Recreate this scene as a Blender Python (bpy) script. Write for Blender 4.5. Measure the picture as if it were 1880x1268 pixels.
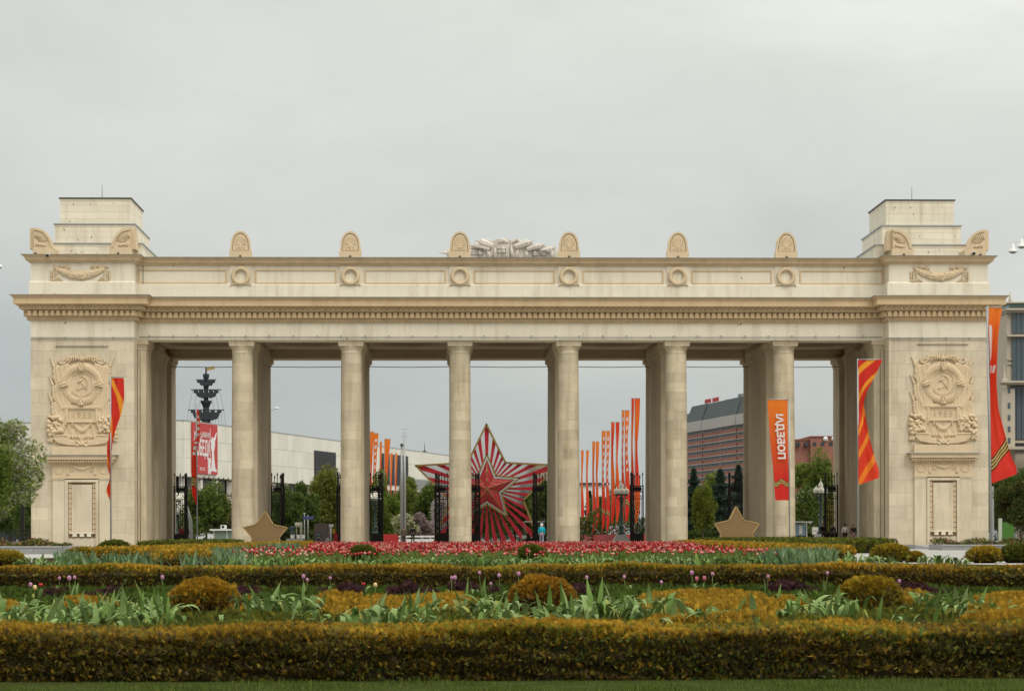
import bpy, bmesh, math, random
import numpy as np
from mathutils import Vector, Matrix
from math import pi, sin, cos, radians, atan2, sqrt
for _o in list(bpy.data.objects): bpy.data.objects.remove(_o)
scene = bpy.context.scene
# ------------------------------------------------------------------ camera
F, H, ALF = 4000.0, 0.8, radians(1.72)
PX0, PY0 = 940.0, 982.0
cam = bpy.data.cameras.new('camera'); camo = bpy.data.objects.new('camera', cam)
scene.collection.objects.link(camo); scene.camera = camo
cam.sensor_width = 36; cam.lens = F * 36 / 1880
cam.shift_x = 0.0; cam.shift_y = 348 / 1880.0
cam.clip_start = 0.1; cam.clip_end = 6000
camo.location = (0, 0, H)
camo.matrix_world = Matrix.Translation((0, 0, H)) @ Matrix.Rotation(-ALF, 4, 'Z') @ Matrix.Rotation(pi/2, 4, 'X') @ Matrix.Rotation(radians(-0.13), 4, 'Z')
# ------------------------------------------------------------------ world
world = bpy.data.worlds.new('World'); scene.world = world; world.use_nodes = True
wn = world.node_tree.nodes; wl = world.node_tree.links; wn.clear()
SUN_EL, SUN_AZ = radians(50), radians(152)      # azimuth from +Y clockwise: behind the camera, a little to the right
def WN(t, **k):
    n = wn.new(t)
    for a, b in k.items(): setattr(n, a, b)
    return n
wout = WN('ShaderNodeOutputWorld'); bg = WN('ShaderNodeBackground'); wl.new(bg.outputs[0], wout.inputs[0])
sky = WN('ShaderNodeTexSky', sky_type='NISHITA', sun_disc=False, sun_elevation=SUN_EL, sun_rotation=SUN_AZ)
tc = WN('ShaderNodeTexCoord'); sp = WN('ShaderNodeSeparateXYZ'); wl.new(tc.outputs['Generated'], sp.inputs[0])
def wm(op, a, b=None, c=None):
    n = WN('ShaderNodeMath', operation=op)
    for i, v in enumerate((a, b, c)):
        if v is None: continue
        if isinstance(v, (int, float)): n.inputs[i].default_value = v
        else: wl.new(v, n.inputs[i])
    return n.outputs[0]
ramp = WN('ShaderNodeValToRGB')
el = ramp.color_ramp.elements
def stop(p, c):
    e = el.new(p); e.color = (*c, 1); return e
el[0].position = 0.0; el[0].color = (.41, .435, .43, 1)
stop(.05, (.435, .465, .455)); stop(.10, (.51, .53, .505)); stop(.155, (.59, .605, .565)); stop(.24, (.655, .665, .61)); stop(.45, (1.0, 1.01, .96))
el[-1].position = 1.0; el[-1].color = (1.85, 1.86, 1.78, 1)
nz = WN('ShaderNodeTexNoise'); nz.inputs['Scale'].default_value = 3.2; nz.inputs['Detail'].default_value = 5; nz.inputs['Roughness'].default_value = .5
mp = WN('ShaderNodeMapping'); mp.inputs['Scale'].default_value = (1, 1, 3.2); mp.inputs['Rotation'].default_value = (0, .25, 0)
wl.new(tc.outputs['Generated'], mp.inputs[0]); wl.new(mp.outputs[0], nz.inputs[0])
hz = wm('ADD', wm('MULTIPLY', sp.outputs[0], .16), wm('MULTIPLY', wm('SUBTRACT', nz.outputs[0], .5), .24))
zz = wm('ADD', sp.outputs[2], hz)
wl.new(zz, ramp.inputs[0])
mix = WN('ShaderNodeMixRGB', blend_type='ADD'); mix.inputs[0].default_value = 1
nm = WN('ShaderNodeMixRGB', blend_type='MULTIPLY'); nm.inputs[0].default_value = 1; nm.inputs[2].default_value = (.006, .006, .006, 1)
wl.new(sky.outputs[0], nm.inputs[1]); wl.new(ramp.outputs[0], mix.inputs[1]); wl.new(nm.outputs[0], mix.inputs[2])
nz2 = WN('ShaderNodeTexNoise'); nz2.inputs['Scale'].default_value = 7; nz2.inputs['Detail'].default_value = 6; nz2.inputs['Roughness'].default_value = .55; nz2.inputs['Distortion'].default_value = .6
mp2 = WN('ShaderNodeMapping'); mp2.inputs['Scale'].default_value = (1, 1, 2.6); mp2.inputs['Rotation'].default_value = (.1, .3, .2); wl.new(tc.outputs['Generated'], mp2.inputs[0]); wl.new(mp2.outputs[0], nz2.inputs[0])
cl_ = WN('ShaderNodeVectorMath', operation='SCALE'); wl.new(mix.outputs[0], cl_.inputs[0]); wl.new(wm('MULTIPLY_ADD', nz2.outputs[0], .26, .87), cl_.inputs['Scale'])
wl.new(cl_.outputs[0], bg.inputs[0]); bg.inputs[1].default_value = 1.0
# ------------------------------------------------------------------ sun
sl = bpy.data.lights.new('sun', 'SUN'); sl.energy = 1.05; sl.angle = radians(30); sl.color = (1, .94, .84)
so = bpy.data.objects.new('sun', sl); scene.collection.objects.link(so)
sd = Vector((sin(SUN_AZ)*cos(SUN_EL), cos(SUN_AZ)*cos(SUN_EL), sin(SUN_EL)))
so.rotation_euler = sd.to_track_quat('Z', 'Y').to_euler()
scene.view_settings.view_transform = 'Standard'; scene.view_settings.look = 'None'
scene.view_settings.exposure = 0.10; scene.view_settings.gamma = 1
try: scene.view_settings.use_curve_mapping = False
except Exception: pass
# ------------------------------------------------------------------ helpers
rnd = random.Random(7); rng = np.random.default_rng(11)
COL = scene.collection
WO = {}
def at(px, py, Y):
    """world X, Z of photo pixel (px,py) on the upright plane y = Y"""
    t = Y / (cos(ALF)*F - sin(ALF)*(px-PX0))
    return (sin(ALF)*F + cos(ALF)*(px-PX0))*t, H + (PY0-py)*t
def gx(px, Y): return at(px, PY0, Y)[0]
def gz(py, Y, px=940): return at(px, py, Y)[1]
def gY(py): return F*H/(py-PY0)
def tag(o, label=None, cat=None, group=None, kind=None):
    if label: o['label'] = label
    if cat: o['category'] = cat
    if group: o['group'] = group
    if kind: o['kind'] = kind
    return o
def link(o, parent=None, loc=(0, 0, 0), rz=0):
    COL.objects.link(o)
    w = Vector(loc)
    if parent is not None:
        o.parent = parent; o.location = w - WO[parent]
    else: o.location = w
    if rz: o.rotation_euler = (0, 0, rz)
    WO[o] = w
    return o
def thing(name, label, cat, loc=(0, 0, 0), group=None, rz=0):
    o = bpy.data.objects.new(name, None); o.empty_display_size = .3
    link(o, None, loc, rz); tag(o, label, cat, group); return o
class MB:
    def __init__(s): s.v = []; s.f = []; s.smooth = []; s.mi = []; s.cur = 0
    def add(s, vs, fs, sm=False):
        b = len(s.v); s.v += [tuple(v) for v in vs]
        for f in fs: s.f.append(tuple(b+i for i in f)); s.smooth.append(sm); s.mi.append(s.cur)
    def box(s, x0, x1, y0, y1, z0, z1):
        s.add([(x0,y0,z0),(x1,y0,z0),(x1,y1,z0),(x0,y1,z0),(x0,y0,z1),(x1,y0,z1),(x1,y1,z1),(x0,y1,z1)],
              [(0,3,2,1),(4,5,6,7),(0,1,5,4),(1,2,6,5),(2,3,7,6),(3,0,4,7)])
    def lathe(s, prof, cx=0, cy=0, n=24, cap=True, sm=True, z0=0):
        """prof: list of (r, z) bottom to top"""
        vs = []; fs = []
        for r, z in prof:
            for i in range(n):
                a = 2*pi*i/n; vs.append((cx+r*cos(a), cy+r*sin(a), z+z0))
        for k in range(len(prof)-1):
            for i in range(n):
                j = (i+1) % n; fs.append((k*n+i, k*n+j, (k+1)*n+j, (k+1)*n+i))
        s.add(vs, fs, sm)
        if cap:
            m = len(prof)-1
            s.add(vs[:n][::-1], [tuple(range(n))]); s.add(vs[m*n:], [tuple(range(n))])
    def tube(s, pts, r, n=8, sm=True, cap=True):
        pts = [Vector(p) for p in pts]; m = len(pts)
        rs = r if isinstance(r, (list, tuple)) else [r]*m
        vs = []; fs = []
        up = None
        for k, p in enumerate(pts):
            d = (pts[min(k+1, m-1)] - pts[max(k-1, 0)]).normalized()
            if up is None:
                up = Vector((0, 0, 1)) if abs(d.z) < .9 else Vector((1, 0, 0))
            a = d.cross(up).normalized(); b = a.cross(d).normalized(); up = b
            for i in range(n):
                t = 2*pi*i/n; vs.append(p + a*(rs[k]*cos(t)) + b*(rs[k]*sin(t)))
        for k in range(m-1):
            for i in range(n):
                j = (i+1) % n; fs.append((k*n+i, k*n+j, (k+1)*n+j, (k+1)*n+i))
        if cap: fs.append(tuple(range(n))[::-1]); fs.append(tuple((m-1)*n+i for i in range(n)))
        s.add(vs, fs, sm)
    def prism(s, poly, y0, y1):
        """poly of (x,z) extruded along y"""
        n = len(poly)
        vs = [(x, y0, z) for x, z in poly] + [(x, y1, z) for x, z in poly]
        fs = [tuple(range(n)), tuple(range(n, 2*n))[::-1]] + [(i, i+n, (i+1) % n+n, (i+1) % n) for i in range(n)]
        s.add(vs, fs)
    def prismz(s, poly, z0, z1):
        n = len(poly)
        vs = [(x, y, z0) for x, y in poly] + [(x, y, z1) for x, y in poly]
        s.add(vs, [tuple(range(n))[::-1], tuple(range(n, 2*n))] + [(i, (i+1) % n, (i+1) % n+n, i+n) for i in range(n)])
    def ball(s, c, r, n=12, m=8, sc=(1, 1, 1)):
        vs = []; fs = []
        for k in range(m+1):
            ph = -pi/2 + pi*k/m
            for i in range(n):
                a = 2*pi*i/n
                vs.append((c[0]+r*sc[0]*cos(ph)*cos(a), c[1]+r*sc[1]*cos(ph)*sin(a), c[2]+r*sc[2]*sin(ph)))
        for k in range(m):
            for i in range(n):
                j = (i+1) % n; fs.append((k*n+i, k*n+j, (k+1)*n+j, (k+1)*n+i))
        s.add(vs, fs, True)
    def mesh(s, name, mats, origin=(0, 0, 0)):
        me = bpy.data.meshes.new(name)
        ox, oy, oz = origin
        me.from_pydata([(x-ox, y-oy, z-oz) for x, y, z in s.v], [], s.f)
        if not isinstance(mats, (list, tuple)): mats = [mats]
        for m in mats: me.materials.append(m)
        me.polygons.foreach_set('use_smooth', s.smooth)
        me.polygons.foreach_set('material_index', s.mi)
        me.update(); return me
    def put(s, name, mats, parent=None, loc=None, local=False):
        """world-space verts unless local=True"""
        if loc is None: loc = WO[parent] if parent is not None else (0, 0, 0)
        me = s.mesh(name, mats, (0, 0, 0) if local else loc)
        o = bpy.data.objects.new(name, me); link(o, parent, loc); return o
def inst(name, me, parent=None, loc=(0, 0, 0), rz=0):
    o = bpy.data.objects.new(name, me); link(o, parent, loc, rz); return o
# ------------------------------------------------------------------ materials
def mat(name, col, rough=.85, var=.12, scale=2.0, bump=0.0, objvar=0.0, bscale=40, metal=0.0, spots=None, attr=None, stain=0.0, spec=.3, trans=0.0, wavez=None):
    m = bpy.data.materials.new(name); m.use_nodes = True
    N = m.node_tree.nodes; L = m.node_tree.links
    b = N['Principled BSDF']; b.inputs['Roughness'].default_value = rough; b.inputs['Metallic'].default_value = metal
    b.inputs['Specular IOR Level'].default_value = spec
    tcn = N.new('ShaderNodeTexCoord'); geo = N.new('ShaderNodeNewGeometry')
    def noise(sc, det=4, vec=None):
        n = N.new('ShaderNodeTexNoise'); n.inputs['Scale'].default_value = sc; n.inputs['Detail'].default_value = det
        L.new(vec or geo.outputs['Position'], n.inputs[0]); return n.outputs[0]
    if attr:
        at_ = N.new('ShaderNodeAttribute'); at_.attribute_name = attr; base = at_.outputs['Color']
    else:
        rgb = N.new('ShaderNodeRGB'); rgb.outputs[0].default_value = (*col, 1); base = rgb.outputs[0]
    def scaleby(src, fac_out, amt, centre=.5):
        # src * (1 + amt*(fac-centre)*2)
        a = N.new('ShaderNodeMath'); a.operation = 'MULTIPLY_ADD'; L.new(fac_out, a.inputs[0]); a.inputs[1].default_value = 2*amt; a.inputs[2].default_value = 1-2*amt*centre
        v = N.new('ShaderNodeVectorMath'); v.operation = 'SCALE'; L.new(src, v.inputs[0]); L.new(a.outputs[0], v.inputs['Scale']); return v.outputs[0]
    if var: base = scaleby(base, noise(scale), var*1.6); base = scaleby(base, noise(scale*9), var*.7)
    if objvar:
        oi = N.new('ShaderNodeObjectInfo'); base = scaleby(base, oi.outputs['Random'], objvar)
    if stain:
        mpn = N.new('ShaderNodeMapping'); mpn.inputs['Scale'].default_value = (1, 1, .12); L.new(geo.outputs['Position'], mpn.inputs[0])
        st = noise(1.6, 6, mpn.outputs[0]); cr = N.new('ShaderNodeMapRange'); cr.inputs[1].default_value = .5; cr.inputs[2].default_value = .75; L.new(st, cr.inputs[0])
        mm = N.new('ShaderNodeMixRGB'); mm.blend_type = 'MULTIPLY'; L.new(base, mm.inputs[1]); mm.inputs[2].default_value = (.74, .69, .62, 1)
        ms = N.new('ShaderNodeMath'); ms.operation = 'MULTIPLY'; L.new(cr.outputs[0], ms.inputs[0]); ms.inputs[1].default_value = stain; L.new(ms.outputs[0], mm.inputs[0]); base = mm.outputs[0]
    if spots:
        sc, thr, scol = spots
        n1 = noise(sc, 3); cr = N.new('ShaderNodeMapRange'); cr.inputs[1].default_value = thr; cr.inputs[2].default_value = thr+.03; L.new(n1, cr.inputs[0])
        mm = N.new('ShaderNodeMixRGB'); L.new(cr.outputs[0], mm.inputs[0]); L.new(base, mm.inputs[1]); mm.inputs[2].default_value = (*scol, 1); base = mm.outputs[0]
    L.new(base, b.inputs['Base Color'])
    if bump:
        bn = N.new('ShaderNodeBump'); bn.inputs['Strength'].default_value = bump; bn.inputs['Distance'].default_value = .02
        L.new(noise(bscale, 4), bn.inputs['Height']); L.new(bn.outputs[0], b.inputs['Normal'])
    if trans:
        tr = N.new('ShaderNodeBsdfTranslucent'); L.new(base, tr.inputs[0]); mx = N.new('ShaderNodeMixShader'); mx.inputs[0].default_value = trans
        L.new(b.outputs[0], mx.inputs[1]); L.new(tr.outputs[0], mx.inputs[2])
        L.new(mx.outputs[0], N['Material Output'].inputs[0])
    return m
M = {}
M['cream'] = mat('cream_paint', (.77, .70, .56), .8, .07, .5, .15, stain=.7, spots=(1.9, .735, (.35, .25, .14)))
M['cream2'] = mat('cream_cladding', (.76, .69, .545), .8, .07, .5, .15, objvar=.05, stain=.8, spots=(1.3, .725, (.25, .19, .12)))
M['ochre'] = mat('ochre_paint', (.63, .47, .28), .8, .08, .6, .15, stain=.5)
M['ochre2'] = mat('ochre_moulding', (.58, .44, .275), .8, .12, 1.2, .2, stain=.5)
M['relief'] = mat('ochre_relief', (.65, .51, .335), .8, .08, 1.5, .1)
M['stone'] = mat('limestone', (.56, .475, .335), .85, .15, .8, .4, objvar=.12, stain=1.0)
M['slab'] = mat('limestone_slab', (.62, .535, .395), .85, .12, .6, .3, objvar=.075, stain=.8)
M['stone_in'] = mat('inner_stone', (.56, .475, .34), .85, .12, .7, .3, stain=.5)
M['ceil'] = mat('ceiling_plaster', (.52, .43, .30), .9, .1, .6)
M['ceil2'] = mat('ceiling_recess_brown', (.24, .17, .10), .9, .1, .6)  # darker brown for the discs inside the ceiling rings
M['joint'] = mat('mortar', (.40, .31, .20), .9, .1, 1)
M['zinc'] = mat('zinc_flashing', (.36, .37, .36), .5, .1, .5, metal=.3)
M['zincd'] = mat('dark_roof_edge', (.09, .085, .075), .6, .1, .5)
M['iron'] = mat('black_iron', (.018, .018, .016), .5, .1, 3)
M['steel'] = mat('grey_steel_pole', (.33, .34, .33), .45, .08, 2, metal=.5)
M['white'] = mat('white_paint', (.72, .72, .69), .6, .05, 1)
M['red'] = mat('red_paint', (.42, .03, .03), .55, .08, 1)
M['gold'] = mat('gold_trim', (.46, .32, .12), .45, .1, 2, metal=.25)
M['lampgreen'] = mat('dark_green_cast_iron', (.055, .085, .075), .45, .1, 4)
M['globe'] = mat('milk_glass', (.78, .76, .66), .25, .03, 2, spec=.5)
M['plaza'] = mat('plaza_paving', (.36, .345, .31), .85, .12, .25, .1, spec=.1)
M['asphalt'] = mat('asphalt', (.07, .07, .07), .9, .15, .3, .2)
M['soil'] = mat('garden_soil', (.04, .032, .018), .95, .3, 3, .6, spec=0.0)
M['wood'] = mat('dark_twigs', (.035, .028, .012), .95, .4, 14, .8, spec=0.0)
M['granite'] = mat('grey_granite', (.28, .28, .27), .7, .12, 4, .1, objvar=.08)
M['bark'] = mat('bark', (.09, .07, .05), .9, .25, 5, .6)
M['glass'] = mat('dark_glass', (.035, .05, .055), .12, .1, 2, spec=.6)
M['plywood'] = mat('gold_brown_board', (.25, .158, .068), .7, .06, 1.0)
# ================================================================== GROUND
YC = 174.0; YP = 172.35; YF = 175.2; YR = 193.0
def sheet(name, poly, z, m, kind='structure', label=None):
    mb = MB(); mb.add([(x, y, z) for x, y in poly], [tuple(range(len(poly)))])
    return tag(mb.put(name, m), label, None, None, kind)
sheet('ground', [(-3000, -600), (3000, -600), (3000, 5000), (-3000, 5000)], -.03, mat('far_ground', (.13, .125, .11), .9, .15, .02))
sheet('plaza', [(-70, 34), (80, 34), (80, 232), (-70, 232)], 0.0, M['plaza'])
sheet('road', [(-300, 236), (300, 236), (300, 262), (-300, 262)], -.02, M['asphalt'])
sheet('garden_bed', [(-12, 7.5), (12, 7.5), (19, 37), (17, 52), (9, 64), (14.5, 125), (12, 150), (-15, 150), (-17, 120), (-12, 66), (-19, 52), (-19, 37)], .012, M['soil'])
# paving joints on the plaza that can be told apart at the right of the garden
for k, yy in enumerate(np.arange(56, 168, 4.0)):
    mb = MB(); mb.box(14, 60, yy, yy+.06, .001, .006); tag(mb.put('paving_joint', M['granite']), None, None, None, 'structure')
# ================================================================== GATE
G = thing('gate_building', 'monumental cream and ochre stone gateway with six front columns and two end pylons', 'gateway', (5.2, YC, 0))
XL0, XL1, XR0, XR1 = gx(57, YP), gx(247, YP), gx(1632.5, YP), gx(1815, YP)
def zc(py, px=940, Y=YC): return gz(py, Y, px)
Z_SOF, Z_ARC, Z_BED, Z_DEN, Z_EGG, Z_COR, Z_CYM, Z_TOP = zc(624), zc(593), zc(587), zc(574), zc(565), zc(554.5), zc(549.5), zc(547.6)
Z_ATC, Z_ATT = zc(488), zc(475)
REAR = 194.6
PLAN = [(XL0, YP), (XL1, YP), (XL1, YC), (XR0, YC), (XR0, YP), (XR1, YP), (XR1, REAR), (XL0, REAR)]
def offset(poly, d):
    n = len(poly); out = []
    for i in range(n):
        p0, p1, p2 = Vector(poly[i-1]), Vector(poly[i]), Vector(poly[(i+1) % n])
        a = (p1-p0).normalized(); b = (p2-p1).normalized()
        na = Vector((a.y, -a.x)); nb = Vector((b.y, -b.x))
        m = (na+nb); m = m/ (1+na.dot(nb)); out.append((p1.x+m.x*d, p1.y+m.y*d))
    return out
def layer(name, prof, m, parent=G, plan=PLAN, label=None):
    """prof: list of (offset, z) from bottom to top; closed body"""
    mb = MB(); n = len(plan); vs = []; fs = []
    for d, z in prof: vs += [(x, y, z) for x, y in offset(plan, d)]
    for k in range(len(prof)-1):
        for i in range(n):
            j = (i+1) % n; fs.append((k*n+i, k*n+j, (k+1)*n+j, (k+1)*n+i))
    fs.append(tuple(range(n))[::-1]); fs.append(tuple(range((len(prof)-1)*n, len(prof)*n)))
    mb.add(vs, fs); return tag(mb.put(name, m, parent), label)
# --- entablature above the ceiling
ZI = Z_SOF+.75
plan_top = PLAN
layer('frieze', [(0, ZI+.25), (0, Z_ARC)], M['cream'])
layer('bed_moulding', [(.10, Z_ARC), (.16, Z_ARC+.08), (.16, Z_ARC+.13), (.30, Z_BED), (.30, Z_BED+.02)], M['ochre2'])
layer('dentil_band', [(.24, Z_BED+.02), (.24, Z_DEN)], M['ochre2'])
layer('ovolo_band', [(.58, Z_DEN), (.62, Z_DEN+.06), (.66, Z_DEN+.15), (.74, Z_EGG)], M['ochre2'])
layer('corona', [(1.12, Z_EGG), (1.14, Z_EGG+.04), (1.14, Z_COR)], M['ochre'])
layer('cornice_top', [(1.16, Z_COR), (1.19, Z_COR+.05), (1.30, Z_CYM-.05), (1.34, Z_CYM)], M['ochre2'])
layer('cornice_flashing', [(1.40, Z_CYM), (1.42, Z_CYM+.03), (1.37, Z_TOP-.02), (.3, Z_TOP+.05)], M['zinc'])
layer('attic_plinth', [(.12, Z_TOP+.05), (.12, zc(524)), (.0, zc(521))], M['cream'])
layer('attic_wall', [(-.02, zc(521)), (-.02, Z_ATC)], M['cream'])
layer('attic_cornice_lower', [(.12, Z_ATC), (.22, Z_ATC+.14), (.25, Z_ATC+.18)], M['ochre2'])
layer('attic_cornice_upper', [(.36, Z_ATC+.18), (.38, Z_ATC+.33), (.55, Z_ATT-.06), (.58, Z_ATT)], M['ochre2'])
layer('attic_flashing', [(.66, Z_ATT), (.67, Z_ATT+.03), (-.6, Z_ATT+.14)], M['zinc'])
# dentils, eggs: rows of thousands, one mesh each
def along(plan, step, d):
    """points spaced along the front and side edges of the offset plan: (x, y, dirx, diry)"""
    P = offset(plan, d); out = []
    n = len(P)
    for i in range(n):
        a, b = Vector(P[i]), Vector(P[(i+1) % n])
        if a.y > REAR-1 and b.y > REAR-1: continue
        L = (b-a).length; u = (b-a)/L; k = max(1, round(L/step)); s = L/k
        for q in range(k): out.append((*(a+u*(q+.5)*s), u.x, u.y))
    return out
mb = MB(); mb2 = MB(); dz0, dz1 = Z_BED+.09, Z_DEN-.06
for x, y, ux, uy in along(PLAN, .445, .24):
    nx, ny = uy, -ux; w = .14; dp = .27
    q = [(x-ux*w, y-uy*w), (x+ux*w, y+uy*w), (x+ux*w+nx*dp, y+uy*w+ny*dp), (x-ux*w+nx*dp, y-uy*w+ny*dp)]
    mb.prismz(q[::-1], dz0, dz1)
    q = [(x+ux*.145, y+uy*.145), (x+ux*.30, y+uy*.30), (x+ux*.30+nx*.13, y+uy*.30+ny*.13), (x+ux*.145+nx*.13, y+uy*.145+ny*.13)]
    mb.prismz(q[::-1], dz0, dz0+.26)
tag(mb.put('dentils', M['ochre'], G), None, None, None, 'stuff')
mb = MB()
for x, y, ux, uy in along(PLAN, .445, .70):
    nx, ny = uy, -ux
    mb.ball((x, y, Z_DEN+.2), .12, 8, 5, (1, 1, 1.35))
    mb.ball((x+ux*.22+nx*-.02, y+uy*.22-ny*.02, Z_DEN+.2), .055, 5, 4, (1, 1, 2.6))
tag(mb.put('egg_moulding', M['ochre2'], G), None, None, None, 'stuff')
mb = MB()
for x, y, ux, uy in along(PLAN, .30, .23): mb.ball((x, y, Z_ARC+.11), .085, 6, 4, (1, 1, .8))
tag(mb.put('leaf_moulding', M['ochre2'], G), None, None, None, 'stuff')
# architrave boxes: front and rear beams, cross beams, coffered ceiling
def box_part(name, x0, x1, y0, y1, z0, z1, m, parent=G):
    mb = MB(); mb.box(x0, x1, y0, y1, z0, z1); return mb.put(name, m, parent)
CX = [gx(p, YF) for p in (446, 644.5, 843, 1042, 1241, 1439.5)]
pit = (CX[5]-CX[0])/5; CX = [CX[0]+pit*k for k in range(6)]
box_part('front_architrave', XL1+.02, XR0-.02, YC, YC+2.4, Z_SOF, ZI+.25, M['cream'])
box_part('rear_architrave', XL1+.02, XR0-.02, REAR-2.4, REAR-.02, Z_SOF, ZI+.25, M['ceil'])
xi0, xi1 = gx(268, YC), gx(1606, YC)
edges = [XL1-.01]+[c for c in CX]+[XR0+.01]
for c in CX: box_part('cross_beam', c-.84, c+.84, YC+2.405, REAR-2.405, Z_SOF+.15, ZI+.25, M['ceil'])
for k in range(7):
    a = edges[k]+(.845 if k else .02); b = edges[k+1]-(.845 if k < 6 else .02)
    y0, y1 = YC+2.41, REAR-2.41; cx, cy = (a+b)/2, (y0+y1)/2; n = 48
    rx = min((b-a)/2*.94, 3.35); ry = rx
    zc0 = ZI+.0
    mb = MB(); ring = [(cx+rx*cos(2*pi*i/n), cy+ry*sin(2*pi*i/n)) for i in range(n)]
    out = []
    for i in range(n):      # points on the rectangle boundary in the same direction
        dx, dy = cos(2*pi*i/n), sin(2*pi*i/n)
        t = min((b-a)/2/abs(dx) if abs(dx) > 1e-6 else 1e9, (y1-y0)/2/abs(dy) if abs(dy) > 1e-6 else 1e9); out.append((cx+dx*t, cy+dy*t))
    vs = [(x, y, zc0) for x, y in ring]+[(x, y, zc0) for x, y in out]
    fs = [(i, (i+1) % n, (i+1) % n+n, i+n) for i in range(n)]
    mb.add(vs, fs)
    for (sx, sy) in ((a, y0), (b, y0), (b, y1), (a, y1)):   # corner fillers
        near = [p for p in out if abs(p[0]-sx) < 1e-6 or abs(p[1]-sy) < 1e-6]
        px_ = min([p for p in out if abs(p[0]-sx) < 1e-6], key=lambda p: abs(p[1]-sy)); py_ = min([p for p in out if abs(p[1]-sy) < 1e-6], key=lambda p: abs(p[0]-sx))
        mb.add([(sx, sy, zc0), (*px_, zc0), (*py_, zc0)], [(0, 1, 2)])
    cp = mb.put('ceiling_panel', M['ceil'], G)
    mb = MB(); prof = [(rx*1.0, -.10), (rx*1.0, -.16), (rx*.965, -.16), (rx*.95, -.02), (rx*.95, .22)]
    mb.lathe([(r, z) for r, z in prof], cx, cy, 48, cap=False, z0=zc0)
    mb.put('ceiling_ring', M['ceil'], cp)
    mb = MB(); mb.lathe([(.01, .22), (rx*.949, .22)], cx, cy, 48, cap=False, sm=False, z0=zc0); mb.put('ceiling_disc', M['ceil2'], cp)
    for q in range(2):      # beam mouldings along the bay
        yy = y0+.002 if q == 0 else y1-.302
        mb = MB(); mb.box(a+.3, b-.3, yy, yy+.3, zc0-.32, zc0-.005); mb.put('ceiling_moulding', M['ceil'], G)
# --- columns
ZAB = Z_SOF-.42
def cap_mesh(sx=1.02):
    mb = MB(); mb.box(-sx, sx, -sx, sx, ZAB+.16, Z_SOF); mb.box(-sx*.965, sx*.965, -sx*.965, sx*.965, ZAB-.02, ZAB+.158)
    mb.lathe([(.80, -.62), (.84, -.6), (.84, -.55), (.81, -.53), (.82, -.35), (.90, -.18), (.97, -.06), (.97, -.02)], n=32, z0=ZAB)
    mb.lathe([(.885, 0), (.84, 7), (.79, ZAB-.60)], n=32)
    return mb.mesh('column', M['stone'])
capm = cap_mesh()
NDR = 20; DH = (ZAB-.62)/NDR
def colr(z): return .905-.085*(z/(ZAB-.6))**1.6
drums = []
for k in range(NDR):
    mb = MB(); z0, z1 = k*DH, (k+1)*DH
    n_ = 20; vs = []; fs = []
    for r_, z_ in ((colr(z0), .004), (colr(z1), DH-.004)):
        for i in range(n_+1):
            a = .004+(pi-.008)*i/n_; vs.append((r_*cos(a), r_*sin(a), z_))
    for i in range(n_): fs.append((i, i+1, n_+2+i, n_+1+i))
    mb.add(vs, fs, True)
    drums.append(mb.mesh('stone_block', M['stone']))
def add_column(x, y, drummed):
    c = inst('column', capm if drummed else None, G, (x, y, 0)) if drummed else None
    if drummed:
        for k in range(NDR):
            a_ = (.9 if k % 2 else 1.9)+rnd.uniform(-.5, .5)
            for q in range(2): inst('stone_block', drums[k], c, (x, y, k*DH), a_+q*pi)
    else:
        mb = MB(); mb.box(-1.02, 1.02, -1.02, 1.02, ZAB, Z_SOF)
        mb.lathe([(.905, 0), (.82, ZAB-.62), (.84, ZAB-.6), (.84, ZAB-.55), (.82, ZAB-.35), (.97, ZAB-.04), (.97, ZAB)], n=32)
        c = inst('rear_column', rearm, G, (x, y, 0))
    return c
mb = MB(); mb.box(-1.02, 1.02, -1.02, 1.02, ZAB+.002, Z_SOF-.002)
mb.lathe([(.905, 0), (.82, ZAB-.62), (.84, ZAB-.6), (.84, ZAB-.55), (.82, ZAB-.35), (.97, ZAB-.04), (.97, ZAB)], n=32)
rearm = mb.mesh('rear_column', M['stone_in'])
mb = MB(); mb.box(-.84, .84, 0, 10.6, 0, Z_SOF-.85)
for z, o_ in ((Z_SOF-.85, .06), (Z_SOF-.62, .14), (Z_SOF-.38, .24)): mb.box(-.84-o_, .84+o_, -o_, 10.6+o_, z, z+.225 if z < Z_SOF-.5 else Z_SOF+.148)
pierm = mb.mesh('pier', M['stone_in'])
for x in CX:
    add_column(x, YF, True); add_column(x, YR, False); inst('pier', pierm, G, (x, 179.2, 0))
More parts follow.
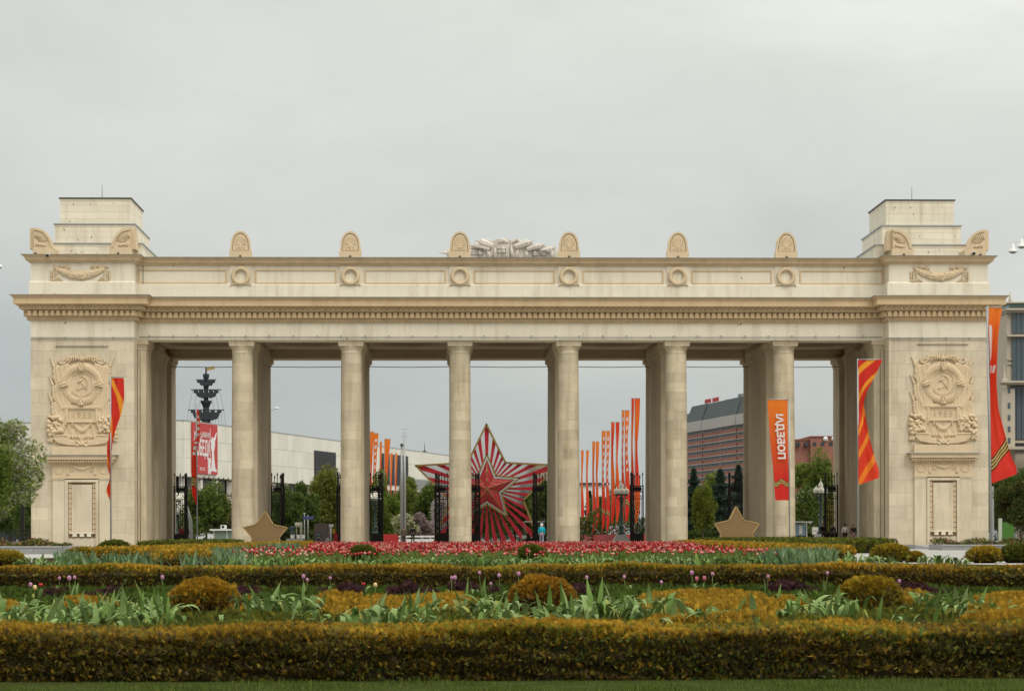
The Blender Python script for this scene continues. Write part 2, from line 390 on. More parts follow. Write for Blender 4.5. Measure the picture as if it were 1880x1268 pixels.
# --- pylons
def pylon(x0, x1, side):
    mb = MB()
    mb.box(x0+.03, x1-.03, YP+.03, REAR-.03, 0, Z_SOF+.0)
    p = mb.put('pylon', M['joint'], G)
    mb = MB(); mb.box(x0, x1, YP, REAR, Z_SOF+.05, ZI+.25); mb.put('pylon_band', M['cream'], G)
    rows = 16; rh = (Z_SOF+.02)/rows; cache = {}
    for r in range(rows):
        cuts = [x0]; x = x0+(.0 if r % 2 else .62); 
        if r % 2 == 0: cuts.append(x)
        nn = 6; w = (x1-x0)/nn
        cuts = [x0]+[x0+w*(i+(.5 if r % 2 else 0)) for i in range(1 if not r % 2 else 0, nn)]+[x1]
        cuts = sorted(set(round(c, 4) for c in cuts))
        for i in range(len(cuts)-1):
            ww = round(cuts[i+1]-cuts[i], 3)
            if ww < .1: continue
            if ww not in cache:
                m_ = MB(); m_.box(.005, ww-.005, 0, .05, .005, rh-.005); cache[ww] = m_.mesh('stone_slab', M['slab'])
            inst('stone_slab', cache[ww], p, (cuts[i], YP+rnd.uniform(-.004, .004), r*rh))
    # side face towards the colonnade and outside: courses as long slabs
    xs_in = x1 if side < 0 else x0; xs_out = x0 if side < 0 else x1
    for r in range(rows):
        for xs, sg in ((xs_in, 1 if side < 0 else -1), (xs_out, -1 if side < 0 else 1)):
            m_ = MB(); a_, b_ = (xs-.02*0-.0, xs) if sg > 0 else (xs, xs)
            xx0, xx1 = (xs-.029, xs) if sg > 0 else (xs, xs+.029)
            yend = YC-.01 if xs == xs_in else REAR
            m_.box(xx0, xx1, YP+.055, yend, r*rh+.005, (r+1)*rh-.005); m_.put('side_course', M['slab'], p)
    return p
pL = pylon(XL0, XL1, -1); pR = pylon(XR0, XR1, 1)
# --- inner flanks of the two pylons: front pilaster, stepped inner piers, rear pilaster, doorway
def pilaster(xa, xb, y0, y1, name='pilaster'):
    mb = MB(); x0, x1 = min(xa, xb), max(xa, xb); mb.box(x0, x1, y0, y1, 0, Z_SOF-.75)
    for q, (z, o_) in enumerate(((Z_SOF-.75, .05), (Z_SOF-.55, .10), (Z_SOF-.36, .20))):
        mb.box(x0-o_, x1+o_, y0-o_, y1+o_, z, z+.195 if q < 2 else Z_SOF-.002)
    return mb.put(name, M['stone'], G)
for s, xo, xf in ((-1, XL1, xi0), (1, XR0, xi1)):
    # xo = flank plane of pylon, xf = face of front pilaster
    pilaster(xo+.01*s*-1, xf, YC+.22, YC+3.4)
    for y0, y1, d in ((181.0, 182.2, .25), (183.2, 187.5, .45), (188.6, 190.0, .30)):
        pilaster(xo, xo-s*d, y0, y1, 'inner_pier')
    pilaster(xo, xo-s*.55, 191.2, 194.3, 'rear_pilaster')
    mb = MB(); xx = xo-s*.01
    mb.box(min(xx, xx-s*.10), max(xx, xx-s*.10), 178.3, 180.4, 0.1, 3.9); d_ = mb.put('flank_door', mat('brown_door', (.06, .035, .02), .6) if s < 0 else bpy.data.materials['brown_door'], G)
    mb = MB()
    for zz in (1.0, 2.0, 3.0): mb.box(min(xx-s*.1, xx-s*.13), max(xx-s*.1, xx-s*.13), 178.6, 180.1, zz, zz+.06)
    mb.put('door_rail', M['iron'], d_)
    for zz in (4.6, 8.4, 12.0):
        mb = MB(); mb.box(min(xx, xx-s*.22), max(xx, xx-s*.22), 178.0, 180.7, zz, zz+.18); mb.box(min(xx, xx-s*.12), max(xx, xx-s*.12), 178.4, 180.3, zz+.2, zz+3.0)
        mb.put('flank_window_frame', M['stone_in'], G)
# --- reliefs (real height fields)
def relief(name, hf, x0, x1, z0, z1, yface, nx, nz, m, parent, sc=1.0):
    X, Z = np.meshgrid(np.linspace(x0, x1, nx), np.linspace(z0, z1, nz)); h = hf(X, Z)
    idx = -np.ones(h.shape, int); keep = h > .004
    fk = keep[:-1, :-1] | keep[1:, :-1] | keep[:-1, 1:] | keep[1:, 1:]
    use = np.zeros(h.shape, bool); use[:-1, :-1] |= fk; use[1:, :-1] |= fk; use[:-1, 1:] |= fk; use[1:, 1:] |= fk
    idx[use] = np.arange(use.sum()); hh = np.where(h > .004, h, -.01)
    V = np.stack([X[use], np.full(use.sum(), yface)-hh[use], Z[use]], 1)
    a, b, c, d = idx[:-1, :-1][fk], idx[:-1, 1:][fk], idx[1:, 1:][fk], idx[1:, :-1][fk]
    me = np_mesh(name, V, np.stack([a, b, c, d], 1), m, smooth=True); return me
def np_mesh(name, V, Fc, m, smooth=False, tint=None):
    me = bpy.data.meshes.new(name); V = np.ascontiguousarray(V, dtype=np.float32); Fc = np.ascontiguousarray(Fc, dtype=np.int32)
    k = Fc.shape[1]; me.vertices.add(len(V)); me.vertices.foreach_set('co', V.ravel())
    me.loops.add(Fc.size); me.loops.foreach_set('vertex_index', Fc.ravel())
    me.polygons.add(len(Fc)); me.polygons.foreach_set('loop_start', np.arange(0, Fc.size, k, dtype=np.int32))
    try: me.polygons.foreach_set('loop_total', np.full(len(Fc), k, dtype=np.int32))
    except Exception: pass
    if m is not None:
        for q in (m if isinstance(m, (list, tuple)) else [m]): me.materials.append(q)
    if tint is not None:
        at_ = me.color_attributes.new('tint', 'FLOAT_COLOR', 'POINT')
        t4 = np.ones((len(V), 4), dtype=np.float32); t4[:, :3] = tint; at_.data.foreach_set('color', t4.ravel())
    me.update(calc_edges=True)
    if smooth: me.polygons.foreach_set('use_smooth', np.ones(len(Fc), bool))
    me.validate(); return me
def seg(X, Z, x0, z0, x1, z1):
    dx, dz = x1-x0, z1-z0; t = np.clip(((X-x0)*dx+(Z-z0)*dz)/(dx*dx+dz*dz+1e-9), 0, 1)
    return np.hypot(X-x0-t*dx, Z-z0-t*dz), t
def stroke(h, X, Z, pts, r0, r1=None, hh=1.0, base=0.0):
    r1 = r0 if r1 is None else r1; n = len(pts)-1
    for i in range(n):
        d, t = seg(X, Z, *pts[i], *pts[i+1]); r = r0+(r1-r0)*(i+t)/n
        v = np.where(d < r, base+hh*np.sqrt(np.clip(r*r-d*d, 0, None)), 0); np.maximum(h, v, out=h)
def bump(h, X, Z, x, z, r, hh=1.0, base=0.0):
    d2 = (X-x)**2+(Z-z)**2; np.maximum(h, np.where(d2 < r*r, base+hh*np.sqrt(np.clip(r*r-d2, 0, None)), 0), out=h)
def swag(h, X, Z, x0, z0, x1, z1, sag, r0, r1, rg, base=0.0, n=26):
    """hanging garland of leaves and fruit; r0 at the ends, r1 in the middle"""
    pts = []
    for i in range(n+1):
        t = i/n; pts.append((x0+(x1-x0)*t, z0+(z1-z0)*t-sag*4*t*(1-t)))
    for i in range(n):
        t = (i+.5)/n; r = r0+(r1-r0)*(4*t*(1-t))
        stroke(h, X, Z, [pts[i], pts[i+1]], r, hh=.55, base=base)
        for q in range(5):
            a = rg.uniform(0, 6.28); d = r*rg.uniform(.1, .85)
            bump(h, X, Z, pts[i][0]+d*cos(a), pts[i][1]+d*sin(a), r*rg.uniform(.2, .34), 1.2, base+.45*r*(1-d/r*.6))
# emblem units: crop pixels of a 6.04x enlargement; u metres each
U = 1/(6.04*23.15)
def emblem_hf(X, Z):
    x = X/U; z = Z/U; h = np.zeros(x.shape); rg = random.Random(3)          # x centred, z up from the foot (0..1010)
    ax = np.abs(x)
    # backing plate
    w = 300+18*np.sin(z/38)+12*np.sin(z/17+1)
    np.maximum(h, np.where((ax < w) & (z > 40) & (z < 905+25*np.cos(x/60)), 9+2.5*np.sin(x/13+z/40), 0), out=h)
    # banners, three a side, folds and spear tips
    for s in (-1, 1):
        for (tx, tz, bx, bz) in ((350, 975, 150, 420), (362, 775, 190, 430), (370, 590, 215, 300)):
            stroke(h, x, z, [(s*tx, tz), (s*(tx-22), tz-40), (s*(tx-45), tz-95)], 3, 17, .9, 4)
            for k in range(7):
                f = k/6; x1_, z1_ = (tx-50-150*f), tz-120+40*f
                stroke(h, x, z, [(s*x1_, z1_), (s*(x1_-8-20*f), z1_-110), (s*(bx+40-60*f), bz-40*f)], 15, 20, .8, 6+4*(k % 2))
            bump(h, x, z, s*(tx-48), tz-165, 16, 1, 6); bump(h, x, z, s*(tx-46), tz-190, 12, 1, 6)
            stroke(h, x, z, [(s*(tx-52), tz-120), (s*(tx-58), tz-170)], 12, 14, .9, 4)
    # ribbons and star at the top
    for s in (-1, 1):
        stroke(h, x, z, [(s*20, 965), (s*90, 985), (s*160, 975), (s*185, 950)], 16, 12, .8, 8)
        for k in range(6): stroke(h, x, z, [(s*(45+24*k), 995-3*k), (s*(40+24*k), 955-3*k)], 9, 9, .9, 14)
        stroke(h, x, z, [(s*150, 950), (s*190, 915), (s*225, 905), (s*255, 935), (s*240, 955)], 12, 8, .9, 8)
        stroke(h, x, z, [(s*120, 940), (s*165, 905), (s*210, 890)], 9, 7, .9, 8)
    th = np.arctan2(x, z-965); rr = np.hypot(x, z-965); ph = (np.mod(th+pi/5, 2*pi/5)-pi/5)
    R_ = 44*.5/np.cos(ph)*1.0; star = 44*(.42+.58*(1-np.abs(ph)/(pi/5))**1.4)
    np.maximum(h, np.where(rr < star, 18+12*(1-rr/44), 0), out=h)
    # wreath
    cx, cz = 0, 680; r = np.hypot(x-cx, (z-cz)*1.03); a = np.arctan2(x-cx, z-cz)
    rm, rw = 193, 42; q = (r-rm)/rw
    leaf = np.abs(np.sin(a*30+np.sign(x)*q*2.2))*.34+np.abs(np.sin(a*60+q*6))*.12+.12
    hv = np.where(np.abs(q) < 1, 13+22*np.sqrt(np.clip(1-q*q, 0, 1))*(.55+.7*leaf), 0)
    ba = np.abs(np.mod(a+pi/4, pi/2)-pi/4)
    hv = np.where((np.abs(q) < 1.05) & (ba < .13) , 50+4*np.sin((a*40)+q*3), hv)
    np.maximum(h, hv, out=h)
    np.maximum(h, np.where(r < 160, 13, 0), out=h)
    np.maximum(h, np.where(np.abs(r-140) < 6, 19, 0), out=h); np.maximum(h, np.where(np.abs(r-124) < 3, 17, 0), out=h)
    # leaf spray under the wreath
    for k in range(-5, 6): stroke(h, x, z, [(k*26, 445), (k*34, 425)], 14, 4, 1, 10)
    # fruit and grapes on both sides of the plaque
    for s in (-1, 1):
        for k in range(64):
            fx, fz = rg.uniform(195, 375), rg.uniform(125, 330)
            if fz > 330-(375-fx)*.2+20 or (fx < 260 and fz < 160): continue
            bump(h, x, z, s*fx, fz, rg.uniform(13, 27), 1.0, rg.uniform(8, 20))
        for k in range(30):
            t = k/30; bump(h, x, z, s*(205+rg.uniform(-40, 40)*(1-t)), 255-100*t, 11, 1.1, 20)
        for k in range(26): bump(h, x, z, s*rg.uniform(325, 372), rg.uniform(55, 300), rg.uniform(12, 22), 1, 6)
        for k in range(5): stroke(h, x, z, [(s*250, 300), (s*(150+k*40), 320+18*k)], 12, 3, 1, 14)
        # cornucopia ribs
        for k in range(8):
            f = k/7; stroke(h, x, z, [(s*(310-150*f), 118), (s*(300-150*f), 85-10*f), (s*(255-150*f), 45+10*f), (s*(150-120*f), 22+16*f), (s*10, 12+10*f)], 13, 12, .9, 12)
        stroke(h, x, z, [(s*315, 122), (s*165, 122)], 10, 10, .8, 20)
        for k in range(4): stroke(h, x, z, [(s*(28+34*k), 100), (s*(45+34*k), 118), (s*(34+34*k), 80)], 11, 6, 1, 12)
        for k in range(3): bump(h, x, z, s*102, 268-22*k, 15-2*k, 1.2, 12)
    stroke(h, x, z, [(-60, 60), (0, 15), (60, 60)], 12, 12, 1, 22); stroke(h, x, z, [(-50, 5), (0, 45), (50, 5)], 12, 12, 1, 22)
    swag(h, x, z, -82, 245, 82, 245, 72, 13, 24, rg, 8, 14)
    # plaque field
    pl = (ax < 172) & (z > 262) & (z < 428); h = np.where(pl, 24, h)
    pl2 = (ax < 150) & (z > 280) & (z < 405); h = np.where(pl2, 14, h)
    h = np.where((ax < 200) & (z > 415) & (z < 440), 30, h); h = np.where((ax > 150) & (ax < 176) & (z > 262) & (z < 420), 27, h)
    return h*U*1.5
emb_mesh = relief('relief_panel', emblem_hf, -400*U, 400*U, -5*U, 1020*U, 0, 330, 420, M['relief'], None)
def star_outline(R, r, n=5, rot=pi/2):
    return [((R if i % 2 == 0 else r)*cos(rot+i*pi/n), (R if i % 2 == 0 else r)*sin(rot+i*pi/n)) for i in range(2*n)]
def text_obj(name, body, size, m, parent, loc, rot=(pi/2, 0, 0), extrude=.01, align='CENTER', spacing=1.0, sx=1.0, sy=1.0, bold=0.0):
    cu = bpy.data.curves.new(name, 'FONT'); cu.body = body; cu.size = size; cu.extrude = extrude; cu.align_x = align; cu.align_y = 'CENTER'
    cu.space_character = spacing; cu.offset = bold
    t = bpy.data.objects.new(name, cu); COL.objects.link(t); dg = bpy.context.evaluated_depsgraph_get()
    me = bpy.data.meshes.new_from_object(t.evaluated_get(dg)); bpy.data.objects.remove(t); me.materials.clear(); me.materials.append(m); me.name = name
    mt = Matrix.Diagonal((sx, sy, 1, 1)); me.transform(Matrix.Rotation(rot[2], 4, 'Z') @ Matrix.Rotation(rot[1], 4, 'Y') @ Matrix.Rotation(rot[0], 4, 'X') @ mt)
    return inst(name, me, parent, loc)
def garland_hf(W_, D_):
    def hf(X, Z):
        rg = random.Random(9); h = np.zeros(X.shape)
        swag(h, X, Z, -.74*W_, .60*D_, .74*W_, .60*D_, .60*D_, .17*D_, .42*D_, rg, .02, 30)
        for s in (-1, 1):
            for k in range(34):
                t = k/34; bump(h, X, Z, s*(W_*(.86+.10*sin(k*2.1))), D_*(.85-1.7*t)*.55+rg.uniform(-.05, .05), .075*D_*rg.uniform(.8, 1.3), 1, .02)
            for k in range(26): bump(h, X, Z, s*W_*rg.uniform(.35, .9), D_*rg.uniform(.62, .95), .08*D_*rg.uniform(.7, 1.4), 1, .02)
            for k in range(7): stroke(h, X, Z, [(s*W_*(.72+.03*k), -.2*D_-.07*k*D_), (s*W_*(.55+.05*k), -.55*D_-.04*k*D_)], .05*D_, .02*D_, 1, .02)
        return h
    return hf
garl = relief('garland', garland_hf(2.42, .82), -2.5, 2.5, -.86, .86, 0, 260, 100, M['relief'], None)
garl_s = relief('small_garland', garland_hf(.95, .40), -1.0, 1.0, -.42, .42, 0, 120, 50, M['relief'], None)
def dress_pylon(px_c, p, pyo):
    """emblem, aedicule and niche on one pylon front; px_c centre, pyo pixel shift of heights"""
    xc = gx(px_c, YP)
    def z(py): return gz(py+pyo, YP, px_c)
    def bx(name, a, b, y0, y1, z0, z1, m, parent=G):
        mb = MB(); mb.box(xc+a, xc+b, YP-y1, YP-y0, z0, z1); return mb.put(name, m, parent)
    s = 1/23.2
    zf = z(817.5)
    em = inst('emblem', emb_mesh, G, (xc, YP-.03, zf))
    # medallion tools
    mb = MB(); zc_ = zf+680*U*1.0
    def pt(a, b): return (xc+a*U, YP-.20, zc_+b*U)
    arc = [pt(5+58*cos(t), 22+62*sin(t)) for t in np.linspace(radians(115), radians(-95), 14)]
    mb.tube(arc, [.012, .03, .042, .048, .05, .052, .052, .05, .05, .048, .045, .04, .035, .03], 6); mb.tube([arc[-1], pt(-52, -62)], .05, 6)
    mb.tube([pt(-12, 42), pt(55, -62)], .048, 6); mb.tube([pt(-38, 18), pt(8, 62)], .085, 6)
    mb.put('hammer_and_sickle', M['relief'], em)
    text_obj('numerals', '1955', .66, M['ochre2'], em, (xc, YP-.03-14*U*1.5, zf+342*U), (pi/2, 0, 0), .05, spacing=1.28, sy=.98)
    bx('emblem_base', -54*s, 54*s, 0, .30, z(833), z(817.5), M['relief'])
    sh = bx('shelf_flashing', -67*s, 67*s, 0, .95, z(834.2), z(833), M['zinc'])
    bx('shelf_cornice', -62*s, 62*s, 0, .80, z(842), z(834.2), M['relief'])
    bx('shelf_moulding', -59*s, 59*s, 0, .62, z(848), z(842), M['ochre2'])
    mb = MB()
    for k in range(25): mb.ball((xc+(-57+114*k/24)*s, YP-.66, z(845)), .085, 6, 4, (1, 1, 1.2))
    tag(mb.put('shelf_beads', M['relief'], G), None, None, None, 'stuff')
    bx('aedicule_frieze', -53*s, 53*s, 0, .28, z(871.5), z(848), M['relief'])
    g = inst('small_garland', garl_s, G, (xc, YP-.27, z(858.5)))
    for sx in (-1, 1):
        mb = MB(); r = 8.3*s
        for (ra, rb) in ((r, r*.85),):
            n = 28; vs = []; fs = []
            for i in range(n):
                a = 2*pi*i/n; vs += [(xc+sx*41*s+ra*cos(a), YP-.275, z(860)+ra*sin(a)), (xc+sx*41*s+ra*cos(a)*.97, YP-.34, z(860)+ra*.97*sin(a)), (xc+sx*41*s+rb*cos(a), YP-.34, z(860)+rb*sin(a)), (xc+sx*41*s+rb*cos(a)*.97, YP-.282, z(860)+rb*.97*sin(a))]
            for i in range(n):
                j = (i+1) % n
                for q in range(3): fs.append((i*4+q, j*4+q, j*4+q+1, i*4+q+1))
            mb.add(vs, fs)
        mb.put('roundel', M['relief'], G)
        mb = MB(); mb.box(xc+sx*25*s-.08, xc+sx*25*s+.08, YP-.34, YP-.275, z(870), z(856)); mb.ball((xc+sx*25*s, YP-.34, z(868)), .09, 8, 5); mb.put('triglyph', M['relief'], G)
        bx('aedicule_pilaster', min(sx*31, sx*53)*s, max(sx*31, sx*53)*s, .0, .22, 0.0, z(879), M['slab'])
        bx('pilaster_cap', min(sx*30.5, sx*54)*s, max(sx*30.5, sx*54)*s, .0, .27, z(879), z(876.5), M['slab'])
        bx('niche_jamb', min(sx*25, sx*30.4)*s, max(sx*25, sx*30.4)*s, .0, .30, 0.0, z(878.5), M['slab'])
    bx('aedicule_architrave', -54*s, 54*s, 0, .30, z(876.5), z(871.5), M['relief'])
    bx('niche_lintel', -30.4*s, 30.4*s, 0, .302, z(883), z(878.5), M['slab'])
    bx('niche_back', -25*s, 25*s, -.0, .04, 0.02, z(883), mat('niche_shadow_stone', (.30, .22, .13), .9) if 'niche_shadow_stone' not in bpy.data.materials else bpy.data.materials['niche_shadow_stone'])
    bx('niche_panel', -18.5*s, 18.5*s, .04, .24, z(975), z(887.5), M['slab'])
    bx('niche_sill', -22*s, 22*s, .04, .28, z(977.3), z(975), M['cream'])
    for k in (-1, 0, 1): bx('sill_block', (k*13-3.8)*s, (k*13+3.8)*s, .04, .30, z(983), z(977.6), M['cream'])
    for sx in (-1, 1):
        for k in range(10):
            zt = 885+k*9.4
            bx('niche_block', min(sx*19.3, sx*24.3)*s, max(sx*19.3, sx*24.3)*s, .04, .14, z(zt+8.3), z(zt), M['relief'])
    bx('niche_step', -25*s, 25*s, .04, .16, 0.0, z(985.5), M['slab'])
    # lighting rail above the emblem
    bx('light_rail', -48*s, 48*s, .05, .09, z(634.6), z(633.6), M['iron'])
dress_pylon(151.3, pL, 0); dress_pylon(1730.8, pR, 0)
for xc, Yg in ((gx(148.5, YP), 0), (gx(1726, YP), 0)): inst('garland', garl, G, (xc, YP-.02, gz(506.5, YP)))
# --- attic panels, wreaths
def frame(x0, x1, z0, z1, y, w, d, m, name='panel_frame'):
    mb = MB(); mb.box(x0, x1, y-d, y, z1-w, z1); mb.box(x0, x1, y-d, y, z0, z0+w); mb.box(x0, x0+w, y-d, y, z0+w, z1-w); mb.box(x1-w, x1, y-d, y, z0+w, z1-w)
    return mb.put(name, m, G)
ze0, ze1 = zc(521.5), zc(495.3)
for k in range(7):
    a = CX[k-1]+1.12 if k else XL1+.10; b = CX[k]-1.12 if k < 6 else XR0-.12
    frame(a, b, ze0, ze1, YC+.019, .11, .07, M['ochre']); 
mb = MB()
def wreath_mesh():
    mb = MB(); n, q = 36, 10; R, r = .60, .165; vs = []; fs = []
    for i in range(n):
        a = 2*pi*i/n
        for j in range(q):
            b = 2*pi*j/q; rr = r*(1+.16*sin(a*18+b*2)); vs.append(((R+rr*cos(b))*cos(a), -.12-rr*sin(b), (R+rr*cos(b))*sin(a)))
    for i in range(n):
        for j in range(q): fs.append((i*q+j, ((i+1) % n)*q+j, ((i+1) % n)*q+(j+1) % q, i*q+(j+1) % q))
    mb.add(vs, fs, True)
    for s in (-1, 1):
        mb.tube([(s*.1, -.1, -.72), (s*.4, -.12, -.62), (s*.62, -.1, -.66), (s*.8, -.08, -.74)], [.05, .09, .07, .03], 6)
        mb.ball((s*.68, -.1, -.6), .09, 8, 5); mb.ball((s*.78, -.1, -.72), .07, 8, 5)
    mb.ball((0, -.14, .62), .1, 8, 5)
    return mb.mesh('wreath', M['relief'])
wm_ = wreath_mesh()
for x in CX:
    box_part('wreath_block', x-.86, x+.86, YC-.06, YC+.02, zc(523), Z_ATC-.02, M['cream'])
    inst('wreath', wm_, G, (x, YC-.06, zc(507.5)))
# --- antefixes
AH = 2.02
def ante_hf(X, Z):
    h = np.zeros(X.shape); 
    w = .60*np.sqrt(np.clip(1-np.clip((Z-.75)/1.05, 0, 1)**2, 0, 1))+.04*np.clip(.75-Z, 0, 1)
    inside = (Z > .48) & (Z < 1.80) & (np.abs(X) < w)
    h = np.where(inside, .02, h)
    for k in range(-5, 6):
        a = k*.26; pts = [(0.03*k, .95), (.24*sin(a*1.2), .95+.30*cos(a)), (.42*sin(a*1.35), .95+.66*cos(a*1.05))]
        stroke(h, X, Z, pts, .022, .05, 1.0, .02)
    for s in (-1, 1):
        stroke(h, X, Z, [(0, .68), (s*.2, .78), (s*.36, .70), (s*.32, .58), (s*.22, .62)], .045, .03, 1, .02)
        stroke(h, X, Z, [(0, .90), (s*.18, .96), (s*.36, .90), (s*.46, .98)], .04, .03, 1, .02)
    bump(h, X, Z, 0, .82, .09, 1, .02); bump(h, X, Z, 0, .62, .06, 1, .02)
    h = np.where(np.abs(X) < w+.02, h, 0)
    return h
ante_rel = relief('palmette', ante_hf, -.66, .66, .46, 1.84, 0, 90, 100, M['relief'], None)
def ante_outline(w0=.78, inset=0.0, z0=.42):
    pts = []
    for i in range(25):
        t = -pi/2+pi*i/24; w = w0-inset; pts.append((w*sin(t)*(1 if abs(sin(t)) < 1 else 1), .95+(1.07-inset)*cos(t)))
    L_ = [(-w0-.07+inset, z0+inset*0)]+pts+[(w0+.07-inset, z0+inset*0)]
    return L_
def antefix(x, y, z, rz=0, half=0):
    a = inst('antefix', ante_body, G, (x, y, z), rz)
    r = inst('palmette', ante_rel, None, (0, 0, 0)); r.parent = a; r.location = (0, -.30, 0); WO[r] = Vector((0, 0, 0)); return a
mb = MB(); ol = ante_outline(); il = ante_outline(.66, 0.0, .50); il = [(x*.82, .50+(z-.5)*.90) for x, z in ante_outline()]
n = len(ol)
mb.prism(ol[::-1], -.24, .30)
# raised rim
vs = [(x, -.36, z) for x, z in ol]+[(x, -.36, z) for x, z in il]+[(x, -.24, z) for x, z in ol]+[(x, -.245, z) for x, z in il]
fs = []
for i in range(n-1): fs += [(i, i+1, n+i+1, n+i), (i, 2*n+i, 2*n+i+1, i+1), (n+i, n+i+1, 3*n+i+1, 3*n+i)]
mb.add(vs, fs); mb.box(-.88, .88, -.42, .40, -.05, .44)
ante_body = mb.mesh('antefix', M['relief'])
ZT = Z_ATT+.10
for x in CX: antefix(x, YC-.05, ZT)
for x, s in ((XL0+.35, 1), (XL1-.25, -1), (XR0+.30, 1), (XR1-.35, -1)):
    # corner pieces: two half leaves meeting on the corner, one to the front and one to the side
    def corner():
        mb = MB()
        def half(swap):
            prof = [(0, .42), (1.50, .42), (1.42, .9), (1.25, 1.3), (1.0, 1.62), (.7, 1.85), (.35, 1.98), (-.05, 2.04)]
            ins = [(.0, .52), (1.30, .52), (1.22, .9), (1.08, 1.22), (.86, 1.5), (.6, 1.7), (.3, 1.8), (.0, 1.84)]
            for P_, ya, yb in ((prof, .05, .45),):
                q = [(px_*s, pz) for px_, pz in P_]
                if swap:
                    n_ = len(q); vs = [((ya-.45)*s*1, px_, pz) for px_, pz in [(a, b) for a, b in P_]]+[((yb-.45)*s, px_, pz) for px_, pz in P_]
                    mb.add(vs, [tuple(range(n_)), tuple(range(n_, 2*n_))[::-1]]+[(i, i+n_, (i+1) % n_+n_, (i+1) % n_) for i in range(n_)])
                else: mb.prism(q, -.40, 0)
            # rim on the front leaf
            if not swap:
                o_ = [(a*s, b) for a, b in prof[1:]]; i_ = [(a*s, b) for a, b in ins[1:]]; n_ = len(o_)
                vs = [(a, -.50, b) for a, b in o_]+[(a, -.50, b) for a, b in i_]+[(a, -.40, b) for a, b in o_]+[(a, -.402, b) for a, b in i_]
                fs = []
                for i in range(n_-1): fs += [(i, i+1, n_+i+1, n_+i), (i, 2*n_+i, 2*n_+i+1, i+1), (n_+i, n_+i+1, 3*n_+i+1, 3*n_+i)]
                mb.add(vs, fs)
                for k in range(8):
                    a = .12+k*.19; mb.tube([(s*.30*sin(a)+.02, -.43, .95+.28*cos(a)), (s*.75*sin(a), -.44, .95+.5*cos(a)), (s*1.05*sin(a), -.43, .95+.78*cos(a))], [.02, .05, .035], 5)
                for k in range(3): mb.ball((s*(.25+.22*k), -.42, .78-.06*k), .11, 7, 5)
                mb.tube([(s*.1, -.42, .62), (s*.5, -.45, .72), (s*.95, -.42, .60)], [.04, .07, .03], 5)
        half(False); half(True)
        mb.box(min(-.10*s, 1.58*s), max(-.10*s, 1.58*s), -.48, 1.6, -.05, .44)
        return mb.mesh('corner_antefix', M['relief'])
    inst('corner_antefix', corner(), G, (x, YP+.05, ZT))
# --- stepped towers
def tower(pxs, side):
    (a1, b1), (a2, b2), (a3, b3) = pxs
    Ys = (175.6, 174.6, 173.9); Yb = (182.6, 183.0, 183.6); Zs = (gz(364.6, 175.6), gz(411.8, 174.6), gz(447.2, 173.9)); bot = (Zs[1], Zs[2], Z_ATT+.1)
    for k, (a, b) in enumerate(((a1, b1), (a2, b2), (a3, b3))):
        x0, x1 = gx(a, Ys[k]), gx(b, Ys[k]); y0, y1 = Ys[k], Yb[k]; zt = Zs[k]-.10; nrow = (4, 3, 2)[k]
        mb = MB(); mb.box(x0+.03, x1-.03, y0+.03, y1-.03, bot[k]-.1, zt-.002); t = mb.put('tower_tier', M['cream'], G)
        hh = (zt-bot[k])/nrow
        for r in range(nrow):
            mid = x0+(x1-x0)*.52
            for (xa, xb) in ((x0, mid-.006), (mid+.006, x1)):
                m_ = MB(); m_.box(xa, xb, y0, y1, bot[k]+r*hh+.004, bot[k]+(r+1)*hh-.006); m_.put('cladding_course', M['cream2'], t)
        m_ = MB(); m_.box(x0-.10, x1+.10, y0-.10, y1+.10, zt+.0, zt+.10); m_.put('tier_edge_flashing', M['zincd'] if k == 0 else M['zinc'], t)
        m_ = MB(); m_.box(x0-.03, x1+.03, y0-.03, y1+.03, zt-.16, zt-.03); m_.put('tier_moulding', M['cream'], t)
        m_ = MB()
        for q in range(5):
            xx, zz = rnd.uniform(x0+.3, x1-.3), rnd.uniform(bot[k]+.2, zt-.3); w = rnd.uniform(.02, .05); h_ = rnd.uniform(.05, .12)
            m_.prism([(xx-w, zz), (xx, zz-h_), (xx+w, zz), (xx+w*.3, zz+h_), (xx-w*.4, zz+h_*.8)], y0-.004, y0+.01)
        tag(m_.put('broken_plaster', M['iron'] if False else mat('broken_plaster_%d%d' % (k, side), (.16, .12, .08), .9), t), None, None, None, 'stuff')
    px_rod = 189 if side < 0 else 1675.5
    xr, zr = gx(px_rod, 179), Zs[0]
    mb = MB(); mb.tube([(xr, 179, zr-.2), (xr, 179, zr+1.55)], [.03, .015], 6); mb.put('lightning_rod', M['iron'], G)
tower(((112, 241), (102, 248.5), (96, 262)), -1)
tower(((1628, 1753), (1621, 1765), (1609.5, 1776)), 1)
# --- cables and rails on the entablature
for (a, b, y, z) in ((XL0, XL1, YP, zc(622, 940, YP)), (XL1+.2, XR0-.2, YC, Z_SOF+.22), (XR0, XR1, YP, zc(622, 940, YP))):
    mb = MB(); mb.tube([(a, y-.10, z), (b, y-.10, z)], .035, 6)
    x = a+.8
    while x < b: mb.box(x-.05, x+.05, y-.16, y, z, z+.14); x += 1.9
    mb.put('light_cable', M['zinc'], G)
for k, x in enumerate(CX+[XR0-.2]):
    x0 = (CX[k-1] if k else XL1)+.9; x1 = x-.9
    mb = MB(); zz = gz(673, 189); mb.tube([(x0-.2, 189, zz), ((x0+x1)/2, 189, zz-.05), (x1+.2, 189, zz)], .03, 5); mb.put('span_wire', M['zincd'], G)
for x, yy, dpx in ((XL1-.35, YC-1.2, 0),): pass
for px_ in (257.5, 1617.5):
    x = gx(px_, YC); mb = MB(); mb.tube([(x, YC+.18, .2), (x, YC+.18, Z_SOF-.9)], .018, 6); mb.put('down_cable', M['zincd'], G)
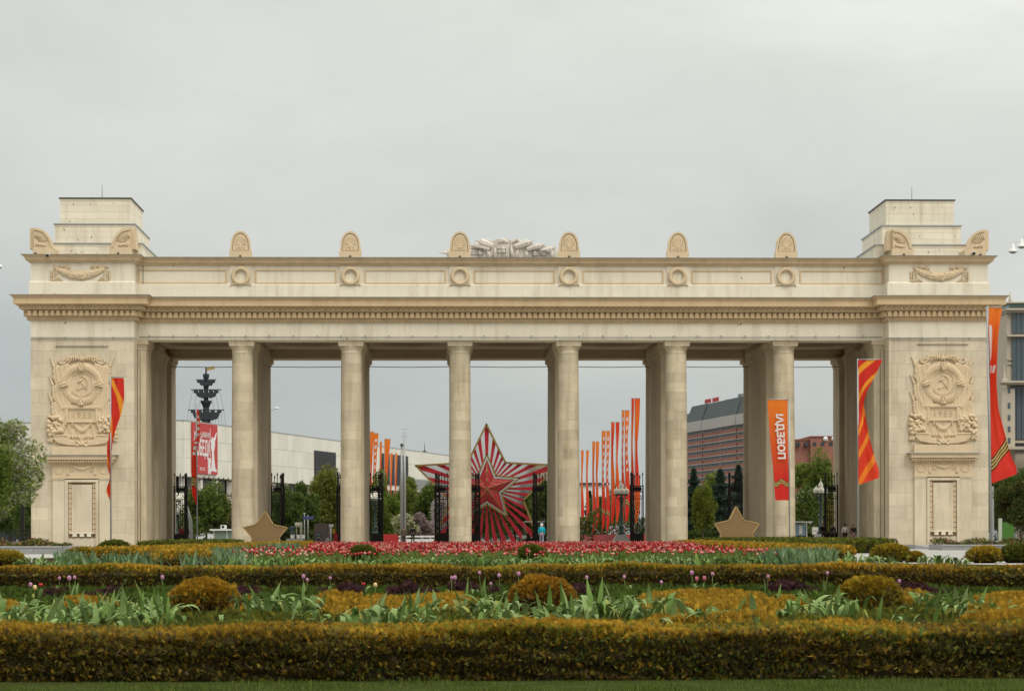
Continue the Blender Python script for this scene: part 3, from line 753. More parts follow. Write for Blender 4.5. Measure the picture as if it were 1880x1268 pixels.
for px_ in (264, 1628):   # drain cable over the attic
    x = gx(px_, YC); mb = MB(); mb.tube([(x, YC-.06, Z_TOP+.2), (x, YC-.06, Z_ATT-.4)], .02, 5); mb.put('down_cable', M['zincd'], G)
# --- rooftop sculpture seen from behind
RS = thing('rooftop_sculpture', 'pale weathered plaster trophy of banners on the middle of the gate roof', 'sculpture', (gx(925, 191), 191, Z_ATT))
M['plaster'] = mat('weathered_plaster', (.60, .54, .47), .9, .14, 1.2, .6, bscale=8, stain=.8)
Ys_ = 191
def rp(px, py): x, z = at(px, py, Ys_); return (x, z)
outl = [(862, 474), (862, 450), (868, 447), (878, 449), (884, 441), (898, 444), (906, 442), (912, 440), (918, 438.5), (930, 438), (938, 441), (946, 443), (958, 446), (974, 444), (986, 452), (998, 450), (1012, 455), (1022, 452), (1026, 474)]
mb = MB(); mb.prism([rp(*p) for p in outl][::-1], Ys_, Ys_+1.6); mb.put('trophy_body', M['plaster'], RS)
for (p0, p1, r) in (((906, 452), (872, 440.5), .34), ((900, 457), (863, 449.5), .26), ((946, 453), (983, 441.5), .34), ((968, 458), (1004, 448), .28), ((992, 463), (1022, 454), .28), ((862, 470), (806, 463), .42)):
    mb = MB(); a, b = rp(*p0), rp(*p1); L = lambda t: (a[0]*(1-t)+b[0]*t, a[1]*(1-t)+b[1]*t)
    pts = [L(0), L(.35), L(.66), L(.70), L(.72), L(1.0)]
    mb.tube([(x_, Ys_-.15, z_) for x_, z_ in pts], [r*.7, r*.9, r, r*.8, r*.35, .02], 7, sm=False)
    mb.put('banner_tip', M['plaster'], RS)

mb = MB()
for k in range(11):
    x = 866+k*14.5; a = rp(x, 455+3*sin(k)); b = rp(x+rnd.uniform(-7, 7), 473)
    mb.tube([(a[0], Ys_-.02, a[1]), (b[0], Ys_-.08, b[1])], [.12, .28], 7)
for px_, r in ((897, .3), (950, .32), (925, .4)):
    a = rp(px_, 442.5); mb.tube([(a[0]-.4, Ys_, a[1]-.2), (a[0], Ys_, a[1]+.1), (a[0]+.45, Ys_, a[1]-.15)], [.1, r*.6, .1], 7)
mb.put('plaster_folds', M['plaster'], RS)
mb = MB()
for (x0, y0, x1, y1) in ((859, 457, 888, 470), (913, 458, 930, 466.5), (978, 461, 1004, 472)):
    a, b = rp(x0, y0), rp(x1, y1)
    for (xa, xb, za, zb) in ((a[0], b[0], a[1]-.06, a[1]), (a[0], b[0], b[1], b[1]+.06), (a[0], a[0]+.06, b[1], a[1]), (b[0]-.06, b[0], b[1], a[1])): mb.box(xa, xb, Ys_-.45, Ys_-.40, za, zb)
mb.put('access_hatch_frames', M['zincd'], RS)
mb = MB(); a = rp(937, 444); mb.tube([(a[0], Ys_-1, Z_ATT), (a[0], Ys_-1, a[1])], .03, 6); mb.put('rod', M['iron'], RS)
# --- security cameras
for px_, s in ((90, 1), (1787, -1)):
    x, z = at(px_, 469, YP-.4); c = thing('security_camera', 'white security camera with black lens on the %s corner of the attic' % ('left' if s > 0 else 'right'), 'camera', (x, YP-.45, z-.35), 'security cameras on the gate')
    mb = MB(); mb.box(x-.13, x+.13, YP-.75, YP-.3, z, z+.18); mb.put('body', M['white'], c)
    mb = MB(); mb.tube([(x, YP-.86, z+.02), (x, YP-.74, z+.04)], .12, 10); mb.put('lens', M['iron'], c)
    mb = MB(); mb.tube([(x, YP-.4, z), (x+s*.35, YP-.3, z-.28), (x+s*.4, YP-.1, z-.35)], .03, 6); mb.put('bracket', M['white'], c)
for x in list(CX)+[gx(92, YP)-1, gx(220, YP), gx(1658, YP), gx(1798, YP)]:
    yy = YC if XL1 < x < XR0 else YP
    mb = MB(); mb.box(x-.08, x+.08, yy-.62, yy-.42, Z_ATT+.02, Z_ATT+.14); mb.ball((x, yy-.62, Z_ATT+.1), .09, 7, 5); mb.put('floodlight', M['zincd'], G)
# ================================================================== FOLIAGE TOOLS
M['leaf'] = mat('foliage', (0, 0, 0), .75, 0, 1, attr='tint', trans=.25, spec=.08)
def rotmats(n, rg, up=None, spread=None):
    """random rotation matrices (n,3,3); columns = local x,y,z axes"""
    a = rg.normal(size=(n, 3)); a /= np.linalg.norm(a, axis=1)[:, None]
    if up is not None:
        a = up + a*spread; a /= np.linalg.norm(a, axis=1)[:, None]
    b = rg.normal(size=(n, 3)); b -= (b*a).sum(1)[:, None]*a; b /= np.linalg.norm(b, axis=1)[:, None]
    c = np.cross(a, b); return np.stack([b, c, a], 2)      # z axis = a
def scatter(name, P, T, Fc, S, Rm, C, m, origin=(0, 0, 0)):
    n, k = len(P), len(T)
    V = np.einsum('nij,kj->nki', Rm, T)*S[:, None, None]+P[:, None, :]-np.array(origin)[None, None, :]
    FF = (Fc[None]+(np.arange(n)*k)[:, None, None]).reshape(-1, Fc.shape[1])
    return np_mesh(name, V.reshape(-1, 3), FF, m, tint=np.repeat(C, k, axis=0))
LEAF_T = np.array([(-.5, 0, 0), (.5, 0, 0), (.35, 0, .9), (-.35, 0, .9)]) ; LEAF_F = np.array([(0, 1, 2, 3)])
CL_T = np.array([(-.15, 0, 0), (.15, 0, 0), (0, 0, 1.), (-.1, .05, .2), (.1, .1, .1), (.62, .15, .78), (-.1, -.05, .1), (.1, -.1, .2), (-.6, -.12, .75), (-.1, .1, 0), (.1, .1, 0), (.25, .55, .6)])
CL_F = np.array([(0, 1, 2), (3, 4, 5), (6, 7, 8), (9, 10, 11)])
def colors(n, rg, cols, jit=.18):
    cols = np.array(cols); c = cols[rg.integers(0, len(cols), n)]
    return np.clip(c*(1+rg.normal(size=(n, 1))*jit), .002, 1)
def crown_pts(n, rg, c, r, nb=26, shell=.75, squash=1.0):
    """points in lumpy clumps filling an ellipsoid crown"""
    b = rg.normal(size=(nb, 3)); b /= np.linalg.norm(b, axis=1)[:, None]; b *= (rg.random((nb, 1))**.4)*shell
    br = rg.uniform(.22, .42, nb)
    i = rg.integers(0, nb, n); d = rg.normal(size=(n, 3)); d /= np.linalg.norm(d, axis=1)[:, None]
    p = b[i]+d*(br[i]*rg.random(n)**.35)[:, None]
    out = d*.7+b[i]*.6; out /= np.linalg.norm(out, axis=1)[:, None]
    return np.array(c)+p*np.array(r), out
seed_ = [100]
def tree(name, label, x, y, h, rx, ry=None, trunk_h=None, cols=((.05, .08, .015), (.07, .11, .02), (.035, .06, .012)), n=5000, leaf=.22, cat='tree', group=None, nb=26, crown='crown', conical=False, blossom=None, tr=None, z0=0.0, droop=.6):
    rg = np.random.default_rng(seed_[0]); seed_[0] += 1
    ry = ry or rx; trunk_h = h*.25 if trunk_h is None else trunk_h
    t = thing(name, label, cat, (x, y, z0), group)
    tr = tr or max(.07, h*.022)
    mb = MB(); lean = rg.uniform(-.2, .2)
    mb.tube([(x, y, z0), (x+lean*.3, y, z0+trunk_h*.6), (x+lean, y+.1, z0+h*.7)], [tr, tr*.8, tr*.25], 8)
    for k in range(7):
        a = rg.uniform(0, 6.28); zz = z0+trunk_h+(h-trunk_h)*rg.uniform(.0, .5); L = rx*rg.uniform(.5, .85)
        mb.tube([(x+lean*.4, y, zz-.2), (x+cos(a)*L*.5, y+sin(a)*L*.5, zz+L*.35), (x+cos(a)*L, y+sin(a)*L, zz+L*.75)], [tr*.45, tr*.3, tr*.1], 5)
    mb.put('trunk', M['bark'], t)
    cz = (trunk_h*.9+h)/2; rz = (h-trunk_h*.9)/2; n = int(n*1.35)
    if conical:
        hh = rg.random(n)**1.25; zz = trunk_h*.6+(h-trunk_h*.6)*hh; R = rx*(1-hh)**.8*(.72+.28*np.sin(zz*5+rg.uniform(0, 6)))*(.9+.25*np.sin(zz*9)); a = rg.uniform(0, 2*pi, n)
        rr = R*rg.random(n)**.3*(1+.18*np.sin(a*5+zz*2))
        P = np.stack([x+rr*np.cos(a), y+rr*np.sin(a), z0+zz], 1); O = np.stack([np.cos(a), np.sin(a), np.full(n, .25)], 1)
    else: P, O = crown_pts(n, rg, (x, y, z0+cz), (rx*1.12, ry*1.12, rz), nb, .80)
    P[:, 2] = np.maximum(P[:, 2], z0+.15)
    C = colors(n, rg, cols, .22)*1.7
    if blossom:
        bc, fr = blossom; k = rg.random(n) < fr; C[k] = colors(k.sum(), rg, bc, .12)
    me = scatter(crown, P, CL_T, CL_F, leaf*rg.uniform(.7, 1.3, n), rotmats(n, rg, O, .9), C, M['leaf'], (x, y, z0))
    inst(crown, me, t, (x, y, z0)); return t
def tpx(name, label, pxc, py_top, Y, wpx, **k):
    x, z = at(pxc, py_top, Y); s = F/Y
    return tree(name, label, x, Y, z, wpx/2/s, **k)
GD = ((.055, .08, .02), (.075, .105, .025), (.04, .06, .015)); GM = ((.09, .12, .022), (.12, .15, .03), (.065, .09, .018)); GO = ((.14, .145, .03), (.11, .12, .026), (.08, .09, .02)); GB = ((.03, .05, .035), (.045, .068, .045), (.022, .038, .026))
# ------------------------------------------------------------------ museum
def local_mesh(name, mb, mats, parent, Mx, origin):
    mb.v = [tuple(Mx @ Vector(v)) for v in mb.v]; return mb.put(name, mats, parent)
AZ = atan2(972/4000., 1)+ALF
cx_, _z = at(337, 770, 381); mo = Vector((cx_, 381, 0))
Mm = Matrix.Translation(mo) @ Matrix.Rotation(-(AZ)+pi/2, 4, 'Z')       # local +x runs along the long side, +y points left/back
MH = gz(770, 381, 337)
MU = thing('museum_building', 'long low white panelled museum with a red victory poster beyond the gate', 'building', tuple(mo))
M['panel'] = mat('museum_panel', (.72, .69, .60), .8, .06, .3, objvar=.05, stain=.4)
M['louver'] = mat('dark_louvre', (.045, .045, .05), .6, .1, 2)
M['grey'] = mat('grey_fin', (.22, .22, .22), .7, .1, 1)
zl = 11.2
mb = MB(); mb.box(.1, 250, .1, 70, zl, MH-.1); local_mesh('upper_volume', mb, M['panel'], MU, Mm, mo)
mb = MB(); mb.box(2.2, 250, 2.2, 66, 0, zl); local_mesh('recessed_storey', mb, M['louver'], MU, Mm, mo)
mb = MB(); mb.box(-.15, 250, -.15, 70, MH-.1, MH+.12); local_mesh('roof_edge', mb, M['zinc'], MU, Mm, mo)
mb = MB(); mb.box(-.3, 250, -.3, 70, 4.6, 7.0); local_mesh('balcony_slab', mb, M['panel'], MU, Mm, mo)
ph = (MH-zl)/3
for r in range(3):
    for k in range(72):      # long side
        L = 3.0; x0 = k*L
        if 63 <= x0 < 87 and False: continue
        mb = MB(); mb.box(x0+.02, x0+L-.02, -.12, .08, zl+r*ph+.02, zl+(r+1)*ph-.02); local_mesh('wall_panel', mb, M['panel'], MU, Mm, mo)
    for k in range(17):      # short side to the left
        mb = MB(); mb.box(-.12, .08, k*1.4+.08, k*1.4+1.38, zl+r*ph+.02, zl+(r+1)*ph-.02); local_mesh('wall_panel', mb, M['panel'], MU, Mm, mo)
mb = MB(); mb.box(-.115, .08, 24, 70, zl, MH-.1)
local_mesh('side_wall', mb, M['panel'], MU, Mm, mo)
def xl_at(px):          # distance along the long side seen at photo column px
    best = None
    lo, hi = 0, 400
    for _ in range(50):
        mid = (lo+hi)/2; p = Mm @ Vector((mid, -.12, 0)); c, s_ = cos(ALF), sin(ALF)
        zc_ = p.x*s_+p.y*c; xc_ = p.x*c-p.y*s_; q = PX0+F*xc_/zc_
        if q < px: lo = mid
        else: hi = mid
    return (lo+hi)/2
for a, b in ((577, 615), (700, 748)):
    xa, xb = xl_at(a), xl_at(b); w_ = bpy.data.objects
    mb = MB(); mb.box(xa, xb, -.35, -.125, zl+1.2, MH-2.6 if a < 600 else MH-1.5); lv = local_mesh('louvre_screen', mb, M['louver'], MU, Mm, mo)
    for k in range(22):
        z0 = zl+1.4+k*(MH-zl-4.2)/22; mb = MB(); mb.box(xa, xb, -.42, -.352, z0, z0+.16); local_mesh('louvre', mb, M['louver'], lv, Mm, mo)
for k in range(26):         # lower storey columns and fins
    x0 = k*7.6+1.0
    mb = MB(); mb.box(x0, x0+.9, .2, 1.2, 0, zl); local_mesh('storey_column', mb, M['panel'], MU, Mm, mo)
    mb = MB()
    for q in range(12): mb.box(x0+1.1+q*.52, x0+1.3+q*.52, 1.3, 1.6, 9.0, zl-.05)
    mb.box(x0+1, x0+7.4, 1.62, 1.75, 9.0, zl-.05)
    fb = local_mesh('fin_screen', mb, M['grey'], MU, Mm, mo)
    mb = MB(); mb.box(x0+1.4, x0+3.8, 1.7, 1.9, 7.2, 8.8); mb.box(x0+4.2, x0+6.8, 1.7, 1.9, 7.2, 8.8); local_mesh('window', mb, M['glass'], MU, Mm, mo)
mb = MB(); mb.box(xl_at(753), xl_at(793), -.3, -.13, zl+.6, zl+3.0)
sb = local_mesh('high_window_band', mb, M['grey'], MU, Mm, mo)
mb = MB()
for q in range(20):
    x0 = xl_at(753)+q*(xl_at(793)-xl_at(753))/20; mb.box(x0, x0+.5, -.4, -.302, zl+.6, zl+3.0)
local_mesh('high_window_fins', mb, M['zinc'], sb, Mm, mo)
mb = MB()
for k in range(7): xx = xl_at(366+k*9); mb.tube([(xx, -.1, zl-.5), (xx, -.9, zl-.3), (xx, -1.1, zl+.2)], .10, 5)
local_mesh('poster_floodlights', mb, M['iron'], MU, Mm, mo)
mb = MB(); xa = xl_at(327)-9; 
for (q, hgt) in ((-6, 3.3), (-2.5, 3.0)): mb.tube([(2, 3-q, MH), (2, 3-q, MH+hgt)], .12, 5); mb.box(1.8, 2.2, 2.6-q, 3.4-q, MH+.9, MH+hgt-.4)
local_mesh('roof_antennas', mb, M['steel'], MU, Mm, mo)
mb = MB(); xq = xl_at(788); mb.tube([(xq, 1, MH), (xq, 1, MH+2.6)], [.12, .03], 5); mb.box(xq-.5, xq+.5, .7, 1.4, MH, MH+.5); local_mesh('roof_mast', mb, M['iron'], MU, Mm, mo)
# poster on the wall: red sheet, white lettering and a plain figure with raised arm
def post_pt(px, py):
    L = xl_at(px); p = Mm @ Vector((L, -.12, 0)); z = gz(py, p.y, px); return L, z
PT = thing('victory_poster', 'large red wall poster with a white striding figure and lettering on the white museum', 'poster', tuple(Mm @ Vector((xl_at(374), -.3, 0))))
la, lb = xl_at(351), xl_at(397); zt_, zb_ = post_pt(351, 773)[1], post_pt(351, 866.5)[1]
mb = MB(); mb.box(la, lb, -.42, -.2, zb_, zt_); 
M['poster'] = mat('poster_red', (.50, .05, .05), .6, .05, .5); M['print'] = mat('white_print', (.75, .72, .70), .6, .02, 1)
local_mesh('poster_sheet', mb, M['poster'], PT, Mm, mo)
W_, H_ = lb-la, zt_-zb_
fig = [(.70, .07), (.95, .05), (.955, .10), (.90, .12), (.86, .30), (.845, .46), (.87, .52), (.89, .60), (.885, .66), (.92, .73), (.945, .80), (.97, .84), (.95, .85), (.90, .80), (.865, .75), (.83, .72), (.80, .745), (.765, .745), (.75, .70), (.725, .68), (.705, .70), (.70, .92), (.69, .92), (.69, .68), (.70, .64), (.73, .62), (.72, .55), (.74, .48), (.76, .46), (.765, .30), (.755, .13), (.70, .12)]
mb = MB(); mb.prism([(la+W_*a, zb_+H_*b) for a, b in fig], -.46, -.43); local_mesh('figure_print', mb, M['print'], PT, Mm, mo)
def ptext(body, fx, fz, size, sx=1, sy=1, bold=0, align='LEFT'):
    t = text_obj('lettering', body, size, M['print'], None, (0, 0, 0), (pi/2, 0, 0), .01, align, 1, sx, sy, bold)
    me = t.data; me.transform(Mm.to_3x3().to_4x4()); w = Mm @ Vector((la+W_*fx, -.44, zb_+H_*fz)); t.parent = PT; t.location = w-WO[PT]
ptext('ПОБЕДА', .04, .49, W_*.165, .95, 1.9, .04*W_/10)
ptext('80', .60, .15, W_*.17, .8, 1.9, .1)
ptext('ВЫСТАВКА   СКУЛЬПТУРА', .05, .79, W_*.05, 1, 1.3)
ptext('ГРАФИКА   ДОКУМЕНТЫ', .05, .745, W_*.05, 1, 1.3)
ptext('ЖИВОПИСЬ', .05, .70, W_*.05, 1, 1.3)
ptext('23.04—', .05, .15, W_*.06, 1, 1.2)
ptext('09.11.25', .28, .09, W_*.06, 1, 1.2)
# ------------------------------------------------------------------ ship monument mast
YM = 905.; s = YM/F
MM = thing('ship_monument_mast', 'tall dark bronze ship mast monument with three tiers of furled sails', 'monument', (gx(379, YM), YM, 0))
M['bronze'] = mat('dark_bronze', (.028, .034, .038), .6, .2, .1)
xm = gx(379, YM); zz_ = lambda py: gz(py, YM, 379)
mb = MB(); mb.tube([(xm, YM, 0), (xm, YM, zz_(790)), (xm, YM, zz_(740)), (xm, YM, zz_(672))], [2.6, 2.2, 1.1, .3], 10); mb.put('mast', M['bronze'], MM)
for (py, hw, n_, top, bot, w2) in ((695.5, 18.5, 3, 697, 707, 12.5), (713.8, 28, 4, 716, 729, 18.5), (751, 33, 4, 752, 770, 24)):
    mb = MB(); z = zz_(py); mb.tube([(xm-hw*s, YM, z), (xm+hw*s, YM, z)], .22, 6); mb.put('yard', M['bronze'], MM)
    up, lo = [], []
    N = 40
    for i in range(N+1):
        t = -1+2*i/N; x = xm+t*w2*s
        up.append((x, zz_(top)+(-abs(sin((t+1)/2*n_*pi))*4.2*s)+.4*s))
        lo.append((x, zz_(bot)+(abs(t)**5)*(bot-top)*.60*s-1.8*s*abs(sin((t+1)/2*(n_+1)*pi))+1.5*s))
    mb = MB(); mb.prism((lo+up[::-1]), YM-2.0, YM+2.0)
    for i in range(n_+1): xx = xm+(-1+2*i/n_)*w2*s; mb.tube([(xx, YM, z), (xx, YM, zz_(top+4))], 1.0, 6)
    mb.put('furled_sail', M['bronze'], MM)
for py, r in ((689, 2.6), (738, 4.6), (708, 2.2)): mb = MB(); mb.lathe([(r*.25, -2.2), (r*.9*.35+.4, -.5), (r*.5, 0), (r*.5, .9)], xm, YM, 12, z0=zz_(py)); mb.put('crow_nest', M['bronze'], MM)
mb = MB(); z = zz_(672.5)
mb.prism([(xm+.3, z), (xm+3.5, z+.4), (xm+3.5, z-.5*2), (xm+.3, z-1.4)], YM-.1, YM+.1); mb.prism([(xm+.3, z-.2), (xm+1.8, z), (xm+1.8, z-1), (xm+.3, z-.9)], YM-.16, YM+.16)
mb.put('gilded_pennant', M['gold'], MM)
mb = MB()
for sx in (-1, 1):
    for k in range(5): mb.tube([(xm+sx*(10+k*5.5)*s, YM, zz_(751)), (xm+sx*(12+k*6.5)*s, YM, zz_(800))], .05, 4)
    for k in range(3): mb.tube([(xm+sx*(8+k*8)*s, YM, zz_(714)), (xm+sx*(14+k*9)*s, YM, zz_(751))], .05, 4)
mb.put('rigging', M['bronze'], MM)
# ------------------------------------------------------------------ hotel
def obl(px_near, Ynear, az):
    """frame at a near corner, local x running away along azimuth az (from +Y, clockwise)"""
    o = Vector((gx(px_near, Ynear), Ynear, 0)); return o, Matrix.Translation(o) @ Matrix.Rotation(pi/2-az, 4, 'Z')
ho, Mh = obl(1392, 852, radians(-10.2))
HO = thing('hotel_building', 'large brick hotel with white ledges, window rows and dark mansard roof, far behind', 'building', tuple(ho))
M['brick'] = mat('red_brick', (.30, .13, .095), .85, .12, .05); M['ledge'] = mat('pale_ledge', (.42, .40, .37), .8, .05, .05)
M['mansard'] = mat('mansard_slate', (.07, .085, .085), .7, .12, .08); M['win'] = mat('hotel_window', (.05, .055, .06), .3, .3, .15)
L_ = 118; zt = gz(787, 950, 1266)
mb = MB(); mb.box(0, L_, -12, 0, 0, zt); local_mesh('wall', mb, M['brick'], HO, Mh, ho)
fl = 2.85
for k in range(13):
    z = zt-3.6-k*fl
    for seg_ in range(5):
        x0 = seg_*L_/5; off = .5 if seg_ % 2 else 0
        mb = MB(); mb.box(x0, x0+L_/5-.1, .0, 1.1+off, z+fl*.42, z+fl*.52); local_mesh('ledge', mb, M['ledge'], HO, Mh, ho)
        mb = MB(); mb.box(x0, x0+L_/5-.1, .0, .9+off, z+fl*.52, z+fl*1.0); local_mesh('brick_band', mb, M['brick'], HO, Mh, ho)
        for w in range(6):
            mb = MB(); xx = x0+.5+w*(L_/5-1)/6; mb.box(xx, xx+3.1, 0, .5+off, z-.5, z+fl*.40); local_mesh('window', mb, M['win'], HO, Mh, ho)
        mb = MB(); mb.box(x0, x0+L_/5-.1, .0, .35+off, z-.5, z+fl*.42); local_mesh('pale_mullions', mb, M['ledge'], HO, Mh, ho)
for seg_ in range(5):
    x0 = seg_*L_/5; off = .5 if seg_ % 2 else 0
    mb = MB(); mb.box(x0, x0+L_/5-.1, -.1, 1.6+off, zt-2.2, zt+2.0); local_mesh('white_parapet', mb, M['ledge'], HO, Mh, ho)
    zr = zt+ (9.2 if seg_ < 4 else 6.5)
    mb = MB(); mb.add([(x0, 1.2+off, zt+2), (x0+L_/5, 1.2+off, zt+2), (x0+L_/5, -12, zt+2), (x0, -12, zt+2), (x0+1, -1.5+off, zr), (x0+L_/5-1, -1.5+off, zr), (x0+L_/5-1, -11, zr), (x0+1, -11, zr)], [(0, 3, 2, 1), (4, 5, 6, 7), (0, 1, 5, 4), (1, 2, 6, 5), (2, 3, 7, 6), (3, 0, 4, 7)])
    local_mesh('mansard_roof', mb, M['mansard'], HO, Mh, ho)
mb = MB(); M['redsign'] = mat('red_sign', (.42, .05, .05), .6, .1, 1)
for k in range(9): 
    if k == 4: continue
    mb.box(58+k*2.2, 59.5+k*2.2, -2.2, -1.8, zt+9.5, zt+11.2)
local_mesh('roof_sign', mb, M['redsign'], HO, Mh, ho)
mb = MB(); mb.box(20, 34, -12, -6, zt+9, zt+12); mb.box(40, 44, -8, -6, zt+9, zt+11.5); local_mesh('roof_plant', mb, M['grey'], HO, Mh, ho)
# ------------------------------------------------------------------ red brick block with dishes
YB = 430.; x0 = gx(1455, YB); x1 = gx(1560, YB)
RB = thing('brick_block', 'low red brick block with stepped roof and white dishes above the trees', 'building', ((x0+x1)/2, YB, 0))
xa, xb = gx(1487, YB), gx(1548, YB)
mb = MB(); mb.box(x0, x1, YB, YB+20, 0, gz(808, YB, 1480)); mb.put('wall', M['brick'], RB)
mb = MB(); mb.box(xa, xb, YB-1, YB+18, 0, gz(803, YB, 1500)); mb.put('wall', M['brick'], RB)
for k in range(7): 
    mb = MB(); x = x0+.7+k*1.6; mb.box(x, x+.7, YB-1.06, YB-.98 if x > xa else YB+.02, gz(820, YB, 1480), gz(813, YB, 1480)); mb.put('window', M['win'], RB)
mb = MB(); mb.box(x0-.1, x1+.1, YB-.2, YB+20, gz(809, YB, 1480), gz(808, YB, 1480)+.1); mb.box(xa-.1, xb+.1, YB-1.2, YB+18, gz(803.5, YB, 1480), gz(802.5, YB, 1480)+.1); mb.put('parapet', M['brick'], RB)
for px in (1514, 1529):
    mb = MB(); x, z = at(px, 807, YB); mb.lathe([(.02, -.25), (.3, -.18), (.48, 0)], 0, 0, 14, cap=False)
    mb.v = [(x+a, YB-1.3+c, z+b) for a, b, c in mb.v]; mb.put('dish', M['white'], RB)
# ------------------------------------------------------------------ glass office tower at the right edge
YT = 360.; s = YT/F
OT = thing('office_tower', 'beige stone office tower with tall dark glass bays at the right edge', 'building', (gx(1900, YT), YT, 0))
M['beige'] = mat('beige_stone', (.47, .41, .32), .8, .08, .3); M['tint'] = mat('blue_grey_glass', (.07, .095, .11), .15, .15, .25, spec=.6)
def ob(name, a, b, py0, py1, y0, y1, m, par=OT):
    mb = MB(); xa, z1_ = at(a, py0, YT); xb, z0_ = at(b, py1, YT); mb.box(min(xa, xb), max(xa, xb), YT+y0, YT+y1, min(z0_, z1_), max(z0_, z1_)); return mb.put(name, m, par)
ob('tower_body', 1852, 1990, 572, 990, 1.0, 30, M['beige'])
ob('glass_crown', 1862, 1990, 556, 568, 3, 26, mat('green_glass', (.12, .2, .18), .2, .1, .3))
ob('crown_cornice', 1858, 1990, 553.5, 556, 2, 27, M['beige'])
mb = MB(); x, z = at(1872.5, 554, YT); mb.tube([(x, YT+6, z-.5), (x, YT+6, z+.9), (x, YT+6, z+2.2)], [.4, .25, .03], 6); mb.put('finial', M['beige'], OT)
ob('roof_cornice', 1848, 1990, 568, 572, -.4, 31, M['beige'])
ob('roof_moulding', 1850, 1990, 572, 576, .2, 30.5, M['beige'])
for (a, b, c, d) in ((577, 614, 1861, 1990), (622, 700, 1861, 1990), (708, 808, 1861, 1990), (814, 830, 1861, 1990)):
    w = ob('glass_bay', c, d, a, b, .6, .99, M['tint'])
    for k in range(6): ob('mullion', c+7+k*9, c+7.6+k*9, a, b, .52, .598, M['louver'], w)
for py in (616, 703, 811): ob('floor_ledge', 1851, 1990, py, py+4, -.1, .9, M['beige'])
for py in (660, 668, 738, 760): ob('stone_band', 1853, 1860.5, py, py+2, .7, .995, M['beige'])
ob('low_wing', 1837, 1861, 716, 990, -1, -.12, M['beige'])
ob('wing_cornice', 1834, 1900, 702, 706, -2, -.13, M['beige']); ob('wing_moulding', 1836, 1900, 706, 709, -1.5, -.14, M['beige'])
for py in (712, 742, 764, 785, 806): ob('window', 1848, 1852.5, py, py+(12 if py < 720 else 10), -1.1, -1.001, M['tint'])
mb = MB(); x, z = at(1842, 702, YT); mb.lathe([(.45, 0), (.5, .3), (.15, .5), (.3, 1), (.12, 1.5), (.03, 2.9)], x, YT-1, 10, z0=z); mb.put('obelisk_finial', M['beige'], OT)
ob('terrace', 1835, 1990, 824, 829, -6, -1.1, M['beige'])
mb = MB(); x, z = at(1875, 826, YT); mb.lathe([(.5, 0), (.3, .3), (.75, .9), (.7, 1.3), (.3, 1.6), (.1, 2.1)], x, YT-5, 12, z0=z); mb.put('urn', M['beige'], OT)
# white building + far wing behind the right flags
YW = 520.
WB = thing('white_pavilion', 'small white pavilion with dark flat roof seen between the flags', 'building', (gx(1090, YW), YW, 0))
mb = MB(); a = gx(1066, YW); b = gx(1116, YW); mb.box(a, b, YW, YW+14, 0, gz(890, YW, 1090)); mb.put('wall', M['white'], WB)
mb = MB(); mb.box(a-.4, b+.4, YW-.6, YW+15, gz(890, YW, 1090), gz(886, YW, 1090)); mb.put('roof', M['louver'], WB)
# ------------------------------------------------------------------ trees beyond the gate
T = 'trees beyond the gate'
tpx('bushy_tree', 'dark bushy tree in the leftmost bay, behind the red flag pole', 378, 878, 236, 78, cols=GD+GM, n=7000, leaf=.30, group=T, trunk_h=.8)
tpx('brown_shrub', 'brownish twiggy shrub beside the first column under the museum balcony', 412, 903, 240, 52, cols=((.10, .085, .04), (.06, .07, .02), (.13, .11, .07)), n=3500, leaf=.25, cat='shrub', group=T, trunk_h=.6)
tpx('dark_tree', 'dark green tree just right of the first column', 522, 872, 228, 74, cols=GD, n=7000, leaf=.30, group=T, trunk_h=.6)
tpx('dark_tree', 'small dark tree behind the wooden star and grey signposts', 560, 886, 235, 58, cols=GD, n=5000, leaf=.30, group=T, trunk_h=.5)
tpx('olive_tree', 'broad olive green tree left of the second column', 600, 858, 242, 88, cols=GO, n=8000, leaf=.32, group=T, trunk_h=.5)
tpx('olive_tree', 'olive green tree between second column and grey twin poles', 700, 868, 246, 74, cols=GM, n=7000, leaf=.3, group=T, trunk_h=.5)
tpx('round_tree', 'rounded olive tree right of the grey twin poles', 753, 868, 250, 70, cols=GM+GO, n=8000, leaf=.3, group=T, trunk_h=.6)
tpx('bushy_tree', 'bushy green tree left of the big star', 795, 885, 244, 66, cols=GM+GD, n=6000, leaf=.3, group=T, trunk_h=.6)
tpx('dark_tree', 'dark tree behind the left half of the big star', 860, 880, 262, 95, cols=GD, n=6000, leaf=.34, group=T, trunk_h=.6)
tpx('dark_tree', 'dark tree behind the right half of the big star', 945, 864, 262, 100, cols=GD, n=8000, leaf=.34, group=T, trunk_h=.6)
tpx('dark_tree', 'dark tree between the big star and the fourth column', 1010, 868, 256, 72, cols=GD+GM, n=7000, leaf=.32, group=T, trunk_h=.6)
tpx('pointed_tree', 'dark pointed evergreen behind the left end of the flag row', 1083, 902, 385, 46, cols=GB, n=4000, leaf=.30, group=T, trunk_h=.6, conical=True)
tpx('dark_tree', 'low dark tree behind the middle of the flag row', 1108, 904, 378, 50, cols=GD, n=5000, leaf=.34, group=T, trunk_h=.6)
tpx('olive_tree', 'olive green tree behind the three globe lamp', 1138, 882, 372, 62, cols=GO, n=7000, leaf=.32, group=T, trunk_h=.6)
tpx('spruce_tree', 'tall dark spruce close to the fifth column', 1274, 862, 262, 72, cols=GB, n=6000, leaf=.3, group=T, trunk_h=.5, conical=True)
tpx('round_tree', 'mid green tree between two dark spruces', 1303, 862, 275, 52, cols=GM, n=5000, leaf=.32, group=T, trunk_h=1)
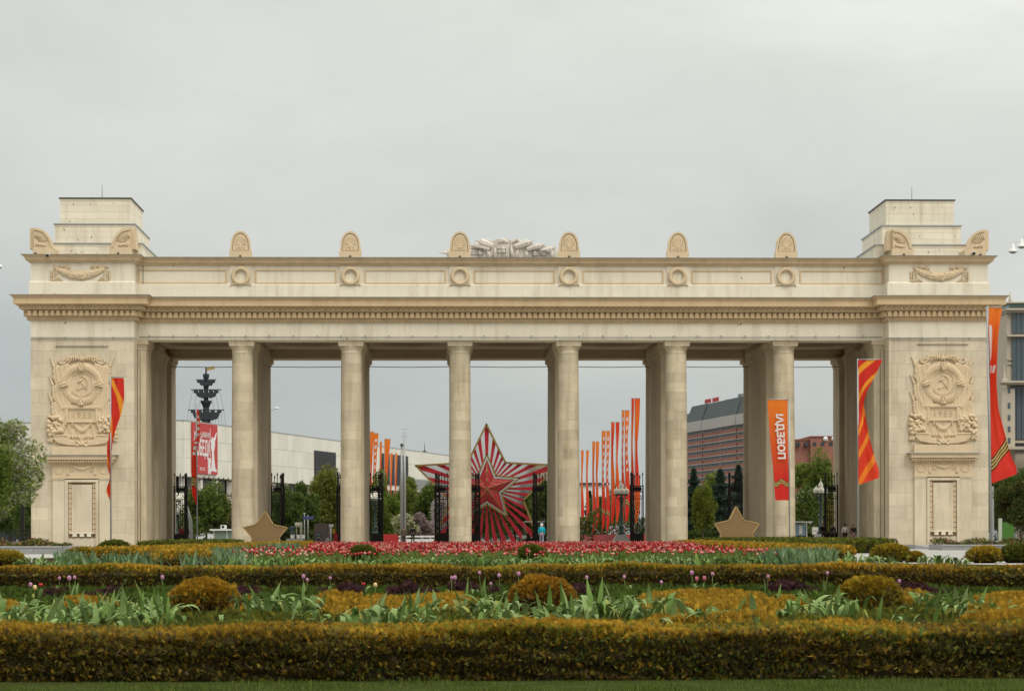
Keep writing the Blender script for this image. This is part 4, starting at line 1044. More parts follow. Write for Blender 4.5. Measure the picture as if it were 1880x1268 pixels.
tpx('spruce_tree', 'broad blue-green spruce behind the wooden star on the right', 1323, 864, 250, 84, cols=GB, n=7000, leaf=.32, group=T, trunk_h=.5, conical=True)
tpx('spruce_tree', 'third dark spruce beside the sixth column', 1356, 856, 268, 76, cols=GB, n=5000, leaf=.32, group=T, trunk_h=.5, conical=True)
tpx('young_yew_tree', 'bright green young teardrop shaped tree in front of the dark spruces', 1289, 888, 212, 44, cols=((.10, .12, .02), (.14, .16, .025), (.08, .10, .015)), n=9000, leaf=.17, trunk_h=1.1, nb=40)
tpx('tall_tree', 'tall full green tree between sixth column and right pylon', 1502, 814, 262, 96, cols=GM, n=10000, leaf=.32, group=T, trunk_h=1)
tpx('chestnut_tree', 'chestnut tree with white blossom candles beside the sixth column', 1480, 878, 226, 62, cols=GD+GM, n=7000, leaf=.26, trunk_h=.8, blossom=(((.6, .58, .45),), .05))
tpx('yellow_green_tree', 'yellow-green bush behind the right globe lamp', 1507, 902, 236, 50, cols=((.16, .14, .03), (.11, .10, .02), (.09, .085, .02)), n=5000, leaf=.24, cat='bush', trunk_h=.5)
tpx('lilac_bush', 'cream flowering bush left of the dark coated man', 742, 938, 226, 46, cols=GM, n=4500, leaf=.2, cat='bush', trunk_h=.5, blossom=(((.62, .58, .42),), .40), droop=1)
tpx('lilac_bush', 'pinkish brown lilac bush behind the walking person', 770, 938, 228, 52, cols=((.16, .12, .09), (.10, .09, .05)), n=5000, leaf=.2, cat='bush', trunk_h=.5, blossom=(((.36, .28, .38), (.30, .2, .2)), .45))
tpx('lilac_bush', 'pale pink blossoming bush behind the iron gate left of the third column', 815, 896, 232, 44, cols=((.30, .25, .25), (.15, .14, .08)), n=5000, leaf=.2, cat='bush', trunk_h=.5, blossom=(((.55, .45, .5), (.6, .58, .55)), .55))
tpx('green_tree', 'green tree beyond the fence at the left edge', 18, 868, 236, 90, cols=GD, n=6000, leaf=.3, group=T, trunk_h=.8)
tpx('green_tree', 'dark tree beyond the fence beside the left pylon', 52, 880, 230, 60, cols=GD, n=5000, leaf=.3, group=T, trunk_h=.8)
tpx('green_tree', 'mixed green trees beyond the fence behind the right flag', 1846, 868, 240, 80, cols=GM+GD, n=7000, leaf=.3, group=T, trunk_h=.8)
tpx('green_tree', 'green tree beyond the fence at the right edge', 1885, 862, 236, 70, cols=GD, n=6000, leaf=.3, group=T, trunk_h=.8)
tpx('blossoming_apple_tree', 'grey-green blossoming tree at the left edge in front of the left pylon', -12, 756, 150, 158, cols=((.12, .16, .035), (.08, .115, .022), (.17, .19, .06)), n=14000, leaf=.24, trunk_h=2.0, blossom=(((.46, .45, .34),), .30), nb=34)
tpx('leafy_tree', 'darker green tree at the left edge in front of the blossoming tree', -18, 790, 146, 92, cols=GM, n=8000, leaf=.22, trunk_h=2.4)
tpx('dark_leafy_tree', 'dense dark green tree with low crown at the right edge', 1874, 884, 160, 90, cols=((.03, .05, .012), (.05, .065, .015), (.07, .055, .02)), n=9000, leaf=.2, trunk_h=1.7, ry=1.6)
hz_ = MB()
for k in range(12):
    a = 470+k*85; x, _ = at(a, 960, 234)
for (a, b, y, hh) in ((440, 640, 231, 1.3), (700, 1060, 270, 2.2), (1255, 1380, 232, 1.2), (1440, 1560, 240, 1.5)):
    xa, xb = gx(a, y), gx(b, y); rg = np.random.default_rng(int(a)); n = 5000
    P = np.stack([rg.uniform(xa, xb, n), y+rg.uniform(-1, 1, n), rg.random(n)**.6*hh], 1)
    me = scatter('foliage', P, CL_T, CL_F, rg.uniform(.15, .3, n), rotmats(n, rg), colors(n, rg, GD, .2), M['leaf'], ((xa+xb)/2, y, 0))
    h = thing('clipped_hedge', {440: 'low dark hedge beyond the gate left of the second column', 700: 'tall dark hedge behind the big red star', 1255: 'low hedge beyond the gate under the spruces', 1440: 'low hedge beyond the gate behind the right lamp'}[a], 'hedge', ((xa+xb)/2, y, 0)); inst('foliage', me, h, ((xa+xb)/2, y, 0))

rg = np.random.default_rng(5); n = 26000; xa, xb = gx(-60, 300), gx(1960, 300)
P = np.stack([rg.uniform(xa, xb, n), rg.uniform(298, 304, n), np.zeros(n)], 1); P[:, 2] = rg.random(n)**.7*(3.6+1.1*np.sin(P[:, 0]*.35)+.7*np.sin(P[:, 0]*.9))
me = scatter('distant_greenery', P, CL_T, CL_F, rg.uniform(.3, .6, n), rotmats(n, rg), colors(n, rg, GD+GM, .2), M['leaf']); tag(inst('distant_greenery', me), 'continuous mass of far green shrubs along the road', 'shrubs', None, 'stuff')
rg = np.random.default_rng(6); n = 30000
P = np.stack([rg.uniform(-110, 130, n), rg.uniform(-78, -66, n), np.zeros(n)], 1); P[:, 2] = rg.random(n)**.6*(12+2*np.sin(P[:, 0]*.23)+1.5*np.sin(P[:, 0]*.61))
me = scatter('park_trees', P, CL_T, CL_F, rg.uniform(.7, 1.3, n), rotmats(n, rg), colors(n, rg, GD+GM, .2), M['leaf']); tag(inst('park_trees', me), 'far-off mass of park trees mirrored in the big star', 'trees', None, 'stuff')
# ================================================================== IRON GATE WINGS
def spear(mb, x, z0, z1, r=.03):
    mb.tube([(x, 0, z0), (x, 0, z1-.35)], r, 5, cap=False); mb.tube([(x, 0, z1-.36), (x, 0, z1-.25), (x, 0, z1)], [r, r*2.2, .004], 5)
def wing_meshes(w=1.14, h=6.35):
    fr = MB(); fr.box(0, .11, -.07, .07, 0, h-1.2); fr.box(w-.11, w, -.07, .07, 0, h-1.2)
    for z, t in ((.05, .1), (.95, .07), (3.95, .07), (4.55, .09), (5.05, .09)): fr.box(.111, w-.111, -.05, .05, z, z+t)
    fr.box(.12, w-.12, -.03, .03, .16, .94)
    sp = MB()
    for k in range(5): spear(sp, .08+k*(w-.16)/4, 5.1, h-(.0 if k % 2 == 0 else .22), .032)
    la = MB()
    for k in range(5): la.tube([(.2+k*(w-.4)/4, 0, 1.0), (.2+k*(w-.4)/4, 0, 3.96)], .022, 5)
    for zc_, r in ((1.45, .2), (2.1, .24), (2.8, .24), (3.45, .2)):
        la.tube([(w/2+r*cos(a), -.03, zc_+r*1.25*sin(a)) for a in np.linspace(0, 2*pi, 15)], .028, 5)
        la.ball((w/2, -.03, zc_), .09, 7, 5)
    for k in range(4):
        x = .2+k*.25; la.tube([(x, -.03, 4.1), (x+.1, -.03, 4.4), (x+.2, -.03, 4.1)], .03, 5)
    for k in range(3):
        x = .25+k*.3; la.tube([(x+.11*cos(a), -.03, 4.82+.13*sin(a)) for a in np.linspace(0, 2*pi, 11)], .028, 5)
    la.box(.2, w-.2, .0, .012, 4.66, 5.02)
    return [m.mesh(n_, M['iron']) for m, n_ in ((fr, 'frame'), (sp, 'spears'), (la, 'scrollwork'))]
WMs = wing_meshes()
for px0, px1, side, where in ((319, 344, 1, 'right of the left pylon'), (497.5, 521, 1, 'right of the first column'), (619, 643, -1, 'left of the second column'), (678.5, 702, 1, 'right of the second column'), (799, 822, -1, 'left of the third column'), (857, 881, 1, 'right of the third column'), (979, 1002, -1, 'left of the fourth column'), (1158, 1182, -1, 'left of the fifth column'), (1338, 1361.5, -1, 'left of the sixth column'), (1515, 1538, -1, 'left of the right pylon')):
    x0 = gx(px0, 190.8); t = thing('iron_gate_wing', 'tall black iron gate wing with spear tips standing '+where, 'gate', (x0, 190.8, 0), 'iron gate wings between the piers')
    for me in WMs: inst(me.name.split('.')[0], me, t, (x0, 190.8, 0))
    # the leaf folded back beyond the gate
    xl = x0 if side < 0 else x0+1.14
    for me in WMs:
        o = inst('folded_'+me.name.split('.')[0], me, t, (xl, 190.9, 0), pi/2+side*.22*-1*-1); o.scale = (1.6, 1, 1)
# ================================================================== STAR
YS = 207.; s_ = YS/F
ST = thing('red_star_structure', 'giant red and mirrored five-pointed star with gold rims standing beyond the gate', 'star', (gx(893.5, YS), YS, 0))
sp_ = lambda p: at(p[0], p[1], YS)
cxs = 893.5
half = [(893.5, 778.5), (928.5, 849), (1023.5, 854), (961, 918), (990, 994)]
outer = half+[(2*cxs-x, y) for x, y in half[::-1][:-1]]
OUT = [sp_(p) for p in outer]; Cn = sp_((894, 896.5))
M['mirror'] = mat('mirror_sheet', (.78, .78, .76), .10, .03, 1, metal=1.0)
M['starred'] = mat('star_red', (.64, .04, .065), .4, .06, .6)
def radial(th, poly, c):
    best = 0; d = (cos(th), sin(th)); n = len(poly)
    for i in range(n):
        a, b = poly[i], poly[(i+1) % n]; ex, ez = b[0]-a[0], b[1]-a[1]; den = d[0]*ez-d[1]*ex
        if abs(den) < 1e-9: continue
        t = ((a[0]-c[0])*ez-(a[1]-c[1])*ex)/den; u = ((a[0]-c[0])*d[1]-(a[1]-c[1])*d[0])/den
        if t > 0 and -1e-6 <= u <= 1+1e-6: best = max(best, t)
    return best
def rect_tube(mb, pts, y0, y1, w, closed=True):
    n = len(pts)
    for i in range(n if closed else n-1):
        a, b = Vector((pts[i][0], pts[i][1])), Vector((pts[(i+1) % n][0], pts[(i+1) % n][1])); u = (b-a).normalized()*w*.5; v = Vector((-u.y, u.x))
        a = a-u*.6; b = b+u*.6
        mb.prism([tuple(a-v), tuple(b-v), tuple(b+v), tuple(a+v)], y0, y1)
mir = MB(); NR = 40
vang = sorted((atan2(p[1]-Cn[1], p[0]-Cn[0]) % (2*pi)) for p in OUT)
for k in range(2*NR):
    a0 = pi/2-pi/(2*NR)+k*pi/NR; a1 = a0+pi/NR
    angs = [a0]+sorted([v+q*2*pi for v in vang for q in (-1, 0, 1, 2) if a0 < v+q*2*pi < a1])+[a1]
    R = [radial(a, OUT, Cn)*.992 for a in angs]; r0 = .9
    if k % 2 == 1 and sin((a0+a1)/2) < -.45: continue            # open gaps in the lower part
    poly = [(Cn[0]+r0*cos(a0), Cn[1]+r0*sin(a0))]+[(Cn[0]+r*cos(a), Cn[1]+r*sin(a)) for a, r in zip(angs, R)]+[(Cn[0]+r0*cos(a1), Cn[1]+r0*sin(a1))]
    mb = MB(); mb.prism(poly, YS-.06 if k % 2 == 0 else YS+.02, YS+.10)
    mb.put('red_ray' if k % 2 == 0 else 'mirror_ray', M['starred'] if k % 2 == 0 else M['mirror'], ST)
mb = MB(); rect_tube(mb, OUT[:5], YS-.22, YS+.25, .17, False); rect_tube(mb, OUT[5:]+[OUT[0]], YS-.22, YS+.25, .17, False); mb.put('outer_rim', M['gold'], ST)
Ri = 63*s_
inn = [(Cn[0]+a, Cn[1]+b) for a, b in star_outline(Ri, Ri*.45)]
mb = MB(); mb.prism(inn[::-1], YS-.30, YS-.10); mb.put('inner_mirror_star', M['mirror'], ST)
core = star_outline(Ri*.86, Ri*.86*.42); mb = MB()
vs = [(Cn[0], YS-.95, Cn[1])]+[(Cn[0]+a, YS-.32, Cn[1]+b) for a, b in core]
mb.add(vs, [(0, (i+1) % 10+1, i+1) for i in range(10)]); mb.put('faceted_star', M['starred'], ST)
mb = MB()
for i in range(10):
    a, b = core[i]; mb.tube([vs[0], (Cn[0]+a, YS-.36, Cn[1]+b)], .028, 5)
    c = core[(i+1) % 10]
    for f in (.35, .68): mb.tube([(Cn[0]+a*f, YS-.98+.62*f, Cn[1]+b*f), (Cn[0]+c[0]*f, YS-.98+.62*f, Cn[1]+c[1]*f)], .022, 5)
mb.put('facet_lines', M['gold'], ST)
mb = MB(); rect_tube(mb, inn, YS-.45, YS-.05, .15); mb.put('inner_rim', M['gold'], ST)
mb = MB()
for px in (830, 868, 920, 955): mb = MB(); x = gx(px, YS); mb.tube([(x, YS+.2, 4.2), (x, YS+2.2, 0)], .08, 6); mb.put('rear_strut', M['iron'], ST)
pass
# ================================================================== FLAGS
M['cloth'] = mat('flag_cloth', (0, 0, 0), .75, 0, 1, attr='tint', trans=.35)
RED = np.array((.62, .028, .018)); RED2 = np.array((.70, .055, .02)); ORA = np.array((.80, .20, .02)); YEL = np.array((.86, .34, .03)); WHT = np.array((.70, .66, .64)); BLK = np.array((.02, .018, .012)); PNK = np.array((.62, .05, .07))
def mixc(a, b, t): return a+(b-a)*t[..., None]
def streaks(U, T, ph=0.0, slope=1.0, freq=3.0):
    v = np.mod(T*freq+ (U)*slope*.9+ph+.12*np.sin(T*9+ph), 1.0); base = mixc(RED, RED2, T)
    c = np.where((v < .30)[..., None], mixc(YEL, ORA, T), base); return c
def grad(U, T): return mixc(ORA*1.0, RED, np.clip(T*1.35-.05, 0, 1)**.9)
def ribbon(c, U, T, t0, w, k=-.05, wav=.008):
    v = (T-(t0+k*U+wav*np.sin(U*9)))/w; on = (v > 0) & (v < 1); st = np.where(np.mod(v*3.5, 1.0) < .5, 1, 0)
    c = np.where(on[..., None], np.where((st > 0)[..., None], BLK, np.array((.62, .42, .14))), c); return c
def cloth(parent, px, Y, rows, cfun, fold=.10, ny=150, nx=26, seed=0, lean=0.0):
    """rows: (py, left px offset, right px offset) from the pole"""
    py = np.array([r[0] for r in rows]); a = np.array([r[1] for r in rows]); b = np.array([r[2] for r in rows])
    yy = np.linspace(py[0], py[-1], ny); L = np.interp(yy, py, a); R = np.interp(yy, py, b)
    if len(rows) > 3:
        k = np.ones(9)/9; Lp = np.pad(L, 4, 'edge'); Rp = np.pad(R, 4, 'edge'); L = np.convolve(Lp, k, 'valid'); R = np.convolve(Rp, k, 'valid')
    T = np.linspace(0, 1, ny)[:, None]*np.ones((1, nx)); Uu = np.ones((ny, 1))*np.linspace(0, 1, nx)[None]
    PXs = px+lean*(T)+L[:, None]+(R-L)[:, None]*Uu; PYs = yy[:, None]*np.ones((1, nx))
    rgf = random.Random(seed); p1, p2 = rgf.uniform(0, 6), rgf.uniform(0, 6)
    W_ = (R-L)[:, None]; full = max(np.abs(R-L))
    D = fold*np.sin(Uu*5.5+T*7+p1)+fold*.7*np.sin(Uu*11-T*5+p2)*Uu + (1-np.clip(W_/full, 0, 1))*fold*3*np.sin(Uu*3.0)
    if cfun is not None and getattr(cfun, 'slantb', 0): PYs = PYs - cfun.slantb*Uu*np.clip((T-.8)/.2, 0, 1)
    t = Y/(cos(ALF)*F-sin(ALF)*(PXs-PX0)); X = (sin(ALF)*F+cos(ALF)*(PXs-PX0))*t; Z = H+(PY0-PYs)*t
    V = np.stack([X, Y-.06+D, Z], -1).reshape(-1, 3)-np.array(WO[parent])[None]
    i = np.arange(ny-1)[:, None]*nx+np.arange(nx-1)[None]; Fc = np.stack([i, i+nx, i+nx+1, i+1], -1).reshape(-1, 4)
    C = cfun(Uu, T).reshape(-1, 3)
    me = np_mesh('cloth', V, Fc, M['cloth'], smooth=True, tint=C); return inst('cloth', me, parent, WO[parent])
def pole(parent, px, py_top, Y, r=.06, lean=0.0, arm=0, base=0.0):
    x1, z1 = at(px, py_top, Y); x0 = gx(px+lean, Y); mb = MB(); mb.tube([(x0, Y, base), (x1, Y, z1+.05)], r, 8); mb.put('pole', M['steel'], parent)
    if arm: mb = MB(); mb.tube([(x1, Y, z1), (gx(px+arm, Y), Y, z1-.01)], .04, 6); mb.put('spar', M['steel'], parent)
def flag(label, px, py_top, Y, rows, cf, **k):
    t = thing('banner_flag', label, 'flag', (gx(px, Y), Y, 0), k.get('group')); pole(t, px, py_top, Y, k.get('r', .06), k.get('plean', 0), k.get('arm', 0), k.get('base', 0)); 
    cloth(t, px, Y, rows, cf, k.get('fold', .10), k.get('ny', 150), k.get('nx', 26), k.get('seed', int(px)), k.get('lean', 0)); return t
PG = 'tall feather flags in front of the gate'
flag('narrow twisted red and orange flag hanging on its pole before the left pylon', 203.5, 690, 152, [(692, 0, 25), (727, 0, 25), (759, 0, 19), (782, 0, 10), (802, -3, 5), (815, -6, 3), (845, -6, 1), (862, -4, 0), (869, -1, 0), (880, -2, 0), (897, -9, 0), (905, -7, 0), (918, -1, 0)], lambda U, T: streaks(U, T, .1, -1.0, 3.2), group=PG, arm=25, fold=.13)
flag('red and orange streaked flag curving right from its pole before the right pylon flank', 1575.5, 661, 152, [(662, 0, 44), (687, 0, 33), (723, 0, 15), (741, 0, 11), (767, 0, 15), (807, 0, 22), (843, 0, 31), (872, 0, 38), (878, 0, 38), (892, 0, 38)], (lambda f: (setattr(f, 'slantb', 14), f)[1])(lambda U, T: streaks(U, T, .55, 1.0, 4.6)), group=PG, arm=44, fold=.15)
def vic(U, T): return ribbon(grad(U, T), U, T, .80, .055, -.0, .018)
cf = flag('orange to red flag with white upright lettering before the sixth column', 1449.5, 734, 152, [(735, -40, -3), (786, -37, -3), (826, -34, -2.5), (861, -30, -2), (894, -28, -1.5), (919, -26, -1)], vic, group=PG, arm=-40, fold=.03)
M['flagprint'] = mat('flag_white_print', (.68, .62, .58), .7, .03, 1)
tx, tz = at(1432.5, 802, 151.85)
tobj = text_obj('lettering', 'ПОБЕДА!', 1.0, M['flagprint'], cf, (tx, 151.80, tz), (pi/2, 0, 0), .008, bold=.042)
me = tobj.data; me.transform(Matrix.Rotation(0, 4, 'X'))
xs = [v.co.x for v in me.vertices]; zs = [v.co.z for v in me.vertices]; w_, h_ = max(xs)-min(xs), max(zs)-min(zs); cx0, cz0 = (max(xs)+min(xs))/2, (max(zs)+min(zs))/2
tl = (843-760)*152/F; th_ = 17.5*152/F
for v in me.vertices:       # runs upwards and is seen from the back: letter tops point right
    a = (v.co.x-cx0)/w_*tl; b = (v.co.z-cz0)/h_*th_; v.co = Vector((b-a*.045, v.co.y, a))
me.update(); me.flip_normals()
def bigf(U, T):
    c = mixc(ORA, RED2, np.clip(T*3.2, 0, 1)); c = mixc(c, np.broadcast_to(RED, c.shape), np.clip((T-.5)*2, 0, 1))
    x = U; sh = (T > .10) & (T < .30) & (x < .50-.25*np.abs((T-.2)/.1)**4) & (x > .08)
    c = np.where(sh[..., None], WHT, c)
    l2 = (T > .325) & (T < .368) & (np.mod(x*3.3+T*8, 1) < .62) & (x > .12) & (x < .9); c = np.where(l2[..., None], WHT, c)
    return ribbon(c, U, T, .86, .075, -.125, .004)
bigf.slantb = 17
flag('largest flag, orange to red with striped black and gold ribbon, at the right edge', 1813.8, 565.5, 152, [(567, 1, 28), (614, 1, 20), (653, 3, 17), (682, 3, 15), (710, 4, 15), (753, 5, 19), (781, 5, 27), (809, 5, 35), (852, 6, 46), (870, 6, 53), (889, 6, 54)], bigf, group=PG, arm=28, plean=6, fold=.14, ny=260, nx=60, r=.10)
def inner(U, T):
    c = mixc(RED2, RED, T); l = (T > .34) & (T < .5) & (np.mod(T*18, 1) < .62) & (U > .25) & (U < .8); c = np.where(l[..., None], WHT, c)
    l = (T > .03) & (T < .30) & (np.mod(T*16, 1) < .5) & (U > .2) & (U < .8); c = np.where(l[..., None], WHT, c)
    return ribbon(c, U, T, .70, .10, .03)
flag('thin red flag on a pole in the leftmost bay before the museum poster', 361, 741, 203, [(750, 0, 4), (770, 0, 7), (800, -1, 7), (815, -8, 4), (830, -9, 0), (868, -9, 0), (890, -9, -0), (905, -8, 0), (924, -1, 0)], inner, plean=1.5, fold=.08)
def rowflag(kind, seed):
    def f(U, T):
        if kind == 0: return mixc(RED2, RED, T)+(ORA-RED2)*np.clip(.5+.5*np.sin(T*9+seed), 0, 1)[..., None]*.7
        if kind == 1: c = mixc(ORA, RED, np.clip(T*1.3, 0, 1)); l = (T > .06) & (T < .55) & (np.mod(T*13+U*.4, 1) < .45) & (U > .3) & (U < .8); c = np.where(l[..., None], WHT, c); return ribbon(c, U, T, .78, .05, .05)
        return mixc(ORA, RED, np.clip(T*1.2, 0, 1))
    return f
def twist(ytop, ybot, w, rg, side=1):
    n = 9; out = []; ph = rg.uniform(0, 1.2)
    for i in range(n):
        t = i/(n-1); ww = w*(.38+.62*abs(cos(t*3.6+ph*.4))) if t < .95 else w*.35
        out.append((ytop+(ybot-ytop)*t, 0, side*max(1.2, ww)) if side > 0 else (ytop+(ybot-ytop)*t, -max(1.2, ww), 0))
    return out
RG = 'flags in the right row beyond the gate'; names = ('farthest', 'second farthest', 'third farthest', 'third nearest', 'second nearest', 'nearest')
POD = []
for i, ((pa, pb, yt_), kd) in enumerate(zip(((1067, 1076.5, 826), (1088, 1094.5, 810), (1105.5, 1113.5, 790.5), (1122.5, 1131, 774.5), (1142, 1148, 753), (1159.5, 1166, 731)), (2, 2, 1, 0, 1, 0))):
    Yi = 14.0*F/(981-yt_); rgf = random.Random(i+5); w = 1.5*F/Yi*.36
    for j, p in enumerate((pa, pb)):
        yb_ = 981+(955-981)*200/Yi*(.45 if i < 3 else .9)+rgf.uniform(-6, 4); yb_ = min(yb_, 976)
        Yj = Yi-.7*j; wj = min(w*(1.1 if i > 3 else .9), (pb-pa)-1.0) if j == 0 else w*(1.0 if i > 3 else .9)
        flag('red-orange flag, %s one of the %s pair in the row right of the star' % (('left', 'right')[j], names[i]), p, yt_, Yj, twist(yt_+1, yb_, wj, rgf), rowflag(kd, i+j), group=RG, arm=wj, fold=.035, base=.8, ny=110, nx=12, r=.05)
    POD.append(((gx(pa, Yi)+gx(pb, Yi))/2, Yi))
pod = thing('red_podium', 'long low red podium under the flag row right of the star', 'podium', (POD[-1][0], POD[-1][1], 0))
mb = MB(); (xa, ya), (xb, yb) = POD[-1], POD[0]; mb.prismz([(xa-1.9+1, ya-1.6), (xa+1.9, ya-1.6), (xb+1.5, yb+1.6), (xb-1.2, yb+1.6)], 0, .86); mb.put('podium_box', M['red'], pod)
for k in range(5): 
    mb = MB(); mb.box(xa-.85+k*.6, xa-.84+k*.6, ya-1.61, ya-1.6, .02, .84); mb.put('panel_joint', M['zincd'], pod)
pb_ = thing('red_podium', 'short red podium right of the second column behind the iron gate', 'podium', (gx(716, 236), 236, 0))
mb = MB(); mb.box(gx(700, 236), gx(731, 236), 236, 238.5, 0, gz(979.5, 236, 716)); mb.put('podium_box', M['red'], pb_)
LGp = 'flags in the left row beyond the gate'
for (p, yt_, w, nm_) in ((680, 791, 7, 'first'), (686, 794, 9.5, 'second'), (697.5, 810, 4.5, 'third'), (706.5, 804.5, 11, 'fourth'), (716.5, 831, 5, 'fifth'), (725.5, 831, 4.5, 'last')):
    Yi = 12.5*F/(983-yt_); rgf = random.Random(int(p))
    flag('tapering orange flag, %s from the left in the row right of the second column' % nm_, p, yt_, Yi, [(yt_+1, 0, w), (yt_+45, 0, w*.62), (yt_+85, 0, w*.35), (yt_+110, 0 if p < 700 else -w*.3, w*.7), (970-rgf.uniform(0, 16), -1, w*.3)], rowflag(1 if p == 686 else 2, int(p)), group=LGp, arm=w, fold=.03, base=.6, ny=110, nx=12, r=.05)
# ================================================================== WOODEN STARS
def wood_star(label, pts, Y):
    xc = gx(pts[0][0], Y); t = thing('board_star', label, 'star sculpture', (xc, Y, 0))
    P = [at(a, b, Y) for a, b in pts]; P = [(x, max(0.0, z)) for x, z in P]
    mb = MB(); mb.prism(P[::-1], Y-.3, Y+.5); mb.put('star_box', M['plywood'], t)
    mb = MB(); n = len(P); rect_tube(mb, P, Y-.33, Y-.302, .07); mb.put('front_edging', M['gold'], t)
    mb = MB()
    for i in (0, 1, len(P)-1, len(P)-2): 
        a, b = P[i], P[(i+1) % n] if i < 2 else P[(i-1) % n]
    mb.tube([(P[0][0], Y-.31, P[0][1]), (P[0][0], Y-.31, P[0][1]-.5)], .01, 4); mb.put('seam', M['gold'], t)
wood_star('gold-brown board star standing before the first column', [(487.8, 937), (502.5, 961.5), (528, 967), (513, 985), (517, 1003), (460, 1003), (463, 985), (447, 966.5), (470, 961)], 150)
wood_star('gold-brown board star standing left of the sixth column', [(1350.8, 930), (1364, 955.5), (1393, 961.5), (1380, 980), (1385, 1001), (1318, 1001), (1323, 980), (1311, 961.5), (1338, 955.5)], 150)
# ================================================================== LAMPS
def globe_lamp(label, px, py_top, Y):
    x, zt = at(px, py_top, Y); t = thing('globe_lamp', label, 'street lamp', (x, Y, 0), 'three globe lamps beyond the gate')
    k = zt/5.85
    mb = MB(); mb.prismz([(x-.85, Y-.85), (x+.85, Y-.85), (x+.85, Y+.85), (x-.85, Y+.85)], 0, .25)
    b = .8; c = .42; mb.add([(x-b, Y-b, .25), (x+b, Y-b, .25), (x+b, Y+b, .25), (x-b, Y+b, .25), (x-c, Y-c, .85), (x+c, Y-c, .85), (x+c, Y+c, .85), (x-c, Y+c, .85)], [(4, 5, 6, 7), (0, 1, 5, 4), (1, 2, 6, 5), (2, 3, 7, 6), (3, 0, 4, 7)]); mb.put('pedestal', M['granite'], t)
    mb = MB(); mb.lathe([(.36, .85), (.38, 1.0), (.27, 1.1), (.25, 1.5), (.29, 1.55), (.17, 1.62), (.15, 3.7*k), (.24, 3.75*k), (.16, 3.9*k), (.26, 4.05*k), (.1, 4.2*k), (.07, 4.75*k)], x, Y, 16)
    mb.put('post', M['lampgreen'], t)
    for sx, sy in ((-1, 0), (1, 0), (0, -1), (0, 1)):
        mb = MB(); mb.tube([(x, Y, 4.05*k), (x+sx*.25, Y+sy*.25, 4.0*k), (x+sx*.42, Y+sy*.42, 4.12*k), (x+sx*.42, Y+sy*.42, 4.3*k)], .045, 6); mb.lathe([(.06, 0), (.2, .12), (.22, .22)], x+sx*.42, Y+sy*.42, 10, z0=4.24*k); mb.put('arm', M['lampgreen'], t)
        mb = MB(); mb.lathe([(.2, 0), (.27, .1), (.29, .26), (.22, .42), (.08, .52), (.06, .6), (.01, .72)], x+sx*.42, Y+sy*.42, 14, z0=4.44*k); mb.put('globe', M['globe'], t)
    mb = MB(); mb.lathe([(.14, 0), (.23, .12), (.24, .3), (.16, .48), (.06, .62), (.01, .95)], x, Y, 14, z0=4.85*k); mb.put('globe', M['globe'], t)
globe_lamp('dark green lamp with cream globes before the flags left of the fifth column', 1141, 878, 200)
globe_lamp('dark green lamp with cream globes between sixth column and right pylon', 1507, 877, 203)
globe_lamp('globe lamp behind the iron gate beside the left pylon', 322, 892, 222)
globe_lamp('globe lamp behind the iron gate right of the second column', 689, 892, 214)
def bell_lamp(label, px_l, px_r, ytop, x_pole, Y):
    xp = gx(x_pole, Y); t = thing('bell_street_lamp', label, 'street lamp', (xp, Y, 0), 'bell shaded street lamps at the frame edges')
    zt = gz(ytop, Y, 940); mb = MB(); mb.tube([(xp, Y, 0), (xp, Y, zt*.5), (xp, Y, zt+.6)], [.12, .09, .05], 8); mb.put('post', M['lampgreen'], t)
    for px, py in px_l:
        x, z = at(px, py, Y); mb = MB(); mb.tube([(xp, Y, z+.55), ((x+xp)/2, Y, z+.50), (x, Y, z+.42)], .02, 6); mb.put('arm', M['white'], t)
        mb = MB(); mb.lathe([(.23, -.04), (.225, 0), (.20, .06), (.10, .12), (.09, .26), (.05, .30), (.02, .42)], x, Y, 16, z0=z); mb.put('shade', M['white'], t)
        mb = MB(); mb.lathe([(.02, -.13), (.12, -.10), (.19, -.045), (.2, -.041)], x, Y, 14, z0=z); mb.put('diffuser', M['grey'], t)
bell_lamp('white bell shaded street lamp reaching in from the right edge', ((1861, 463), (1877, 454)), None, 430, 1908, 104)
bell_lamp('white bell shaded street lamp reaching in from the left edge', ((-3, 487),), None, 470, -30, 104)
tp = thing('twin_poles', 'pair of tall grey steel masts with camera and antennas right of the flags', 'poles', (gx(740, 216), 216, 0))
for px, py, r in ((737.8, 815, .15), (743, 800, .15)):
    x, z = at(px, py, 216); mb = MB(); mb.tube([(x, 216, 0), (x, 216, z*.55), (x, 216, z)], [r, r*.95, r*.6], 10); mb.put('mast', M['steel'], tp)
mb = MB(); x, z = at(743.5, 786, 216); mb.tube([(x, 216, z-2.5), (x, 216, z)], .03, 5)
for dz in (.05, .5, .75): mb.tube([(x-.28, 216, z-dz), (x+.28, 216, z-dz)], .02, 5)
mb.put('antenna', M['steel'], tp); mb = MB(); x, z = at(738, 816, 216); mb.ball((x, 215.9, z), .17, 8, 6); mb.put('dome_camera', M['zincd'], tp)
sl_ = thing('street_lamp', 'single arm grey street lamp peeking out right of the first column', 'street lamp', (gx(488, 232), 232, 0))
x0 = gx(488, 232); z = gz(752, 232, 500); mb = MB(); mb.tube([(x0, 232, 0), (x0, 232, z-1), (x0+.3, 232, z-.2), (gx(504, 232), 232, z+.15)], [.12, .08, .06, .05], 8); mb.put('post', M['steel'], sl_)
mb = MB(); xh = gx(508.5, 232); mb.ball((xh, 232, gz(748, 232, 500)), .28, 10, 6, (1, .6, .38)); mb.put('lamp_head', M['white'], sl_)
lp = thing('leaning_pole', 'grey leaning post beyond the gate in the leftmost bay', 'pole', (gx(351, 205), 205, 0)); mb = MB()
